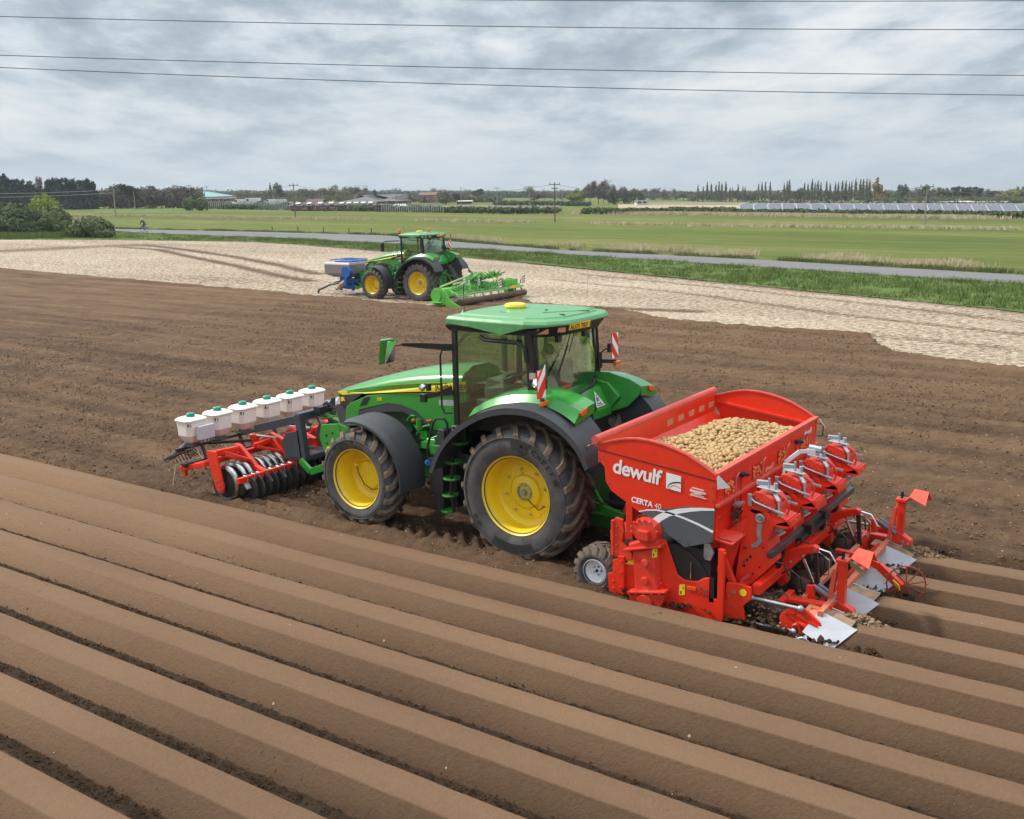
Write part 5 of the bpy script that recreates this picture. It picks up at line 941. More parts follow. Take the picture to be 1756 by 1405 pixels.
# ---- four planting elements
def element():
    e = PP()
    e.prism([(3.66, 1.45), (3.61, 1.31), (3.55, 1.03), (3.50, .60), (3.48, .46), (3.69, .46), (3.93, .75), (3.89, 1.05), (3.96, 1.27), (3.90, 1.42)], -.20, .20); eo = e.build('planting_element', RED, pl_root, bevel=.008)
    m = PP(); m.prism([(3.66, 1.40), (3.67, 1.60), (3.72, 1.665), (3.80, 1.66), (3.92, 1.60), (3.98, 1.50), (3.86, 1.42), (3.72, 1.38)], -.20, -.17); m.prism([(3.66, 1.40), (3.67, 1.60), (3.72, 1.665), (3.80, 1.66), (3.92, 1.60), (3.98, 1.50), (3.86, 1.42), (3.72, 1.38)], .15, .18); m.loft([[(3.70, -.17, 1.40), (3.70, .15, 1.40), (3.70, .15, 1.63), (3.70, -.17, 1.63)], [(3.90, -.17, 1.40), (3.90, .15, 1.40), (3.88, .15, 1.60), (3.88, -.17, 1.60)]]); m.prism([(3.88, 1.38), (3.88, 1.58), (3.97, 1.52), (4.02, 1.40)], -.17, -.03); m.bolts([(x, -.20, z) for x, z in ((3.70, 1.62), (3.74, 1.58), (3.80, 1.56), (3.84, 1.53), (3.70, 1.50), (3.76, 1.46))], (0, -1, 0), .014, .012); m.build('element_head', REDD, eo, bevel=.006)
    m = PP(); m.lathe([(.0, -.155), (.135, -.155), (.15, -.14), (.15, .13), (.135, .145), (0, .145)], (3.86, 0, 1.475), 'y', 22); m.cyl((3.93, -.04, 1.50), (3.93, .16, 1.50), .03); m.build('cup_drum', REDD, eo, smooth=True)
    m = PP(); m.tube([(3.93+.15*math.cos(a), -.03, 1.46+.15*math.sin(a)) for a in np.linspace(-1.2, 1.6, 9)], .012, 6); m.build('guard_ring', RED, eo, smooth=True)
    m = PP(); m.prism([(3.78, 1.34), (3.96, 1.43), (4.10, 1.37), (4.17, 1.28), (4.12, 1.255), (3.96, 1.26)], -.19, -.165); m.plate([(3.90, -.18, 1.42), (4.12, -.18, 1.36), (4.12, .15, 1.36), (3.90, .15, 1.42)], .012); m.loft([[(3.98, -.19, 1.28), (4.17, -.19, 1.285), (4.17, .17, 1.285), (3.98, .17, 1.28)], [(3.98, -.19, 1.30), (4.16, -.19, 1.37), (4.16, .17, 1.37), (3.98, .17, 1.32)]]); m.build('element_visor', RED, eo, bevel=.005)
    m = PP(); m.box((4.165, -.03, 1.33), (.012, .07, .035)); m.build('amber_reflector', ORG, eo)
    m = PP(); m.plate([(3.70, -.12, 1.70), (3.86, -.17, 1.70), (3.96, -.13, 1.67), (3.98, -.04, 1.66), (3.88, .03, 1.68), (3.74, .05, 1.71)], .012); m.box((3.74, -.0, 1.73), (.16, .07, .05), (0, .1, .5)); m.bar((3.90, -.10, 1.68), (4.0, -.17, 1.58), .05, .012); m.bar((4.0, -.17, 1.58), (4.02, -.19, 1.40), .045, .012); m.cyl((3.84, -.08, 1.66), (3.84, -.08, 1.82), .016, n=8); m.cyl((3.90, -.02, 1.68), (3.90, -.02, 1.75), .025, n=8); m.build('steel_bracket', M('zinc_plate', (.40, .42, .44), .45, .5, var=.12), eo, bevel=.003)
    m = PP(); m.tube([(3.66, -.21, 1.58), (3.72, -.22, 1.54), (3.86, -.22, 1.50), (4.06, -.20, 1.44)], .014, 6); m.bar((3.94, -.21, 1.475), (4.08, -.20, 1.43), .02, .035); m.bar((4.0, .12, 1.50), (4.10, .19, 1.46), .025, .03); m.bar((3.66, -.21, 1.48), (3.655, -.215, 1.63), .02, .05); m.build_each('lever', GALV, eo, bevel=.003)
    m = PP(); m.bb((3.885, -.10, 1.46), (3.99, -.03, 1.55)); m.bb((3.9, -.02, 1.5), (4.0, .05, 1.57)); m.build('belt_cup', REDD, eo)
    m = PP(); m.lathe([(0, -.235), (.025, -.235), (.028, -.215), (.045, -.225), (.058, -.22), (.058, -.20)], (3.79, 0, 1.34), 'y', 18); m.build('bearing', GALV, eo, smooth=True)
    m = PP(); m.bolts([(x, -.20, z) for x, z in ((3.60, .93), (3.62, .93), (3.84, .98), (3.60, .75), (3.72, .62), (3.80, .72))], (0, -1, 0), .012, .012); m.cyl((3.64, -.201, .78), (3.64, -.204, .78), .02, n=8); m.cyl((3.68, -.201, .83), (3.68, -.204, .83), .02, n=8); m.cyl((3.60, -.201, .70), (3.60, -.204, .70), .02, n=8); m.build('plate_holes', BLK, eo)
    m = PP(); m.bar((3.90, -.05, 1.20), (4.0, .0, 1.16), .07, .05); m.cyl((3.98, -.12, 1.12), (4.02, .02, 1.14), .014); m.bolts([(3.97, -.08, 1.17), (4.02, .0, 1.19), (3.94, .06, 1.22)], (.3, 0, 1), .016, .03); m.build('small_fittings', GALV, eo)
    # opener below
    m = PP(); m.prism([(3.60, .5), (3.78, .5), (3.80, .12), (3.72, .0), (3.60, .05)], -.05, .05); m.build('furrow_opener', M('worn_soil_steel', (.12, .10, .085), .6, .4, var=.4, dust=.4), eo)
    m = PP(); m.plate([(3.98, -.09, .30), (4.10, -.09, .27), (4.08, -.10, .14)], .008); m.plate([(4.02, .12, .26), (4.14, .12, .22), (4.10, .12, .12)], .008); m.build_each('covering_point', M('pink_plastic', (.60, .10, .09), .5), eo)
    m = PP()
    for q in (-.16, .16): m.lathe([(0, q-.03), (.15, q-.01), (.16, q), (.15, q+.01), (0, q+.02)], (3.98, 0, .15), 'y', 18)
    m.build_each('closing_disc', M('worn_disc', (.10, .08, .07), .5, .5, var=.4, dust=.4), eo, smooth=True)
    m = PP(); m.tube([(3.95, .16, .55), (4.05, .18, .62), (4.18, .2, .52), (4.20, .2, .36)], .012, 5); m.tube([(3.92, -.1, .40), (4.05, -.12, .46), (4.16, -.16, .38)], .010, 5); m.tube([(3.9, .0, .75), (4.0, .1, .70), (4.05, .12, .55)], .011, 5); m.build('hose', BLK, eo)
    return eo
e0 = element(); EY = (-1.38, -.48, .42, 1.32); e0.location = (0, EY[0], 0)
for y in EY[1:]:
    c = copy_tree(e0, (0, y, 0), pl_root)
m = PP(); m.tube([(3.79, -1.60, 1.14), (3.80, -1.60, 1.02)], .001, 4)
m = PP(); m.prism([(3.76, 1.27), (3.82, 1.27), (3.805, 1.14), (3.83, 1.06), (3.76, .97), (3.70, .95), (3.69, .99), (3.745, 1.03), (3.77, 1.08), (3.75, 1.15)], -1.592, -1.583); m.bolts([(3.72, -1.592, .972), (3.80, -1.592, 1.06)], (0, -1, 0), .012, .012); m.build('curved_latch', GALV, pl_root)
m = PP(); m.bar((3.57, -1.60, .50), (3.68, -1.60, .60), .012, .035); m.build('pink_reflector', M('pink_plastic', (.60, .10, .09), .5), pl_root)
m = PP(); m.bar((3.50, -.10, 1.30), (3.52, -.02, 1.64), .012, .055); m.bar((3.52, -.02, 1.64), (3.66, .12, 1.78), .012, .055); m.bar((3.66, .12, 1.78), (3.84, .22, 1.78), .012, .05); m.build('white_lever', WHT, pl_root)
m = PP(); m.box((3.80, .32, 1.80), (.16, .12, .04), (0, .15, .3)); m.build('control_plate', M('pale_green_plastic', (.45, .58, .56), .4), pl_root)
# cross beams
m = PP(); m.bar((3.84, -1.78, .50), (3.84, 1.78, .50), .10, .13); m.bar((3.62, -1.70, .45), (3.62, 1.70, .45), .10, .10); m.build('cross_beam', RED, pl_root, bevel=.008)
m = PP(); m.bar((3.93, -1.60, .905), (3.95, 1.60, .925), .075, .085); m.bb((3.90, -1.61, .87), (3.97, -1.595, .94)); m.cyl((3.93, -1.62, .905), (3.93, -1.60, .905), .035, n=8); bb_ = m.build('black_bar', M('black_bar_paint', (.03, .034, .038), .35, var=.15, dust=.25, coat=.2), pl_root, bevel=.012)
m = PP(); m.bar((4.0, -.75, .86), (4.02, .35, .88), .06, .05); m.bar((3.98, -.5, .94), (3.98, .2, .96), .05, .05); m.box((4.0, -.42, .92), (.12, .14, .13)); m.box((4.0, .16, .94), (.10, .10, .13)); m.tube([(3.98, .1, .97), (4.02, -.1, 1.0), (4.0, -.4, .98)], .012, 5); m.tube([(4.03, .2, .9), (4.10, .0, .80), (4.06, -.4, .82)], .010, 5); m.build('bar_mechanism', BLK, bb_)
m = PP()
for y in (-1.1, -.65, .55, 1.0): m.bar((3.93, y, .88), (3.86, y, .58), .05, .06)
m.build('bar_bracket', BLK, bb_)
for y in (-.90, .88):
    m = PP(); m.prism([(3.80, .30), (3.80, .62), (3.86, .72), (3.98, .79), (4.10, .84), (4.24, .88), (4.30, .86), (4.30, .80), (4.16, .755), (4.02, .69), (3.94, .60), (3.92, .45), (3.92, .32), (3.86, .26)], y-.05, y+.05); ga = m.build('goose_arm', RED, pl_root, bevel=.010)
    m = PP(); m.bolts([(4.27, y-.05, .84), (4.12, y-.05, .73), (3.96, y-.05, .62), (3.83, y-.05, .66)], (0, -1, 0), .018, .02); m.build('arm_bolts', STEEL, ga)
    m = PP(); m.bar((4.26, y, .80), (4.30, y+.02, .34), .05, .05); m.build('black_strut', BLK, pl_root)
    m = PP(); m.cyl((4.10, y+.03, .66), (4.24, y+.08, .30), .022, n=10); m.build('cylinder_rod', CHROME, pl_root, smooth=True)
    m = PP(); m.tube([(4.30, y, .84), (4.42, y+.05, .80), (4.50, y+.08, .66)], .012, 5); m.tube([(4.28, y+.05, .78), (4.40, y+.1, .68), (4.40, y+.12, .48), (4.32, y+.12, .46)], .009, 5); m.build('steel_hose', CHROME, pl_root, smooth=True)
# ---- rear ridging frame
for y0_, y1_ in ((YN+.08, YN+.12), (1.70, 1.74)):
    s = -1 if y0_ < 0 else 1; yo = y0_ if s < 0 else y1_
    m = PP(); m.prism([(4.15, .10), (4.13, .20), (4.17, .28), (4.25, .35), (4.44, .38), (4.62, .25), (4.68, .14), (4.62, .10), (4.50, .02), (4.40, -.02), (4.22, .04)], y0_, y1_); cp = m.build('ridger_plate', RED, pl_root, bevel=.008)
    m = PP(); m.bar((4.22, yo+s*.01, .33), (4.60, yo+s*.01, .20), .02, .02); m.bar((4.36, yo+s*.01, .20), (4.44, yo+s*.01, -.01), .03, .02); m.bar((4.36, yo+s*.012, .20), (4.66, yo+s*.012, .10), .03, .02); m.build('plate_rib', RED, cp)
    m = PP(); m.bolts([(x, yo, z) for x, z in ((4.22, .27), (4.30, .22), (4.33, .30), (4.42, .30), (4.46, .27), (4.32, .13), (4.40, .17), (4.48, .17), (4.54, .15), (4.42, .08), (4.50, .08), (4.56, .06))], (0, s, 0), .015, .02); m.build('plate_bolts', STEEL, cp)
    m = PP(); m.cyl((3.80, yo, .385), (4.37, yo, .375), .022, n=12); m.sphere((3.79, yo, .385), .035, 10); m.sphere((4.385, yo, .375), .042, 12); m.build('link_rod', GALV, pl_root, smooth=True)
    m = PP(); m.cyl((3.80, yo, .06), (4.30, yo, .075), .020, n=12); m.sphere((3.80, yo, .06), .03, 10); m.sphere((4.32, yo, .075), .042, 12); m.build('link_rod', GALV, pl_root, smooth=True)
m = PP(); m.bar((4.28, -1.35, .33), (4.28, 1.45, .33), .06, .07); m.build('ridger_beam', M('soil_dusted_red', (.55, .14, .07), .7, var=.2, dust=.5, dcol=(.42, .27, .17)), pl_root, bevel=.006)
m = PP(); m.bar((4.60, -1.70, .33), (4.58, 1.70, .33), .07, .08); m.build('ridger_beam', M('soil_dusted_red', (.5, .1, .05)), pl_root, bevel=.006)
m = PP(); m.bb((4.05, -1.60, .30), (4.12, -1.2, .36)); m.bar((4.1, .45, .37), (4.65, .45, .36), .09, .05); m.bar((4.1, 1.38, .37), (4.65, 1.38, .36), .12, .05); m.bar((4.1, -1.42, .32), (4.65, -1.38, .33), .12, .05); m.bar((4.3, 1.2, .35), (4.3, .9, .35), .04, .22); m.build('ridger_crosspiece', RED, pl_root, bevel=.005)
def post(x, y, z0, z1):
    m = PP(); m.bb((x-.048, y-.048, z0), (x+.048, y+.048, z1)); m.box((x, y, z1), (.15, .14, .045)); m.bar((x, y, z1-.02), (x+.12, y+.1, z1+.02), .05, .04); m.prism([(x-.10, z0+.12), (x-.02, z0+.12), (x+.16, z0+.02), (x+.17, z0-.05), (x+.08, z0-.06), (x-.10, z0-.02)], y-.06, y+.06); m.bar((x-.02, y-.02, z0+.06), (x-.36, y, z0+.22), .05, .06); m.prism([(x-.42, z0+.05), (x-.40, z0+.26), (x-.33, z0+.27), (x-.28, z0+.08)], y-.12, y-.07); po = m.build('hood_post', RED, pl_root, bevel=.008)
    m = PP(); m.bolts([(x-.02, y, z1+.02), (x+.03, y-.02, z1+.02)], (0, 0, 1), .02, .02); m.bolts([(x+.06, y-.06, z0-.0), (x+.13, y-.06, z0-.02)], (0, -1, 0), .018, .02); m.build('post_bolts', STEEL, po)
    m = PP(); m.plate([(x+.11, y-.10, z1+.08), (x+.12, y+.16, z1+.13), (x+.31, y+.16, z1+.11), (x+.33, y-.10, z1-.02)], .015); m.plate([(x+.12, y+.16, z1+.13), (x+.31, y+.16, z1+.11), (x+.34, y+.24, z1-.02), (x+.14, y+.24, z1+.0)], .012); tr = m.build('hood_cover', M('orange_red_paint', (.72, .075, .03), .4, var=.08, dust=.12), po, bevel=.004)
    m = PP(); m.plate([(x+.105, y-.11, z1+.07), (x+.325, y-.115, z1-.075), (x+.25, y-.13, z1-.09), (x+.12, y-.12, z1-.01)], .010); m.build('muddy_flap', M('muddy_flap', (.13, .085, .04), .8, var=.35, vs=14), po)
    m = PP()
    for q in (-.05, .05): m.cyl((x-.30, y-.02+q, z0+.24), (x-.04, y-.02+q, z0+.10), .030, n=12)
    m.build('damper', M('damper_grey', (.14, .15, .17), .4, var=.1), po, smooth=True)
    m = PP(); m.tube([(x-.06, y+.05, z1-.04), (x-.10, y+.06, z1-.3), (x-.14, y+.05, z0+.08)], .02, 5); m.bar((x-.07, y-.08, z1-.1), (x-.13, y-.10, z0), .02, .05); m.build('guide_rail', REDO, po)
    m = PP(); m.cyl((x+.0, y-.01, z1+.02), (x+.0, y-.01, z1+.12), .02, n=8); m.build('post_pin', BLK, po)
post(4.68, -1.15, .22, .84); post(4.75, 1.22, .42, .99)
# shaping hoods over each fresh ridge
MUD = M('muddy_sheet', (.30, .20, .12), .85, var=.3, vs=10, bump=.004, bs=50)
for i, yc in enumerate([P0+PIT_*k for k in (1, 2, 3, 4)]):
    m = PP(); m.plate([(4.58, yc-.13, .36), (5.04, yc-.17, .238), (4.80, yc-.375, .0), (4.44, yc-.30, .12)], .010); ho = m.build('ridging_hood', M('white_sheet', (.50, .515, .55), .4, var=.06, dust=.16, dcol=(.42, .34, .26)), pl_root)
    m = PP(); m.plate([(4.60, yc+.12, .33), (4.94, yc+.165, .235), (4.74, yc+.36, .0), (4.50, yc+.25, .14)], .010); m.build('ridging_hood', M('white_sheet', (.74, .75, .78)), pl_root)
    m = PP(); m.plate([(4.40, yc-.12, .33), (4.40, yc+.12, .33), (4.96, yc+.17, .243), (4.96, yc-.17, .243)], .012); m.build('hood_top', MUD, ho)
    m = PP(); m.bolts([(4.62, yc-.155, .29), (4.56, yc-.215, .20)], (0, -.8, .6), .012, .012); m.build('hood_bolts', BLK, ho)
    m = PP(); m.plate([(4.30, yc-.26, .15), (4.52, yc-.22, .20), (4.62, yc-.14, .345), (4.50, yc-.10, .355)], .014); m.build('hood_bracket', REDD, ho)
    m = PP(); m.plate([(4.34, yc-.33, .02), (4.50, yc-.29, .10), (4.52, yc-.38, -.03), (4.42, yc-.40, -.06)], .010); m.build('ridging_hood', M('white_sheet', (.74, .75, .78)), ho)
    if i < 3:
        m = PP(); yy = yc+PIT_/2; m.plate([(4.48, yy-.10, .16), (4.56, yy+.04, .18), (4.62, yy+.08, .02), (4.52, yy-.08, -.02)], .010); m.build('furrow_wing', WHT, ho)
m = PP(); m.lathe([(0, -1.985), (.10, -1.985), (.105, -1.98), (.10, -1.975), (0, -1.975)], (4.50, 0, .02), 'y', 24); m.tube([(4.42, -1.99, .12), (4.52, -1.99, .04), (4.62, -1.99, -.04)], .008, 5); m.build('scraper_disc', GALV, pl_root, smooth=True)
m = PP(); m.box((4.53, -1.62, .345), (.13, .05, .055)); m.build('reflector', ORG, pl_root, bevel=.004)
# spiked wheel on its arm
m = PP(); m.bar((4.62, .10, .44), (4.80, .02, .42), .06, .10); m.bar((4.80, .02, .42), (5.13, -.12, .24), .06, .11); m.bb((4.55, .04, .34), (4.66, .16, .48)); ra = m.build('marker_arm', RED, pl_root, bevel=.008)
m = PP(); m.plate([(5.02, -.135, .33), (5.10, -.165, .285), (5.12, -.15, .21), (5.04, -.12, .26)], .01); m.build('yellow_sticker', YST, ra)
RST = M('rusty_red', (.32, .05, .03), .6, var=.3, dust=.3)
m = PP(); C0 = Vector((5.16, -.04, .27)); r_ = .235; ax_ = Vector((.93, .37, 0)).normalized(); up_ = Vector((0, 0, 1)); nr_ = ax_.cross(up_)
pts = [C0+ax_*r_*math.cos(2*math.pi*k/28)+up_*r_*math.sin(2*math.pi*k/28) for k in range(29)]; m.tube(pts, .010, 6); m.cyl(C0-nr_*.04, C0+nr_*.03, .035, n=12)
for k in range(9):
    a = 2*math.pi*k/9+.2; m.tube([C0+nr_*.02, C0+ax_*r_*.5*math.cos(a)+up_*r_*.5*math.sin(a)+nr_*.012, C0+ax_*r_*math.cos(a)+up_*r_*math.sin(a)], .010, 5)
for k in range(14):
    a = 2*math.pi*k/14; p = C0+ax_*r_*math.cos(a)+up_*r_*math.sin(a); m.cyl(p, p+(ax_*math.cos(a+.5)+up_*math.sin(a+.5))*.045, .008, .003, 5)
m.build('spiked_wheel', RST, ra)
# linkage to the tractor
m = PP(); m.prism([(1.25, .55), (1.30, .75), (1.62, 1.5), (1.72, 1.5), (1.75, .5), (1.4, .45)], -.45, -.38); m.prism([(1.25, .55), (1.30, .75), (1.62, 1.5), (1.72, 1.5), (1.75, .5), (1.4, .45)], .38, .45); m.bb((1.62, -1.4, .60), (1.78, 1.4, .76)); m.bb((1.55, -.45, 1.15), (1.75, .45, 1.3)); m.bar((1.7, -1.3, .7), (2.1, -1.3, .7), .1, .12); m.bar((1.7, 1.3, .7), (2.1, 1.3, .7), .1, .12); m.build('headstock', REDD, pl_root, bevel=.01)
m = PP(); m.cyl((.6, 0, .62), (2.0, 0, .66), .06, n=12); m.tube([(.5, .2, 1.5), (1.0, .25, 1.35), (1.6, .2, 1.4)], .02, 6); m.tube([(.5, -.2, 1.5), (1.0, -.25, 1.25), (1.6, -.2, 1.45)], .02, 6); m.build('drive_shaft', BLK, pl_root, smooth=True)
# ------------------------------------------------------------------ potatoes
def heap(x, y):
    base = 1.78+.17*np.exp(-((y-.25)/1.1)**2-((x-2.62)/.75)**2)+.04*np.sin(3*y)*np.cos(5*x)+.035*np.exp(-((y+1.0)/.5)**2-((x-2.9)/.35)**2)
    return base-.22*sstep(1.0, 1.8, y)-.10*sstep(2.3, 1.75, x)*sstep(-1.2, .2, y)-.0*y
POTM = M('potato_skin', (.47, .31, .135), .72, var=.26, vs=22, dust=.40, dcol=(.22, .14, .07), ds=26)
def potato_mesh(seed, sub=2):
    bm = bmesh.new(); bmesh.ops.create_icosphere(bm, subdivisions=sub, radius=1); r = random.Random(seed); s3 = (1+.25*r.random(), .92+.1*r.random(), .78+.12*r.random())
    for v in bm.verts:
        n_ = mnoise.noise(v.co*1.1+Vector((seed*3.1, 0, 0)))*.16; v.co = Vector((v.co.x*s3[0], v.co.y*s3[1], v.co.z*s3[2]))*(1+n_)
    me = bpy.data.meshes.new('potato'); bm.to_mesh(me); bm.free(); me.materials.append(POTM); me.polygons.foreach_set('use_smooth', [True]*len(me.polygons)); return me
pm = [potato_mesh(i, 2) for i in range(6)]; spots = []; sp_ = .062
for layer in range(2):
    yy = YN+.085
    row = 0
    while yy < YF-.3:
        xx = 1.80+(row % 2)*sp_/2+layer*.02
        while xx < 3.25:
            x, y = xx+rng.normal(0, .011), yy+rng.normal(0, .011)
            if x < 3.255: spots.append((x, y, float(heap(x, y))-layer*.040+rng.normal(0, .013), layer))
            xx += sp_
        yy += sp_*.84; row += 1
S = np.array([(p[0], p[1], p[2]) for p in spots]); dcam = np.linalg.norm(S-np.array(CAM), axis=1)+np.where(np.array([p[3] for p in spots]) > 0, 50, 0); order = np.argsort(dcam)
near = order[:300]; rest = order[300:]
for i in near:
    x, y, z, _l = spots[i]; o = bpy.data.objects.new('potato', pm[int(rng.integers(6))]); COL.objects.link(o); r = .024+.016*rng.random(); o.scale = (r, r, r); o.location = (x, y, z); o.rotation_euler = tuple(rng.random(3)*6.28)
    tag(o, 'small pale brown potato lying in the near end of the heap in the red hopper', 'potato', 'potatoes nearest the camera in the hopper')
bm = bmesh.new(); bmesh.ops.create_icosphere(bm, subdivisions=2, radius=1); bm.verts.ensure_lookup_table(); bv = np.array([v.co[:] for v in bm.verts]); bf = np.array([[v.index for v in f.verts] for f in bm.faces]); bm.free()
P = S[rest]; n = len(P); r = (.024+.015*rng.random(n))[:, None, None]; sx_ = np.stack([1+.28*rng.random(n), .9+.15*rng.random(n), .8+.12*rng.random(n)], 1)[:, None, :]
wob = 1+.07*np.sin(bv[None, :, 0:1]*3+rng.random((n, 1, 1))*6)+.06*np.cos(bv[None, :, 1:2]*2.6+rng.random((n, 1, 1))*6)
a = rng.random(n)*6.28; ca, sa = np.cos(a)[:, None], np.sin(a)[:, None]; V = bv[None]*sx_*r*wob; tl = rng.normal(0, .5, n)[:, None]
V = np.stack([V[..., 0], V[..., 1]*np.cos(tl)-V[..., 2]*np.sin(tl), V[..., 1]*np.sin(tl)+V[..., 2]*np.cos(tl)], 2)
V = np.stack([V[..., 0]*ca-V[..., 1]*sa, V[..., 0]*sa+V[..., 1]*ca, V[..., 2]], 2)+P[:, None]
o = np_mesh('potato_heap', V.reshape(-1, 3), (bf[None]+np.arange(n)[:, None, None]*len(bv)).reshape(-1, 3), POTM); tag(o, kind='stuff')
print('potatoes', len(spots))
# ------------------------------------------------------------------ front press with disc rings
pr_root = tag(empty('ring_press', (-6.0, 0, 0)), 'red and grey front mounted ring press with steel rings and black tank rail', 'press')
class FP(MB):
    def build(s, *a, **k): s.v = [(p[0]+6.0, p[1], p[2]) for p in s.v]; return MB.build(s, *a, **k)
AX, AZ, RR = -5.92, .335, .335
RINGM = M('worn_ring_steel', (.46, .46, .46), .22, 1.0, var=.4, vs=9, dust=.25, dcol=(.16, .10, .06)); DISC = M('dark_disc_paint', (.012, .016, .02), .35, var=.2, dust=.15)
def ring(y):
    m = FP(); m.lathe([(RR-.05, -.050), (RR-.02, -.044), (RR+.0, -.03), (RR+.006, 0), (RR+.0, .03), (RR-.02, .044), (RR-.05, .050), (RR-.05, -.050)], (AX, 0, AZ), 'y', 40); ro = m.build('press_ring', RINGM, pr_root, smooth=True)
    m = FP(); m.lathe([(RR-.045, -.045), (.25, -.02), (.16, -.035), (.08, -.06), (.0, -.06)], (AX, 0, AZ), 'y', 32); m.lathe([(RR-.045, .045), (.25, .02), (.16, .035), (.08, .06), (.0, .06)], (AX, 0, AZ), 'y', 32); m.build('ring_disc', DISC, ro, smooth=True)
    ro.location = (0, y, 0); return ro
RY = [-1.62, -1.42, -1.27, -.95, -.80, -.65, -.50, -.22, -.07, .08, .23, .50, .65, .80, .95, 1.27, 1.42, 1.62]
r0 = ring(RY[0])
for y in RY[1:]: copy_tree(r0, (0, y, 0), pr_root)
m = FP(); m.cyl((AX, -1.72, AZ), (AX, 1.72, AZ), .06, n=12); m.build('press_axle', BLK, pr_root)
m = FP()
for k in range(19): m.lathe([(.0, -1.45+.16*k-.03), (.22, -1.45+.16*k-.03), (.27, -1.45+.16*k-.02), (.27, -1.45+.16*k+.02), (.22, -1.45+.16*k+.03), (0, -1.45+.16*k+.03)], (-5.58, 0, .25), 'y', 18)
m.cyl((-5.58, -1.6, .25), (-5.58, 1.6, .25), .08); m.build('packer_roller', M('black_packer', (.018, .020, .022), .4, var=.2, dust=.35), pr_root, smooth=False)
for s in (-1, 1):
    m = FP(); y = 1.74*s; m.prism([(-6.22, .86), (-6.20, .93), (-5.98, .93), (-5.96, .86), (-5.83, .30), (-5.86, .21), (-5.98, .18), (-6.05, .28)], y-.02, y+.02); sa_ = m.build('side_arm', RED, pr_root, bevel=.008)
    m = FP(); m.bolts([(-5.97, y, .24), (-5.90, y, .26), (-5.95, y, .42), (-6.02, y, .40), (-5.93, y, .33)], (0, s*1.5, 0), .02, .02); m.build('arm_bolts', STEEL, sa_)
    m = FP(); m.bar((-6.10, y, .88), (-6.12, 1.05*s, .84), .09, .09); m.bar((-6.08, 1.5*s, .86), (-5.80, 1.12*s, .66), .05, .05); m.build('arm_beam', RED, pr_root, bevel=.008)
for y in (-1.11, -.36, .36, 1.11):
    m = FP(); m.bar((-6.20, y, .86), (-6.06, y, .84), .09, .12); m.bar((-6.10, y, .86), (-5.66, y, .50), .08, .11); m.prism([(-5.74, .60), (-5.58, .55), (-5.46, .52), (-5.46, .36), (-5.60, .36), (-5.74, .44)], y-.05, y+.05); m.bar((-6.6, y, .62), (-6.14, y, .84), .07, .10); m.bar((-6.10, y, .84), (-6.10, y-.42, .82), .07, .08); m.bar((-6.04, y-.40, .80), (-5.85, y-.03, .66), .04, .05); ga_ = m.build('carrying_arm', RED, pr_root, bevel=.008)
    m = FP(); m.bolts([(-5.70+.085*i, y-.05, .53-.02*i-.055*j) for i in range(3) for j in range(3)], (0, -1, 0), .022, .02); m.build('arm_bolts', REDD, ga_)
m = FP(); m.bar((-5.50, -1.72, .46), (-5.50, 1.72, .46), .07, .10); m.build('scraper_beam', RED, pr_root, bevel=.006)
m = FP()
for k in range(23):
    y = -1.55+.145*k+(.03 if k % 2 else 0); m.tube([(-5.54, y, .52), (-5.455, y, .525), (-5.45, y, .37)], .007, 4)
    if k % 2 == 0: m.bar((-5.50, y, .40), (-5.42, y, .30), .10, .03)
m.build_each('scraper_clamp', GALV, pr_root)
# main frame
m = FP(); m.bar((-6.55, -1.75, .60), (-6.55, 1.75, .60), .10, .10); m.bar((-6.1, 0, .80), (-5.5, 0, .80), .12, .14); m.prism([(-6.55, .72), (-6.2, .95), (-5.6, .80), (-5.5, .62), (-6.2, .62)], -.32, -.22); m.prism([(-6.55, .72), (-6.2, .95), (-5.6, .80), (-5.5, .62), (-6.2, .62)], .22, .32); m.box((-6.35, -.55, .86), (.16, .10, .20)); m.box((-6.35, .5, .86), (.16, .10, .20)); m.bar((-6.95, -1.75, .50), (-6.30, -1.72, .66), .09, .09); m.box((-6.85, -1.75, .46), (.06, .07, .17)); m.build('press_frame', RED, pr_root, bevel=.01)
m = FP(); m.cyl((-6.3, .15, .98), (-5.6, .15, 1.02), .018, n=8); m.cyl((-6.4, -.6, .95), (-5.9, -.42, .92), .016, n=8); m.build('silver_rod', STEEL, pr_root)
m = FP(); m.bar((-6.45, -.40, 1.02), (-5.30, -.36, 1.33), .12, .15); m.bar((-5.30, -.40, 1.42), (-5.20, -.40, .60), .12, .14); m.bar((-5.30, .40, 1.42), (-5.20, .40, .60), .12, .14); m.bar((-5.28, -.45, 1.38), (-5.28, .45, 1.38), .13, .13); m.prism([(-5.75, .84), (-5.62, 1.04), (-5.28, 1.14), (-5.22, .62), (-5.65, .60)], -.46, -.38); m.prism([(-5.75, .84), (-5.62, 1.04), (-5.28, 1.14), (-5.22, .62), (-5.65, .60)], .38, .46); m.bb((-5.7, -.45, .56), (-5.15, .45, .66)); m.bar((-6.45, .40, 1.02), (-5.30, .36, 1.33), .12, .15); m.build('headstock', DGREY, pr_root, bevel=.01)
m = FP(); m.cyl((-5.22, .28, 1.48), (-5.08, .28, 1.50), .12, n=14); m.box((-5.1, -.05, 1.46), (.16, .2, .12)); m.bar((-5.1, .1, 1.44), (-4.75, .35, 1.50), .04, .04); m.tube([(-5.2, .1, 1.5), (-5.0, .0, 1.6), (-4.8, .1, 1.42)], .02, 5); m.tube([(-5.2, -.1, 1.35), (-5.0, -.1, 1.1), (-4.7, -.1, 1.2)], .018, 5); m.build('hose_coupler', BLK, pr_root)
m = FP(); m.cyl((-5.75, -.30, .78), (-5.62, .15, .78), .028, n=8); m.build('yellow_rod', YEL, pr_root)
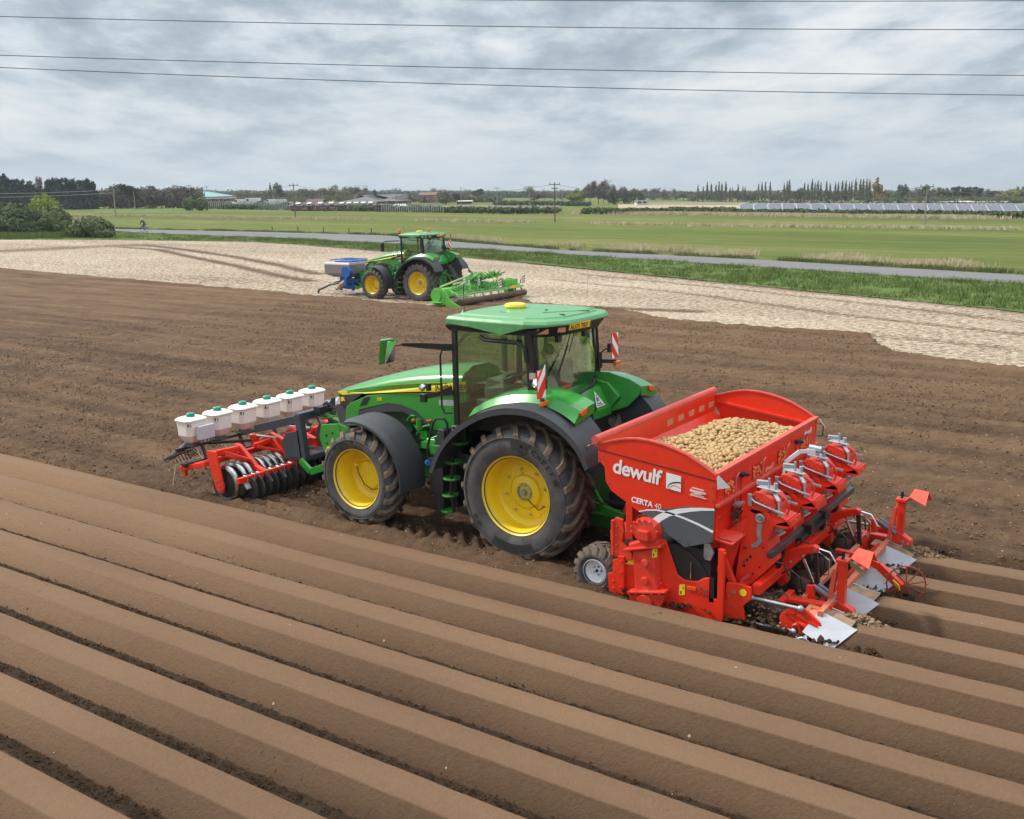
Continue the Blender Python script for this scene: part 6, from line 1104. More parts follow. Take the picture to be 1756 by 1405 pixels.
# black rail that carries the tanks
m = FP(); m.bar((-6.92, -1.86, .86), (-6.90, 1.86, .86), .06, .05); m.bar((-6.75, -1.86, .60), (-6.75, 1.86, .62), .10, .07)
for y in (-1.30, -.42, .42, 1.30): m.bar((-6.92, y, .86), (-6.78, y, .56), .05, .05)
m.bar((-6.92, -1.15, .84), (-6.2, -.75, .90), .035, .05); m.bar((-6.92, 1.15, .84), (-6.2, .75, .90), .035, .05); m.build('tank_rail', BLK, pr_root, bevel=.006)
m = FP(); m.cyl((-7.0, -1.95, .74), (-6.98, -1.72, .80), .05, n=12); m.cyl((-7.0, -1.70, .82), (-6.98, -1.60, .88), .06, n=12); m.cyl((-7.02, -2.05, .72), (-7.0, -1.95, .75), .035, n=10)
for k in range(5): m.tube([(-6.9, -1.85+.07*k, .64), (-6.95, -1.88+.07*k, .76), (-6.88, -1.78+.07*k, .82), (-6.82, -1.62+.05*k, .70)], .012, 5)
m.build('spray_valve_block', M('grubby_black', (.05, .048, .045), .5, var=.4, dust=.3), pr_root)
m = FP(); m.tube([(-6.95, -1.86, .60), (-7.0, -1.93, .22)], .012, 5); m.build('marker_stick', M('pale_wood', (.5, .4, .25), .8), pr_root)
for k in range(6):
    y = -1.5+.6*k; t = FP()
    def rr(hx, hy, z, c=.05): return [(-6.9+sx_*hx+dx*c, y+sy_*hy+dy*c, z) for sx_, sy_, dx, dy in ((-1, -1, 1, 0), (1, -1, -1, 0), (1, -1, 0, 1), (1, 1, 0, -1), (1, 1, -1, 0), (-1, 1, 1, 0), (-1, 1, 0, -1), (-1, -1, 0, 1))]
    t.loft([rr(.08, .08, .93, .02), rr(.12, .12, .97, .03), rr(.185, .205, 1.09, .07), rr(.19, .21, 1.22, .07), rr(.195, .22, 1.345, .07), rr(.215, .24, 1.352, .07), rr(.215, .24, 1.372, .07), rr(.17, .19, 1.405, .06), rr(.08, .08, 1.412, .02)]); to = t.build('granule_tank', POLY, pr_root, bevel=.006)
    t = FP(); t.lathe([(0, 1.475), (.065, 1.475), (.075, 1.465), (.075, 1.41), (.08, 1.40)], (-6.9, y, 0), 'z', 20); t.build('tank_cap', CAPG, to, smooth=True)
    t = FP(); t.box((-6.9, y, .905), (.26, .22, .05)); t.bar((-6.9, y-.12, .88), (-6.9, y+.14, .92), .18, .02); t.build('tank_foot', M('dark_foot', (.12, .11, .11), .5, .3), to)
    t = FP(); t.box((-6.71, y-.218, 1.30), (.03, .01, .05)); t.box((-6.66, y-.20, 1.30), (.006, .012, .05)); t.build('tank_clip', BLK, to)
    t = FP(); t.tube([(-6.86, y, .90), (-6.80, y+.05, .70), (-6.6, y+.12, .45), (-6.5, y+.1, .3)], .016, 6); t.build('clear_hose', M('clear_hose', (.6, .52, .47), .3), to, smooth=True)
m = FP(); m.box((-6.62, -1.42, 1.15), (.10, .34, .25)); cb = m.build('control_box', M('grey_plastic_box', (.52, .53, .56), .4, var=.05), pr_root, bevel=.012)
m = FP()
for q in (-.12, -.04, .04, .1): m.tube([(-6.62, -1.42+q, 1.03), (-6.66, -1.42+q*1.1, .95), (-6.82, -1.4+q, .86)], .007, 5)
m.build('box_cable', BLK, cb)
m = FP(); m.bb((-6.72, -.02, .88), (-6.66, .42, .98)); m.build('metering_box', BLK, pr_root)
# ------------------------------------------------------------------ stainless tank on the front of the far tractor
tk = tag(empty('fertiliser_tank', (-30.3, 27.5, 0)), 'stainless steel fertiliser tank on blue frame in front of far tractor', 'tank')
def TB(f): f.v = [(p[0], p[1], p[2]) for p in f.v]; return f
m = MB(); m.loft([[(-.65, -.75, .95), (.60, -.75, .95), (.60, .95, .95), (-.65, .95, .95)], [(-.95, -1.05, 1.15), (.85, -1.05, 1.15), (.85, 1.25, 1.15), (-.95, 1.25, 1.15)], [(-.95, -1.05, 1.62), (.85, -1.05, 1.62), (.85, 1.25, 1.62), (-.95, 1.25, 1.62)], [(-.90, -1.0, 1.72), (.80, -1.0, 1.72), (.80, 1.2, 1.72), (-.90, 1.2, 1.72)]]); m.build('steel_hopper', M('brushed_steel', (.26, .25, .25), .4, .4, var=.1), tk, bevel=.02)
m = MB(); m.bb((-.6, -.6, 1.72), (.5, .8, 1.78)); m.bar((-.8, -.2, 1.84), (.7, -.2, 1.84), .06, .05); m.bar((-.8, .5, 1.84), (.7, .5, 1.84), .06, .05); m.bar((-.8, -.75, 1.83), (-.8, 1.0, 1.83), .05, .05); m.build('tank_lid', BLUE, tk, bevel=.01)
m = MB(); m.prism([(-.3, .95), (.5, .95), (.75, .35), (.35, .30), (-.35, .35)], -.6, -.5); m.prism([(-.3, .95), (.5, .95), (.75, .35), (.35, .30), (-.35, .35)], .5, .6); m.bb((-.35, -.6, .5), (.6, .6, .62)); m.bb((.55, -.65, .25), (.68, -.5, .9)); m.bb((-.35, -.65, .25), (-.22, -.5, .5)); m.bb((.55, -.6, .7), (.85, .6, .85)); m.build('blue_frame', BLUE, tk, bevel=.01)
m = MB(); m.cyl((.62, -1.12, 1.25), (.62, -.85, 1.25), .30, n=20); m.bar((.62, -1.0, 1.25), (.50, -1.0, .55), .22, .2); m.build('fan_housing', BLUE, tk, bevel=.01)
m = MB(); m.tube([(.5, -1.0, .75), (.2, -1.0, .62), (-.1, -.9, .42)], .12, 10); m.build('air_duct', M('tan_duct', (.42, .28, .14), .7), tk, smooth=True)
m = MB(); m.tube([(-.3, -.5, .62), (-1.0, -.6, .52), (-1.8, -.7, .20), (-1.85, -.7, .05)], .06, 6); m.tube([(-.3, .4, .75), (-.9, -.2, .62), (-1.6, -.5, .32)], .05, 6); m.tube([(-.3, .6, .5), (-1.2, .7, .3), (-1.9, .7, .1)], .05, 6); m.build('marker_boom', BLK, tk)
m = MB(); m.bar((.7, -.4, .7), (1.3, -.45, .5), .08, .1); m.bar((.7, .4, .7), (1.3, .45, .5), .08, .1); m.bar((.8, 0, 1.1), (1.4, 0, 1.2), .06, .06); m.build('hitch_link', GREEN, tk)
# ------------------------------------------------------------------ lime green bed tiller behind the far tractor
tl = tag(empty('rotary_tiller', (-21.6, 27.5, 0)), 'wide lime green rotary tiller behind the far tractor with striped boards', 'tiller')
LY = 2.95
m = MB(); m.prism([(-.85, .15), (-.85, .62), (-.70, .86), (-.35, .90), (-.1, .70), (-.1, .1), (-.5, .02)], -LY, -LY+.08); m.prism([(-.85, .15), (-.85, .62), (-.70, .86), (-.35, .90), (-.1, .70), (-.1, .1), (-.5, .02)], LY-.08, LY); m.loft([[(-.85, -LY+.08, .35), (-.85, -LY+.08, .62), (-.70, -LY+.08, .82), (-.2, -LY+.08, .82), (-.05, -LY+.08, .45)], [(-.85, LY-.08, .35), (-.85, LY-.08, .62), (-.70, LY-.08, .82), (-.2, LY-.08, .82), (-.05, LY-.08, .45)]]); m.prism([(-.06, .05), (-.06, .70), (.25, .30), (.80, .06), (.75, -.02), (.1, -.03)], -LY-.02, -LY+.04); m.build('tiller_hood', LIME, tl, bevel=.012)
m = MB(); m.cyl((-.6, -LY-.05, .52), (-.6, -LY, .52), .30, n=20); m.bb((-.85, -LY-.30, .20), (-.15, -LY-.05, .24)); m.build('end_drive', LIME, tl, bevel=.008)
m = MB(); m.bar((.35, -LY+.3, .52), (.35, LY-.1, .52), .09, .10); m.bar((.15, -LY+.2, .62), (.15, LY-.1, .62), .06, .06)
for y in np.linspace(-LY+.4, LY-.3, 9): m.bar((-.1, y, .72), (.35, y, .55), .06, .06); m.bar((.35, y, .52), (.50, y, .12), .05, .06)
m.build('rear_rail', M('dusty_lime', (.22, .50, .16), .5, var=.2, dust=.3), tl)
m = MB(); m.cyl((.50, -LY+.35, .20), (.50, LY-.15, .20), .15, n=18); m.build('packer_roller', M('muddy_roller', (.11, .07, .042), .95, var=.5, vs=10, bump=.04, bs=9), tl, smooth=True)
m = MB(); m.bb((-.75, -.45, .8), (-.2, .45, 1.15)); m.bar((-.7, -.35, 1.1), (-1.1, -.45, .7), .08, .1); m.bar((-.7, .35, 1.1), (-1.1, .45, .7), .08, .1); m.bar((-.5, 0, 1.15), (-.9, 0, 1.5), .1, .1); m.cyl((-1.5, 0, .8), (-.6, 0, 1.0), .07); m.build('gearbox', GREEND, tl, bevel=.01)
m = MB()
for a, b in (((-.75, -LY+.5, .86), (-.35, -.7, 1.28)), ((-.2, -1.9, .80), (-.1, -.5, 1.30)), ((-.35, .7, 1.28), (-.2, LY-1.0, .90)), ((-.4, -1.9, .95), (-.35, -.2, 1.1))): m.cyl(a, b, .05, n=8)
m.build_each('brace_tube', M('pale_olive_tube', (.38, .44, .24), .6, dust=.3), tl, smooth=True)
m = MB()
for k in range(60): y = -1.2+2.8*rng.random(); m.bar((-.5+.5*rng.random(), y, 1.0+.2*rng.random()), (-.6+.7*rng.random(), y+.5*(rng.random()-.5), 1.15+.28*rng.random()), .05, .06)
for k in range(70): y = -LY+.5+5.3*rng.random(); x = -.1+.5*rng.random(); m.bar((x, y, .62+.1*rng.random()), (x+.15*(rng.random()-.5), y+.25*(rng.random()-.5), .82+.15*rng.random()), .05, .05)
m.build('frame_fittings', M('mid_lime', (.12, .42, .08), .5, var=.3, dust=.3), tl)
m = MB(); m.box((-.2, -1.1, 1.02), (.3, .08, .26)); m.box((.0, .1, 1.0), (.1, .5, .06)); m.box((-.1, -.3, .95), (.1, .1, .35)); m.build('silver_fittings', WHT, tl)
m = MB(); m.bb((.25, 1.35, .62), (.33, 2.45, .92)); m.build('toolbox', LIME, tl, bevel=.01)
m = MB(); m.box((.40, 1.9, .55), (.02, .5, .14)); m.build('number_plate', M('plate_yellow', (.85, .48, .02), .4), tl)
m = MB(); m.sphere((.1, 1.1, 1.0), .09, 8); m.build('yellow_cap', YEL, tl)
for y in (.75, LY-.12):
    m = MB(); m.box((.42, y, .85), (.015, .28, .45)); b_ = m.build('warning_board', RFW, tl); m = MB()
    for z in (-.13, .0, .13): m.plate([(.430, y-.139, .85+z-.07), (.430, y+.139, .85+z+.03), (.430, y+.139, .85+z+.09), (.430, y-.139, .85+z-.01)], .004)
    m.build('board_stripe', M('dull_red_stripe', (.28, .03, .03), .5), b_)
m = MB()
for y in (-.9, .0, .8, 1.9, 2.6): m.bar((.45, y, .45), (.62, y, .02), .03, .03)
m.build_each('tine', GALV, tl)
# ------------------------------------------------------------------ vegetation
def leaf_mat(name, c, var=.35, s=.8, rough=.75):
    return M(name, c, rough, var=var, vs=s, spec=.15)
def leaves(name, blobs, n, size, mat, parent=None, inner=.35, flat=.8, up=0.0, clamp=True):
    """small leaf-cluster faces through the volume of a set of ellipsoids"""
    B = np.array([(b[0], b[1], b[2], b[3], b[4], b[5]) for b in blobs], float); w = (B[:, 3]*B[:, 4]*B[:, 5])**.67; c = rng.choice(len(B), n, p=w/w.sum())
    d = rng.normal(0, 1, (n, 3)); d /= np.linalg.norm(d, axis=1)[:, None]; rr = (inner+(1-inner)*rng.random(n)**.45)
    lump = .80+.35*vn(d[:, 0]*2+c*3.3, d[:, 1]*2+d[:, 2]*1.7, .55, 5); P = B[c, :3]+d*B[c, 3:6]*(rr*lump)[:, None]
    nrm = d+rng.normal(0, .55, (n, 3)); nrm[:, 2] += up; nrm /= np.linalg.norm(nrm, axis=1)[:, None]
    t = np.cross(nrm, rng.normal(0, 1, (n, 3))); t /= np.linalg.norm(t, axis=1)[:, None]; b = np.cross(nrm, t); s = size*(.5+rng.random(n))[:, None]
    V = np.stack([P-t*s-b*s*flat*.5, P+t*s-b*s*flat*.3, P+t*s*.3+b*s*flat, P-t*s*.6+b*s*flat*.6], 1).reshape(-1, 3)
    if clamp: V[:, 2] = np.maximum(V[:, 2], .02)
    return np_mesh(name, V, np.arange(4*n).reshape(-1, 4), mat, parent, smooth=False)
def limbs(name, H, W, mat, parent, n=9, r=.18, droop=0.0, first=.25, twig=0, up=.5):
    m = MB(); m.cyl((0, 0, -.1), (.02*W, 0, H*.55), r, r*.55, 8); m.cyl((.02*W, 0, H*.55), (0, 0, H*.93), r*.55, r*.12, 6)
    for i in range(n):
        z = H*(first+(.88-first)*(i+rng.random()*.6)/n); a = rng.random()*6.28; L_ = W*(1.05-.55*(z/H))*(.7+.5*rng.random()); e = Vector((math.cos(a)*L_, math.sin(a)*L_, z+L_*up*(.5+rng.random())-droop)); s0 = Vector((0, 0, z)); md = s0.lerp(e, .5)+Vector((0, 0, L_*.08))
        m.cyl(s0, md, r*.38, r*.24, 5); m.cyl(md, e, r*.24, r*.08, 5)
        for q in range(twig):
            b_ = s0.lerp(e, .3+.7*rng.random()); v_ = Vector(rng.normal(0, 1, 3)); v_.z = abs(v_.z)*.9; v_ = v_.normalized()*W*(.25+.35*rng.random()); m.cyl(b_, b_+v_, r*.09, r*.02, 3)
    return m.build(name, mat, parent)
BARK = M('bark', (.085, .065, .048), .9, var=.3, vs=4); BARKP = M('pale_bark', (.22, .19, .155), .9, var=.25, vs=4)
LM = {'conifer': leaf_mat('conifer_needles', (.026, .048, .028)), 'pine': leaf_mat('pine_needles', (.030, .052, .032)), 'olive': leaf_mat('budding_olive_leaves', (.150, .145, .065)), 'brown': leaf_mat('brown_twigs', (.155, .122, .085)),
      'bare': leaf_mat('bare_twigs', (.17, .145, .125)), 'spring': leaf_mat('spring_leaves', (.21, .24, .05)), 'green': leaf_mat('mid_green_leaves', (.085, .12, .048)), 'poplar': leaf_mat('poplar_buds', (.15, .152, .085)), 'tan': leaf_mat('tan_buds', (.26, .21, .09)), 'blue': leaf_mat('grey_green_leaves', (.105, .135, .09)),
      'bush': leaf_mat('bush_leaves', (.115, .150, .060), .4, 1.2), 'darkbush': leaf_mat('dark_bush_leaves', (.080, .112, .046), .4, 1.2), 'yellow': leaf_mat('yellow_green_leaves', (.20, .25, .035), .3, 1.2)}
def tree(kind, px, ptop, D, hw, label, group, cat='tree'):
    top = atd(px, ptop, D); x, y = top.x, top.y; gz = float(zg(x, y))-.15; H = max(3.0, top.z-gz); W_ = hw/FPX*D*1.2
    root = tag(empty({'conifer': 'conifer_tree', 'pine': 'pine_tree', 'poplar': 'poplar_tree', 'bare': 'bare_tree', 'brown': 'budding_tree'}.get(kind, 'broadleaf_tree'), (x, y, gz), rng.random()*6.28), label, cat, group)
    if kind == 'conifer':
        W_ *= 1.25
        b = [(0, 0, H*(.10+.8*t), W_*(1.08-.75*t)*(.85+.3*rng.random()), W_*(1.08-.75*t), H*.10) for t in np.linspace(0, 1, 11)]; limbs('trunk', H*.98, W_*.6, BARK, root, 5, .25)
        for k in range(7): a = rng.random()*6.28; b.append((math.cos(a)*W_*.5, math.sin(a)*W_*.5, H*(.5+.46*rng.random()), W_*.22, W_*.22, H*.10))
        leaves('crown', b, 1500, H*.040, LM[kind], root, .2)
    elif kind == 'poplar':
        b = [(0, 0, H*(.16+.80*t), W_*(.75+.5*math.sin(math.pi*(t*.85+.1)))*(1-t**4*.6)*.8, W_*(1-t**4*.6)*.8, H*.09) for t in np.linspace(0, 1, 9)]; limbs('trunk', H*.97, W_*.45, BARK, root, 14, .16, first=.1, up=2.5)
        leaves('crown', b, 700, H*.026, LM['poplar'], root, .1)
    elif kind in ('bare', 'brown'):
        limbs('trunk', H*.96, W_*.85, BARKP if kind == 'bare' else BARK, root, 14, H*.018, first=.22, twig=14, up=.7)
        b = [(rng.normal(0, W_*.38), rng.normal(0, W_*.38), H*(.38+.48*rng.random()), W_*.38, W_*.38, H*.15) for _ in range(11)]; leaves('crown', b, 1100 if kind == 'bare' else 1900, H*.022 if kind == 'bare' else H*.032, LM[kind], root, .1)
    elif kind == 'pine':
        limbs('trunk', H*.9, W_*.6, BARK, root, 8, .25, first=.5); b = [(rng.normal(0, W_*.4), rng.normal(0, W_*.4), H*(.45+.45*rng.random()), W_*.5, W_*.5, H*.10) for _ in range(11)]; leaves('crown', b, 1500, H*.036, LM['pine'], root, .2)
    else:
        limbs('trunk', H*.85, W_*.75, BARK, root, 9, H*.02, first=.25, twig=4); b = [(rng.normal(0, W_*.42), rng.normal(0, W_*.42), H*(.16+.62*rng.random()), W_*(.35+.3*rng.random()), W_*(.35+.3*rng.random()), H*.18) for _ in range(16)]
        b.append((0, 0, H*.84, W_*.35, W_*.35, H*.14)); leaves('crown', b, 2000, H*.036, LM[kind], root, .2)
    return root
ORD = ['first', 'second', 'third', 'fourth', 'fifth', 'sixth', 'seventh', 'eighth', 'ninth', 'tenth', 'eleventh', 'twelfth', 'thirteenth', 'fourteenth', 'fifteenth', 'sixteenth', 'seventeenth', 'eighteenth', 'nineteenth', 'twentieth', 'twenty first', 'twenty second', 'twenty third', 'twenty fourth', 'twenty fifth', 'twenty sixth', 'twenty seventh', 'twenty eighth', 'twenty ninth', 'thirtieth', 'thirty first', 'thirty second', 'thirty third', 'thirty fourth', 'thirty fifth', 'thirty sixth', 'thirty seventh', 'thirty eighth', 'thirty ninth', 'fortieth', 'forty first', 'forty second']
def row(kind, L_, D, label, group):
    for i, q in enumerate(L_):
        k = q[3] if len(q) > 3 else kind; tree(k, q[0], q[1], D*(1+.04*(rng.random()-.5)), q[2], label % ORD[i], group)
row('conifer', [(-16, 300, 11), (-2, 301, 10), (11, 303, 9), (23, 306, 9), (36, 309, 9), (50, 310, 9), (80, 309, 9), (91, 305, 8), (102, 306, 8), (113, 304, 8), (125, 306, 8), (137, 308, 8), (149, 306, 8), (158, 310, 7)], 300, 'dark conifer, %s from the left in the dense belt behind the bushes', 'conifers at the left edge')
row('conifer', [(18, 325, 12), (45, 322, 12), (66, 320, 11), (120, 325, 12), (140, 322, 10)], 292, 'lower dark conifer, %s from left in front of the conifer belt', 'low conifers in the belt')
tree('bare', 65, 302, 320, 8, 'bare pale tree poking out above the gap in the conifer belt', None)
row('green', [(182, 322, 9, 'tan'), (198, 321, 9, 'blue'), (238, 325, 10, 'blue'), (262, 328, 9, 'olive'), (284, 328, 9, 'olive'), (300, 327, 8, 'conifer')], 330, 'pale tree, %s from the left behind the brown hedge', 'trees behind the brown hedge')
tree('pine', 218, 315, 300, 14, 'spreading cedar with a pointed top above the brown hedge', None)
row('olive', [(378, 327, 12), (393, 328, 12), (408, 328, 12), (424, 325, 12), (441, 328, 12), (455, 327, 10), (478, 326, 12), (498, 326, 12), (518, 322, 13), (536, 324, 12), (556, 321, 12), (574, 316, 15, 'olive'), (592, 319, 14), (610, 320, 13, 'brown'), (626, 327, 12, 'brown')], 470, 'olive brown budding tree, %s from left in the wood behind the brick stables', 'wood behind the stables')
row('olive', [(385, 336, 12, 'brown'), (405, 336, 12), (428, 335, 12), (450, 337, 11, 'green'), (472, 335, 12, 'brown'), (492, 337, 12), (515, 335, 12), (538, 335, 12, 'brown'), (558, 333, 12), (580, 332, 12), (602, 334, 12)], 440, 'low budding tree, %s from left at the front edge of the wood', 'front edge of the wood')
tree('poplar', 463, 314, 460, 3.5, 'single slim poplar standing above the olive wood', None); tree('blue', 474, 312, 455, 8, 'tall pale grey green tree beside the single slim poplar', None)
row('green', [(642, 327, 5, 'conifer'), (662, 329, 11, 'blue'), (690, 332, 10), (700, 331, 8), (718, 334, 8, 'spring'), (731, 333, 7)], 520, 'green tree, %s from left above the grey hall roofs', 'trees behind the grey hall')
row('bare', [(744, 321, 8), (757, 324, 7), (776, 325, 8), (795, 325, 10), (808, 326, 9)], 480, 'bare tree, %s from left behind the red house', 'bare trees behind the red house')
tree('green', 763, 328, 390, 9, 'round dark evergreen right beside the red brick house', None); LMg = None
tree('pine', 784, 331, 385, 10, 'second dark evergreen right of the red brick house', None); tree('pine', 822, 323, 470, 6, 'tall dark pine at the end of the bare trees', None); tree('pine', 814, 327, 470, 6, 'shorter dark pine left of the tall one', None)
row('blue', [(700+14*i, 332+2*math.sin(i*1.3), 12, ['blue', 'green', 'olive'][i % 3]) for i in range(19)], 800, 'hazy low tree, %s from left in the far central tree line', 'far central tree line')
row('bare', [(909, 317, 11), (935, 324, 11, 'bare'), (950, 330, 8), (966, 328, 8), (922, 331, 10, 'brown'), (978, 326, 8)], 430, 'bare twiggy tree, %s in the clump by the tall central pole', 'bare clump by the pole')
row('brown', [(990, 322, 9, 'spring'), (1002, 318, 9, 'brown'), (1012, 312, 11, 'bare'), (1026, 309, 12, 'brown'), (1043, 306, 12, 'bare'), (1052, 322, 9, 'green'), (1065, 316, 8, 'bare'), (1072, 321, 9, 'green'), (1086, 322, 9, 'olive'), (1098, 325, 9, 'green'), (980, 330, 8, 'spring'), (1035, 326, 11, 'brown')], 400, 'tree %s in the big mixed clump right of the central pole', 'mixed clump right of the pole')
row('blue', [(1108, 323, 7, 'bare'), (1118, 322, 7, 'bare'), (1128, 321, 7, 'bare'), (1140, 321, 7, 'bare'), (1152, 322, 7, 'bare'), (1120, 331, 10, 'green'), (1140, 331, 10, 'olive'), (1158, 332, 8, 'olive'), (1172, 331, 9, 'pine'), (1186, 330, 8, 'pine')], 560, 'hazy tree %s between the mixed clump and the poplars', 'trees left of the poplars')
pop = [(1197, 318), (1206, 321), (1213, 313), (1220, 315), (1228, 316), (1233, 312), (1238, 314), (1245, 312), (1252, 322), (1256, 323), (1266, 317), (1274, 320), (1278, 321), (1301, 316), (1307, 314), (1313, 313), (1321, 313), (1345, 315), (1350, 312), (1354, 309), (1380, 314), (1386, 315), (1393, 308), (1398, 314), (1403, 310), (1408, 314), (1418, 312), (1424, 315), (1433, 314), (1438, 313), (1445, 311), (1451, 311), (1457, 313), (1461, 313), (1468, 308), (1476, 309), (1481, 308), (1487, 308), (1492, 309)]
row('poplar', [(a, b, 2.2+.9*(b < 312)) for a, b in pop], 480, 'slim bare poplar, %s from left in the long row on the horizon', 'row of poplars')
tree('tan', 1505, 303, 460, 6.5, 'bushy tan poplar at the right end of the poplar row', None)
row('green', [(1190+13.2*i, 329+3*math.sin(i*2.1)-(5 if 11 < i < 16 else 0), 10, ['olive', 'brown', 'green', 'blue'][i % 4]) for i in range(25)], 500, 'low rounded tree, %s from left under the poplar row', 'trees under the poplars')
row('green', [(1520, 325, 8, 'tan'), (1535, 330, 10), (1543, 315, 9, 'blue'), (1553, 315, 6, 'blue'), (1566, 324, 9, 'bare'), (1578, 320, 8, 'bare'), (1588, 316, 7, 'green'), (1598, 322, 9, 'bare'), (1610, 320, 9, 'olive'), (1624, 321, 9, 'green'), (1637, 319, 8, 'pine'), (1652, 319, 8, 'pine'), (1664, 318, 8, 'olive'), (1678, 320, 9, 'pine'), (1692, 322, 8, 'bare'), (1704, 324, 9, 'pine'), (1716, 328, 10, 'tan'), (1732, 323, 10, 'tan'), (1746, 319, 9, 'spring'), (1760, 316, 9, 'blue'), (1775, 320, 9, 'green')], 450, 'tree %s from left in the wood behind the white tunnels', 'wood at the right')
row('green', [(1520+17*i, 336, 12, ['green', 'blue', 'olive'][i % 3]) for i in range(16)], 430, 'low tree %s from left at the foot of the right wood', 'low trees at the right')
bl = []
for i in range(150):
    px = -250+15*i; D = 1000+300*rng.random(); p = atd(px, 326, D); bl.append((p.x, p.y, float(zg(p.x, p.y))+1.5, 16, 12, 2.5+2.2*rng.random()))
for i in range(120):
    px = 640+14*i; D = 700+100*rng.random(); p = atd(px, 326, D); bl.append((p.x, p.y, float(zg(p.x, p.y))+1.0, 9, 9, 2.0+1.6*rng.random()))
c0 = Vector((bl[0][0], bl[0][1], 0)); P_ = [(b[0], b[1], b[2], b[3], b[4], b[5]) for b in bl]
_cl = np.maximum
def far_wood():
    n = 60000; B = np.array(P_); c = rng.integers(0, len(B), n); d = rng.normal(0, 1, (n, 3)); d /= np.linalg.norm(d, axis=1)[:, None]; P = B[c, :3]+d*B[c, 3:6]*(.5+.5*rng.random(n))[:, None]; s = (.5+.8*rng.random(n))[:, None]
    t = rng.normal(0, 1, (n, 3)); t /= np.linalg.norm(t, axis=1)[:, None]; b = np.cross(t, rng.normal(0, 1, (n, 3))); b /= np.linalg.norm(b, axis=1)[:, None]
    V = np.stack([P-t*s-b*s*.5, P+t*s-b*s*.4, P+t*s*.3+b*s*.8, P-t*s*.6+b*s*.6], 1).reshape(-1, 3); o = np_mesh('distant_woodland', V, np.arange(4*n).reshape(-1, 4), M('distant_leaves', (.075, .085, .055), .9, var=.35, vs=.08, spec=.05), smooth=False); tag(o, kind='stuff')
far_wood()
# ---- the big bushes at the left
def bush(px, pb, hw, ptop, kind, label, nl=9000, deep=.9):
    b0 = G(px, pb); D = (b0-Vector(CAM)).dot(FWD); H = atd(px, ptop, D).z-b0.z; W_ = hw/FPX*D
    r = tag(empty('bush', (b0.x, b0.y+W_*.4, b0.z-.1)), label, 'bush'); bl = []
    for i in range(15):
        a = rng.random()*6.28; q = rng.random()**.6; bl.append((math.cos(a)*W_*.62*q, math.sin(a)*W_*.5*q*deep, H*(.18+.48*(1-q*q)*rng.random()+.1), W_*(.26+.15*rng.random()), W_*.34, H*(.22+.12*rng.random())))
    bl.append((0, 0, H*.60, W_*.6, W_*.5, H*.36)); bl.append((W_*.3, 0, H*.5, W_*.45, W_*.5, H*.3)); bl += [(W_*.55, 0, H*.22, W_*.38, W_*.4, H*.24), (-W_*.55, 0, H*.22, W_*.38, W_*.4, H*.24)]
    leaves('foliage', bl, nl, .16, LM[kind], r, .45, .7, .3); limbs('stem', H*.7, W_*.6, BARK, r, 8, .12, first=.1); return r
bush(5, 403, 62, 343, 'darkbush', 'large dark green bush cut by the left edge of the photo', 14000)
bush(76, 402, 50, 350, 'bush', 'broad dark green bush, middle one at the left', 14000)
bush(140, 408, 54, 367, 'bush', 'low rounded bush at the right end, nearest the road', 13000)
bush(62, 388, 46, 328, 'yellow', 'yellow green leafy tree rising behind the dark bushes', 12000)
P = between([G(-300, 409), G(0, 410), G(200, 411)], [G(-300, 402), G(0, 402), G(200, 404)], 3500, 0, 1); grass('bush_foot_grass', P, np.full(len(P), .5), .04, VG, .4, 6, .3)
# ---- hedges
def hedge(pts, H, W_, kind, label, n, size=.3, cat='hedge', name='hedge'):
    q = [G(*p) for p in pts]; r = tag(empty(name, tuple(q[0])), label, cat); bl = []; L_ = sum((b-a).length for a, b in zip(q[:-1], q[1:])); st = max(1.0, W_*.5)
    for a, b in zip(q[:-1], q[1:]):
        k = max(1, int((b-a).length/st))
        for i in range(k): p = a.lerp(b, (i+rng.random()*.5)/k)-q[0]; bl.append((p.x+rng.normal(0, .15*W_), p.y+rng.normal(0, .15*W_), p.z+H*(.45+.08*rng.random()), W_*.75, W_*.6, H*(.45+.15*rng.random())))
    leaves('foliage', bl, n, size, LM[kind] if isinstance(kind, str) else kind, r, .3, clamp=False); return r
hedge([(166, 357.5), (350, 356.5)], 6.2, 3.2, M('grey_brown_twigs', (.135, .118, .085), .85, var=.35, vs=.8, spec=.1), 'tall brown leafless hedge left of the teal roofed shed', 14000, .32); hedge([(345, 357.5), (420, 359), (560, 361.5), (700, 363.5), (870, 366.5), (960, 366)], 1.5, 1.8, 'green', 'long low green hedge in front of the brick stables', 12000, .3)
hedge([(322, 361), (356, 361)], 3.4, 2.6, 'bush', 'short green bush clump in front of the teal roofed shed', 1800, .3)
hedge([(999, 367), (1150, 367.5), (1265, 369), (1450, 371), (1600, 372.5), (1756, 374.5), (1900, 376.5)], 1.35, 1.5, 'darkbush', 'long trimmed dark hedge along the front of solar panels', 16000, .28)
hedge([(1150, 361), (1265, 362)], 1.0, 1.5, 'brown', 'thin brown hedge left of the solar panels', 1500, .25); hedge([(1297, 358), (1450, 358.5), (1640, 359.5), (1756, 360.5)], 2.2, 4, 'olive', 'pale green scrub strip behind the solar panels', 5000, .5)
hedge([(850, 352.5), (960, 353), (1010, 354)], 1.6, 2, 'darkbush', 'dark scrub line across the field left of the central pole', 2200, .35); hedge([(700, 347), (860, 347)], 3.0, 4, 'olive', 'pale scrub by the red brick house', 2500, .5)
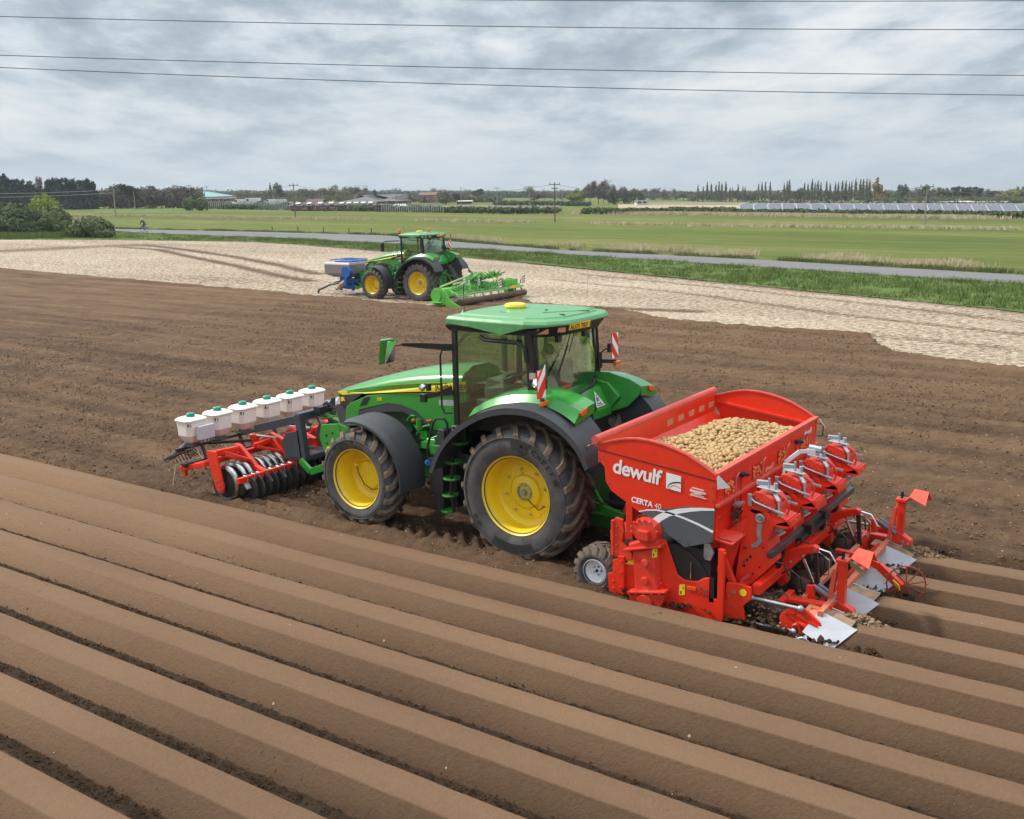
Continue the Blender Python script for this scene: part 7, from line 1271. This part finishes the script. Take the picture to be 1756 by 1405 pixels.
# crops beyond the hedge
def patch(name, pts, mat, z=.0):
    m = MB(); q = [G(*p) for p in pts]; m.add([(p.x, p.y, p.z+z) for p in q], [tuple(range(len(q)))]); o = m.build(name, mat); tag(o, kind='structure')
TANF = field_mat('bare_tan_field', [(.35, (.30, .25, .15)), (.6, (.40, .34, .22))], [(.02, 1.0)], .05, 1); GRYF = field_mat('grey_brown_field', [(.35, (.17, .15, .10)), (.6, (.23, .20, .14))], [(.03, 1.0)], .05, 1)
patch('tan_field', [(1060, 357), (1300, 358), (1300, 352), (1060, 350.5)], TANF, -.02); patch('brown_field', [(700, 361), (960, 362), (960, 352), (700, 353)], GRYF, -.02); patch('vineyard', [(1110, 350.4), (1297, 352), (1297, 347.5), (1110, 346.5)], GRYF, -.02); patch('lush_strip', [(160, 366), (345, 364.5), (345, 359), (160, 359.5)], BRIGHTG, -.02)
# ---- solar rows
PVM = M('solar_glass', (.13, .135, .17), .4, .1, var=.1, vs=.5); PVF = M('panel_frame', (.40, .41, .46), .5, .3)
for k in range(7):
    a = G(1268+k*1.5, 366.0-k*.85); b = G(1900, 367.6-k*.85); d = (b-a); L_ = d.length; d.normalize(); nrm = Vector((-d.y, d.x, 0)); r = tag(empty('solar_panel_row', tuple(a)), 'row of pale tilted solar panels, %s row counted from the hedge' % ORD[k], 'solar panels', 'rows of solar panels')
    m = MB(); m.plate([nrm*-1.2+Vector((0, 0, .6)), d*L_+nrm*-1.2+Vector((0, 0, .6)), d*L_+nrm*1.4+Vector((0, 0, 1.9)), nrm*1.4+Vector((0, 0, 1.9))], .06); m.build('panel_sheet', PVM, r)
    m = MB(); n = int(L_/3.2)
    for i in range(n+1):
        p = d*(i*L_/n); m.bar(p+nrm*-1.22+Vector((0, 0, .64)), p+nrm*1.42+Vector((0, 0, 1.95)), .22, .05)
        if i % 3 == 0: m.bar(p+nrm*.2, p+nrm*.2+Vector((0, 0, 1.2)), .12, .12)
    m.build('panel_frames', PVF, r)
# ---- buildings
BRK = M('red_brick', (.20, .085, .055), .85, var=.2, vs=2); TEAL = M('teal_roof_sheet', (.16, .34, .33), .5, var=.08, vs=.4); GRYR = M('grey_roof', (.12, .115, .11), .8, var=.2, vs=.5); BRNR = M('brown_roof', (.085, .06, .05), .8, var=.25, vs=.6); WWAL = M('white_render', (.62, .60, .56), .8, var=.1); DKW = M('dark_opening', (.02, .022, .025), .4); SKYL = M('skylight_panel', (.55, .55, .55), .4)
def house(pl_, pr_, pb, eave_px, ridge_px, depth, wall, roof, label, name='building', cat='building', ends=0, sky=0, win=0, door=0, hip=0.0, wy=.45):
    A = G(pl_, pb); B = G(pr_, pb+(pr_-pl_)*0); d = B-A; L_ = d.length; d.normalize(); n_ = Vector((-d.y, d.x, 0)); D = (A-Vector(CAM)).dot(FWD); he = eave_px/FPX*D; hr = ridge_px/FPX*D; rz = math.atan2(d.y, d.x)
    r = tag(empty(name, tuple(A), rz), label, cat); m = MB(); W_ = depth
    m.add([(0, 0, 0), (L_, 0, 0), (L_, W_, 0), (0, W_, 0), (0, 0, he), (L_, 0, he), (L_, W_, he), (0, W_, he)], [(0, 1, 5, 4), (1, 2, 6, 5), (2, 3, 7, 6), (3, 0, 4, 7)])
    if hr > he+.05 and hip == 0: m.add([(0, 0, he), (0, W_, he), (0, W_/2, hr), (L_, 0, he), (L_, W_, he), (L_, W_/2, hr)], [(0, 1, 2), (3, 5, 4)])
    m.build('wall', wall, r); o_ = .4; m = MB(); hp_ = hip*W_/2
    if hr > he+.05:
        m.strip([(-o_, -o_, he), (hp_-o_*(hip == 0), W_/2, hr)][::1], [(L_+o_, -o_, he), (L_-hp_+o_*(hip == 0), W_/2, hr)], .18); m.strip([(L_+o_, W_+o_, he), (L_-hp_+o_*(hip == 0), W_/2, hr)], [(-o_, W_+o_, he), (hp_-o_*(hip == 0), W_/2, hr)], .18)
        if hip: m.add([(-o_, -o_, he+.02), (-o_, W_+o_, he+.02), (hp_, W_/2, hr+.02), (L_+o_, -o_, he+.02), (L_+o_, W_+o_, he+.02), (L_-hp_, W_/2, hr+.02)], [(0, 1, 2), (3, 5, 4)])
    else: m.bb((-o_, -o_, he), (L_+o_, W_+o_, he+.3))
    ro = m.build('roof', roof, r)
    for i in range(sky):
        t = (i+.6)/(sky+.2); x = L_*t; sl = Vector((0, W_/2+o_, hr-he)).normalized(); p = Vector((x, W_*.12, he+(hr-he)*.36)); m = MB(); up_ = Vector((0, -sl.z, sl.y)); m.add([p+up_*.25-Vector((.6, 0, 0)), p+up_*.25+Vector((.6, 0, 0)), p+sl*1.9+up_*.25+Vector((.6, 0, 0)), p+sl*1.9+up_*.25-Vector((.6, 0, 0))], [(0, 1, 2, 3)]); m.build('skylight', SKYL, ro)
    for i in range(win):
        x = L_*(i+.5)/win; m = MB(); m.bb((x-.6, -.05, he*wy), (x+.6, -.01, he*wy+1.1)); wo = m.build('window', WWAL, r); m = MB(); m.bb((x-.5, -.07, he*wy+.1), (x-.04, -.055, he*wy+1.0)); m.bb((x+.04, -.07, he*wy+.1), (x+.5, -.055, he*wy+1.0)); m.build('pane', DKW, wo)
    for i in range(door):
        x = L_*(i+.3)/door; m = MB(); m.bb((x-.7, -.05, 0), (x+.7, -.01, min(2.3, he*.8))); m.build('door', DKW, r)
    return r, L_, he, hr
house(302, 377, 352, 13, 22, 22, BRK, TEAL, 'brick shed with a wide teal sheet roof', hip=.6); house(326, 394, 353, 11, 11, 8, BRK, WWAL, 'flat roofed brick wing in front of the teal roofed shed', win=5, door=1)
house(498, 578, 362, 8, 13.5, 8, BRK, BRNR, 'long low brick stable, left one, with four pale skylights', sky=4, win=5, door=3); house(577, 642, 362, 9, 14, 8, BRK, BRNR, 'long low brick stable, right one, with five pale skylights', sky=5, win=6, door=3)
house(527, 552, 355, 8, 13, 8, M('timber_wall', (.13, .09, .06), .8), BRNR, 'dark timber hut roof rising above the left stable'); house(583, 660, 353, 6, 16, 24, BRK, GRYR, 'big hall with a long grey roof behind the stables', hip=.8); house(638, 694, 352, 6, 16.5, 26, BRK, GRYR, 'second grey roofed hall left of the white tent', hip=.9); house(642, 669, 363, 11, 12, 6, BRK, GRYR, 'short brick block beside the white tent', door=1, win=2)
house(720, 748, 348, 13, 17.5, 12, BRK, BRK, 'red brick house with pale windows right of the halls', win=3, door=1); house(785, 809, 350, 4.5, 5.5, 8, DKW, WWAL, 'open sided low barn with a pale roof'); house(1632, 1672, 354, 7, 8, 12, WWAL, WWAL, 'long white tunnel shed, left one of two', door=1); house(1688, 1731, 354.5, 7, 8, 12, WWAL, WWAL, 'long white tunnel shed, right one of two', door=1); house(1480, 1510, 353, 3.5, 4, 6, WWAL, WWAL, 'small cream shed behind the solar panels', door=1); house(1092, 1110, 352, 5, 8, 8, WWAL, GRYR, 'small grey house half hidden in the right clump', win=2)
# white tent
A = G(669, 362.5); B = G(701, 362.5); d = B-A; L_ = d.length; D = (A-Vector(CAM)).dot(FWD); r = tag(empty('tent', tuple(A), math.atan2(d.y, d.x)), 'white peaked tent standing beside the grey fence', 'tent'); he, hr = 6/FPX*D, 12/FPX*D
m = MB(); m.bb((0, 0, 0), (L_, 5, he)); m.build('tent_wall', M('tent_fabric', (.68, .69, .70), .6), r); m = MB(); m.loft([[(-.1, -.1, he), (L_+.1, -.1, he), (L_+.1, 5.1, he), (-.1, 5.1, he)], [(L_*.22, 1.6, hr), (L_*.78, 1.6, hr), (L_*.78, 3.4, hr), (L_*.22, 3.4, hr)]]); m.build('tent_roof', M('tent_fabric', (.68, .69, .70)), r)
for i in range(4): m = MB(); m.bb((L_*(.12+.24*i), -.03, .5), (L_*(.20+.24*i), -.01, he*.8)); m.build('tent_window', M('tent_window', (.35, .37, .38), .5), r)
# parked cars and vans
def car(px, pb, col, label, van=False, sc=1.0):
    p = G(px, pb); r = tag(empty('parked_van' if van else 'parked_car', tuple(p), .25+rng.normal(0, .15)), label, 'van' if van else 'car', 'vehicles parked by the stables'); r.scale = (sc,)*3
    pr = [(-2.2, .35), (-2.25, .8), (-1.9, 1.0), (-1.2, 1.08), (-.6, 1.5), (1.0, 1.52), (1.7, 1.05), (2.15, .95), (2.2, .35)] if not van else [(-2.5, .35), (-2.55, 1.1), (-2.0, 1.3), (-1.5, 2.1), (2.4, 2.15), (2.45, .35)]
    m = MB(); m.prism(pr, -.88, .88); m.build('body', M('car_paint_'+label.split()[0], col, .3, coat=.5), r, bevel=.08); m = MB(); g_ = [(-1.0, 1.1), (-.55, 1.42), (.95, 1.44), (1.45, 1.1)] if not van else [(-1.9, 1.35), (-1.5, 1.95), (-.6, 1.98), (-.6, 1.35)]; m.prism(g_, -.90, .90); m.build('windows', DKW, r)
    for x in (-1.4, 1.4):
        for y in (-.8, .8): m = MB(); m.cyl((x, y-.1, .34), (x, y+.1, .34), .34, n=14); m.build('wheel', RUB, r)
car(449, 354, (.02, .022, .026), 'black parked car in the middle of the row of pale vans', sc=1.2); car(492, 357, (.03, .045, .09), 'navy parked car beside the end of the left stable', sc=1.2); car(466, 352.5, (.5, .53, .56), 'silver parked van right of the black car', True); car(480, 352.5, (.55, .56, .58), 'pale grey parked van second right of the black car', True); car(433, 353, (.70, .70, .70), 'white parked van left of the black car', True, 1.2); car(412, 353, (.62, .63, .64), 'cream parked van further left in the row', True); car(318, 353, (.55, .6, .68), 'bluish parked car by the corner of the teal roofed shed'); car(395, 354, (.45, .47, .5), 'grey parked car right of the flat roofed wing')
# ---- fences, poles, posts
def fence(pts, H, step, mat, label, rails=2, pw=.08, slat=0, name='fence'):
    q = [G(*p) for p in pts]; r = tag(empty(name, tuple(q[0])), label, 'fence'); m = MB(); o = q[0]
    for a, b in zip(q[:-1], q[1:]):
        n = max(1, int((b-a).length/step))
        for i in range(n+1): p = a.lerp(b, i/n)-o; m.bar(p, p+Vector((0, 0, H*(.92+.1*rng.random()))), pw, pw)
    m.build('fence_posts', mat, r); m = MB()
    for a, b in zip(q[:-1], q[1:]):
        for k in range(rails): z = H*(.35+.55*k/max(1, rails-1)); m.bar(a-o+Vector((0, 0, z)), b-o+Vector((0, 0, z)), .03, .04)
    m.build('fence_rails', mat, r)
FG = M('grey_steel_fence', (.30, .31, .32), .5, .3); FW = M('weathered_wood', (.19, .16, .13), .85)
fence([(345, 358), (420, 359), (500, 361)], 2.2, .8, FG, 'grey palisade fence in front of the parked vans', 2, .14); fence([(655, 364), (760, 365)], 2.2, .6, FG, 'dense grey fence around the white tent', 3, .16); fence([(760, 364.5), (870, 366), (963, 365)], 1.6, 2.4, FW, 'wire fence on wooden posts right of the tent', 3, .09); fence([(505, 363.5), (650, 364)], 1.3, 2.5, FW, 'low wooden fence in front of the brick stables', 2, .09)
POLEM = M('creosoted_pole', (.11, .09, .072), .85, var=.2); POLEP = M('weathered_pole', (.26, .24, .21), .85, var=.2); WIRE = M('wire', (.05, .055, .06), .5, .4); WIREP = M('bright_wire', (.42, .44, .44), .5, .5)
tips = {}
def pole(px, pb, pt, label, cross=1, D=None, mat=None, dbl=False, r_=.12):
    if D is None: b0 = G(px, pb); D = (b0-Vector(CAM)).dot(FWD)
    t = atd(px, pt, D); gz = float(zg(t.x, t.y)); H = t.z-gz; r = tag(empty('utility_pole', (t.x, t.y, gz), .3), label, 'pole', 'wooden utility poles'); m = MB(); m.cyl((0, 0, -.2), (0, 0, H), r_, r_*.7, 10)
    if dbl: m.cyl((1.6, 0, -.2), (1.6, 0, H), r_, r_*.7, 10)
    m.build('pole_shaft', mat or POLEM, r)
    if cross:
        m = MB(); m.bar((-.95, 0, H-.35), (.95+(1.6 if dbl else 0), 0, H-.35), .14, .12)
        if cross > 1: m.bar((-.6, 0, H-1.0), (.6, 0, H-1.0), .12, .12)
        co = m.build('crossarm', mat or POLEM, r)
        for x in (-.85, 0, .85): m = MB(); m.cyl((x, 0, H-.28), (x, 0, H-.02), .06, .05, 8); m.build('insulator', M('insulator', (.18, .16, .15), .3), co)
    if dbl: m = MB(); m.bb((.2, -.5, H-2.4), (1.4, .5, H-1.2)); m.build('transformer', M('transformer_grey', (.12, .13, .14), .6), r, bevel=.05)
    tips[px] = t; return r
pole(194, 372, 323, 'slim weathered pole at the left in front of the brown hedge', 0, mat=POLEP, r_=.14); pole(503, 374.5, 315, 'tall dark pole with a crossarm in front of the stables'); pole(951, 381, 313, 'tall dark pole with a crossarm near the centre', 2); pole(1590, 389, 316, 'tall pole with a crossarm in front of the solar panels', 1, mat=POLEP, r_=.10)
pole(229, 361, 328, 'thin pole against the brown hedge, left one', 0, mat=POLEP, r_=.12); pole(323, 357, 317, 'dark pole in front of the teal roofed shed'); pole(354, 350, 319, 'small pole above the flat roofed wing', 1, 430); pole(406, 352, 324, 'thin pole among the parked vans', 0, 380); pole(553, 352, 325, 'thin pale pole behind the left stable', 0, 400, POLEP); pole(624, 345, 318.5, 'twin leg pole carrying a transformer behind the hall', 1, 520, dbl=True); pole(679, 362.5, 322, 'thin pole standing right at the white tent', 1, mat=POLEP, r_=.12)
pole(747, 352, 325, 'thin pole at the right corner of the red house', 0, 330, POLEP, r_=.12); pole(790, 352, 321, 'pale pole in front of the two dark evergreens', 0, 330, POLEP, r_=.12); pole(852, 353, 321, 'slim pole in the scrub left of the bare clump', 1, 340, POLEP, r_=.12); pole(908, 353, 324, 'pole in front of the bare twiggy tree', 1, 340, POLEP, r_=.12); pole(954, 350, 321, 'short pole just right of the tall central pole', 0, 380, POLEP, r_=.12); pole(964, 350, 324, 'second short pole right of the tall central pole', 1, 370, POLEP, r_=.12); pole(1376, 352, 339, 'pale short post standing behind the solar panels', 0, 330, POLEP, r_=.12)
def wire(a, b, sag, label, mat=WIRE, r=.022, name='overhead_wire'):
    a, b = V3(a), V3(b); pts = [a.lerp(b, i/24)-Vector((0, 0, sag*4*(i/24)*(1-i/24))) for i in range(25)]; m = MB(); m.tube([p-a for p in pts], r, 5); o = m.build(name, mat, loc=a); tag(o, label, 'wire', 'overhead wires'); return o
pw = [atd(-420, 316, 190), tips[194]]; z_ = Vector((0, 0, .3))
wire(atd(-420, 316, 190), tips[194]-z_, 1.2, 'upper pale wire crossing in front of the left conifers', WIREP, .03); wire(atd(-420, 322, 190)-z_, tips[194]-z_*3, 1.2, 'lower pale wire crossing in front of the left conifers', WIREP, .03)
wire(tips[503]-z_, tips[951]-z_, 2.0, 'thin wire from the stable pole to the tall central pole'); wire(tips[951]-z_, tips[1590]-z_, 2.6, 'thin wire from the central pole to the solar field pole'); wire(tips[323]-z_, tips[503]-z_, 2.0, 'thin wire from the shed pole to the stable pole'); wire(tips[1590]-z_, atd(2100, 322, 120), 1.6, 'thin wire leaving the solar field pole to the right'); wire(tips[790]-z_, tips[852]-z_, 1, 'thin wire between two pale poles left of the bare clump'); wire(tips[852]-z_, tips[908]-z_, 1, 'thin wire running to the pole by the bare tree')
# four power lines high overhead
def sky_wire(pts, label, D0=34, D1=34):
    P = np.polyfit([p[0] for p in pts], [p[1] for p in pts], 2); xs = np.linspace(-700, 2500, 41); q = [atd(x, float(np.polyval(P, x)), D0+(D1-D0)*(x+700)/3200) for x in xs]; m = MB(); m.tube([p-q[0] for p in q], .0125, 6); o = m.build('power_line', WIRE, loc=q[0]); tag(o, label, 'cable', 'power lines overhead')
sky_wire([(0, -12), (560, -2), (1100, 1.0), (1756, 1.5)], 'highest power line just skimming the top of the picture'); sky_wire([(0, 28.5), (640, 42.5), (1100, 48.2), (1756, 51)], 'second power line from the top across the sky'); sky_wire([(0, 95), (700, 114), (1300, 125), (1756, 129.5)], 'third power line from the top across the sky'); sky_wire([(0, 116), (700, 142), (1300, 157), (1756, 163.5)], 'lowest power line across the sky')
for i, (px, pb, h) in enumerate([(467, 398.5, 10), (511, 397.5, 9), (555, 398.5, 9), (598.5, 400.5, 9), (637, 402, 10), (773, 411, 9)]):
    p = G(px, pb); D = (p-Vector(CAM)).dot(FWD); m = MB(); m.cyl((0, 0, -.1), (.02, 0, h/FPX*D), .07, .06, 8); m.cyl((.02, 0, h/FPX*D), (.02, 0, h/FPX*D+.03), .06, .03, 8); o = m.build('marker_post', POLEM, loc=p); tag(o, 'short dark wooden post on the far verge, %s from the left' % ORD[i], 'post', 'posts along the far verge')
p = G(123, 358); m = MB(); m.bar((0, 0, 0), (0, 0, 2.2), .35, .35); m.bar((-.3, 0, 2.2), (.5, 0, 2.4), .3, .3); o = m.build('white_sign_post', WWAL, loc=p); tag(o, 'small white post in front of the dark conifers', 'post')
m = MB(); m.tube([(0, 0, 0), (.02, .0, .8), (.04, 0, 1.6)], .008, 5); o = m.build('marker_cane', POLEP, loc=G(1007, 509)); tag(o, 'thin marker cane stuck in the pale stubble', 'cane')

# ---- the air
m = MB(); m.bb((-2600, -60, -62), (1500, 2600, 70)); hz = m.build('haze', None); hz.data.materials.clear(); hm = bpy.data.materials.new('haze_air'); hm.use_nodes = True; t_ = hm.node_tree; t_.nodes.clear(); ho_ = t_.nodes.new('ShaderNodeOutputMaterial'); pv = t_.nodes.new('ShaderNodeVolumePrincipled'); pv.inputs['Color'].default_value = (.80, .88, .96, 1); pv.inputs['Density'].default_value = .00020; pv.inputs['Anisotropy'].default_value = .2; t_.links.new(pv.outputs[0], ho_.inputs['Volume']); hz.data.materials.append(hm); tag(hz, kind='stuff')
# ------------------------------------------------------------------ people
def skin_mesh(name, V, E, R_, mat, parent, root=0, sub=1):
    me = bpy.data.meshes.new(name); me.from_pydata([tuple(v) for v in V], E, []); me.materials.append(mat); o = bpy.data.objects.new(name, me); COL.objects.link(o); o.parent = parent
    o.modifiers.new('skin', 'SKIN'); s = me.skin_vertices[0].data
    for i, r in enumerate(R_): s[i].radius = (r, r) if isinstance(r, float) else r
    for i in range(len(V)): s[i].use_root = (i == root)
    md = o.modifiers.new('sub', 'SUBSURF'); md.levels = sub; md.render_levels = sub; o.modifiers['skin'].use_smooth_shade = True; return o
def person(root, J, skin, shirt, trousers, shoes=None, hair=None, helmet=None, facing=Vector((-1, 0, 0)), sleeves=True, long_sleeve=True):
    """J: joints in root space. Body is one skinned surface; clothes, hair are its children."""
    order = ['pelvis', 'belly', 'chest', 'neck', 'skull']; V = [J['pelvis'], J['pelvis'].lerp(J['chest'], .5), J['chest'], J['neck'], J['neck'].lerp(J['head'], .5)]; R_ = [(.15, .11), (.14, .10), (.165, .11), .055, .058]; E = [(0, 1), (1, 2), (2, 3), (3, 4)]
    def addv(p, r, par): V.append(p); R_.append(r); E.append((par, len(V)-1)); return len(V)-1
    for s in ('a', 'b'):
        sh = addv(J['shoulder_'+s], .055, 2); el = addv(J['elbow_'+s], .042, sh); wr = addv(J['wrist_'+s], .028, el)
        d = (J['wrist_'+s]-J['elbow_'+s]).normalized(); sd_ = Vector((0, 1, 0)) if abs(d.y) < .8 else Vector((1, 0, 0)); sd_ = (sd_-d*sd_.dot(d)).normalized(); dn = d.cross(sd_)
        pa = addv(J['wrist_'+s]+d*.07, (.036, .018), wr)
        for k, (of, ln) in enumerate([(-.028, .062), (-.010, .075), (.010, .070), (.027, .055)]):
            a_ = addv(J['wrist_'+s]+d*.105+sd_*of, .0095, pa); b_ = addv(J['wrist_'+s]+d*(.105+ln*.5)+sd_*of*1.1+dn*.012, .009, a_); addv(J['wrist_'+s]+d*(.105+ln*.72)+sd_*of*1.1+dn*.035, .0078, b_)
        t_ = addv(J['wrist_'+s]+d*.055+sd_*.042, .010, pa); addv(J['wrist_'+s]+d*.095+sd_*.052+dn*.02, .009, t_)
        hp_ = addv(J['hip_'+s], .085, 0); kn = addv(J['knee_'+s], .058, hp_); an = addv(J['ankle_'+s], .036, kn); addv(J['toe_'+s], (.038, .028), an)
    b = skin_mesh('person', V, E, R_, skin, root)
    h = MB(); H = J['head']; h.sphere(H, (.088, .076, .112), 16); h.sphere(H+facing*.035-Vector((0, 0, .05)), (.062, .055, .065), 12); h.cyl(H+facing*.075+Vector((0, 0, -.0)), H+facing*.11-Vector((0, 0, .035)), .010, .016, 6)
    sd_ = facing.cross(Vector((0, 0, 1))).normalized(); h.sphere(H+sd_*.078-Vector((0, 0, .01)), (.015, .012, .03), 8); h.sphere(H-sd_*.078-Vector((0, 0, .01)), (.015, .012, .03), 8); h.build('head', skin, b, smooth=True)
    f = MB()
    for q in (-1, 1): f.sphere(H+facing*.082+sd_*q*.030+Vector((0, 0, .012)), .010, 6)
    f.box(H+facing*.088-Vector((0, 0, .062)), (.012, .04, .010)); f.build('face_features', M('dark_features', (.06, .03, .025), .5), b)
    if hair: m = MB(); m.sphere(H+Vector((0, 0, .03))-facing*.015, (.094, .083, .098), 14); m.build('hair', hair, b, smooth=True)
    if helmet: m = MB(); m.sphere(H+Vector((0, 0, .055))-facing*.01, (.125, .10, .09), 14); m.build('helmet', helmet, b, smooth=True)
    sv = [V[0], V[1], V[2], J['neck']]; sr = [(.162, .125), (.155, .118), (.178, .125), .075]; se = [(0, 1), (1, 2), (2, 3)]
    for s in ('a', 'b'): i = len(sv); e_ = J['wrist_'+s] if long_sleeve else J['shoulder_'+s].lerp(J['elbow_'+s], .8); sv += [J['shoulder_'+s], J['elbow_'+s] if long_sleeve else e_]; sr += [.068, .056]; se += [(2, i), (i, i+1)]; 
    if long_sleeve:
        for s, i in (('a', 5), ('b', 7)): sv.append(J['elbow_'+s].lerp(J['wrist_'+s], .92)); sr.append(.040); se.append((i, len(sv)-1))
    skin_mesh('shirt', sv, se, sr, shirt, b)
    tv = [J['pelvis']]; tr = [(.158, .122)]; te = []
    for s in ('a', 'b'): i = len(tv); tv += [J['hip_'+s], J['knee_'+s], J['knee_'+s].lerp(J['ankle_'+s], .9)]; tr += [.098, .074, .056]; te += [(0, i), (i, i+1), (i+1, i+2)]
    skin_mesh('trousers', tv, te, tr, trousers, b)
    if shoes:
        for s in ('a', 'b'): m = MB(); d = (J['toe_'+s]-J['ankle_'+s]); m.sphere(J['ankle_'+s].lerp(J['toe_'+s], .6)-Vector((0, 0, .015)), (.13, .048, .045), 10, (0, 0, math.atan2(d.y, d.x))); m.build('shoe', shoes, b, smooth=True)
    return b
def J_(**k): return {a: Vector(b) for a, b in k.items()}
seated = dict(pelvis=(-.30, 0, 2.24), chest=(-.20, 0, 2.62), neck=(-.22, 0, 2.78), head=(-.25, 0, 2.92), shoulder_a=(-.22, -.20, 2.71), elbow_a=(-.40, -.27, 2.46), wrist_a=(-.62, -.18, 2.44), shoulder_b=(-.22, .20, 2.71), elbow_b=(-.32, .30, 2.44), wrist_b=(-.52, .36, 2.34), hip_a=(-.32, -.10, 2.22), knee_a=(-.74, -.13, 2.26), ankle_a=(-.88, -.14, 1.86), toe_a=(-1.02, -.15, 1.80), hip_b=(-.32, .10, 2.22), knee_b=(-.74, .15, 2.26), ankle_b=(-.86, .16, 1.86), toe_b=(-1.0, .17, 1.80))
p1 = tag(empty('person'), 'driver in a blue shirt seated inside the nearest tractor cab', 'person'); j1 = {k: (x, y, z-.06) for k, (x, y, z) in seated.items()}
person(p1, J_(**j1), SKIN, M('blue_check_shirt', (.10, .20, .34), .8, var=.4, vs=40), M('dark_trousers', (.03, .035, .05), .8), BLK, M('brown_hair', (.06, .04, .025), .7), None, Vector((-1, 0, 0)))
p2 = tag(empty('person', (-24.66, 27.42, -.12)), 'driver in an orange jacket and dark cap inside the far tractor', 'person')
person(p2, J_(**j1), SKIN, M('orange_jacket', (.85, .16, .04), .7, var=.1), M('dark_trousers', (.03, .035, .05)), BLK, M('dark_cap', (.02, .02, .025), .7), None, Vector((-1, 0, 0)))
m = MB(); m.loft([[(.02, .55, 2.50), (.14, .55, 2.50), (.14, .78, 2.50), (.02, .78, 2.50)], [(.03, .53, 2.75), (.13, .53, 2.75), (.13, .79, 2.75), (.03, .79, 2.75)], [(.02, .57, 2.95), (.10, .57, 2.95), (.10, .73, 2.95), (.02, .73, 2.95)], [(.03, .63, 3.02), (.08, .63, 3.02), (.08, .68, 3.02), (.03, .68, 3.02)]])
o = m.build('jacket', M('high_vis_yellow', (.62, .70, .22), .8, var=.3, vs=20), bevel=.02); tag(o, 'pale yellow work jacket hanging inside the rear cab window', 'jacket')
# ---- cyclist on the road
pc = G(237, 399.0); cyc_rz = math.radians(0); C1 = RF[2]; C2 = RF[4]; dr_ = math.atan2(RN[4].y-RN[2].y, RN[4].x-RN[2].x)
bk = tag(empty('bicycle', (pc.x+.6, pc.y+.5, pc.z+.06), dr_), 'black bicycle ridden along the grey road at the left', 'bicycle')
for x in (-.52, .52):
    m = MB(); pts = [(x+.33*math.cos(2*math.pi*k/28), 0, .34+.33*math.sin(2*math.pi*k/28)) for k in range(29)]; m.tube(pts, .018, 6)
    w_ = m.build('wheel', M('bike_tyre', (.012, .012, .013), .6), bk); m = MB()
    for k in range(16): a = 2*math.pi*k/16; m.cyl((x, .012 if k % 2 else -.012, .34), (x+.32*math.cos(a), 0, .34+.32*math.sin(a)), .003, n=3)
    m.cyl((x, -.04, .34), (x, .04, .34), .02, n=8); m.build('spokes', STEEL, w_)
m = MB(); bb0, st_, ht, hb_ = (.02, 0, .28), (.16, 0, .80), (-.36, 0, .86), (-.40, 0, .98)
for a, b in ((bb0, st_), (bb0, (-.38, 0, .78)), (st_, ht), (bb0, (.52, .05, .34)), (bb0, (.52, -.05, .34)), (st_, (.52, .05, .34)), (st_, (.52, -.05, .34)), ((-.37, .04, .78), (-.52, .05, .34)), ((-.37, -.04, .78), (-.52, -.05, .34)), (ht, (-.37, 0, .76)), (st_, (.19, 0, .93))): m.cyl(a, b, .016, n=8)
m.build('bike_frame', M('bike_frame_paint', (.03, .03, .035), .35), bk); m = MB(); m.tube([(-.40, -.21, .93), (-.50, -.21, .97), (-.42, -.20, 1.0), (-.38, 0, .98), (-.42, .20, 1.0), (-.50, .21, .97), (-.40, .21, .93)], .014, 6); m.cyl(ht, hb_, .016); m.build('handlebar', BLK, bk)
m = MB(); m.loft([[(.08, -.03, .94), (.08, .03, .94), (.08, .03, .97), (.08, -.03, .97)], [(.30, -.08, .94), (.30, .08, .94), (.30, .08, .98), (.30, -.08, .98)]]); m.build('saddle', BLK, bk, bevel=.01)
m = MB(); m.cyl((.02, -.06, .28), (.02, .06, .28), .09, n=16); m.bar((.02, -.08, .28), (.10, -.08, .13), .02, .02); m.bar((.02, .08, .28), (-.06, .08, .43), .02, .02); m.box((.11, -.12, .12), (.09, .08, .02)); m.box((-.07, .12, .44), (.09, .08, .02)); m.build('crankset', BLK, bk)
cy = tag(empty('person', (pc.x+.6, pc.y+.5, pc.z+.06), dr_), 'cyclist in a black top and pale helmet bent over the handlebars', 'person')
person(cy, J_(pelvis=(.18, 0, 1.02), chest=(-.14, 0, 1.36), neck=(-.26, 0, 1.46), head=(-.37, 0, 1.56), shoulder_a=(-.22, -.18, 1.38), elbow_a=(-.34, -.24, 1.16), wrist_a=(-.40, -.21, 1.03), shoulder_b=(-.22, .18, 1.38), elbow_b=(-.34, .24, 1.16), wrist_b=(-.40, .21, 1.03), hip_a=(.16, -.09, .98), knee_a=(-.10, -.11, .66), ankle_a=(.14, -.12, .24), toe_a=(.04, -.12, .17), hip_b=(.16, .09, .98), knee_b=(-.24, .11, .86), ankle_b=(-.02, .12, .52), toe_b=(-.13, .12, .47)), SKIN, M('black_top', (.015, .015, .017), .8), M('grey_shorts', (.10, .09, .10), .8), WHT, None, M('pale_helmet', (.62, .64, .55), .4), Vector((-.9, 0, -.43)).normalized())
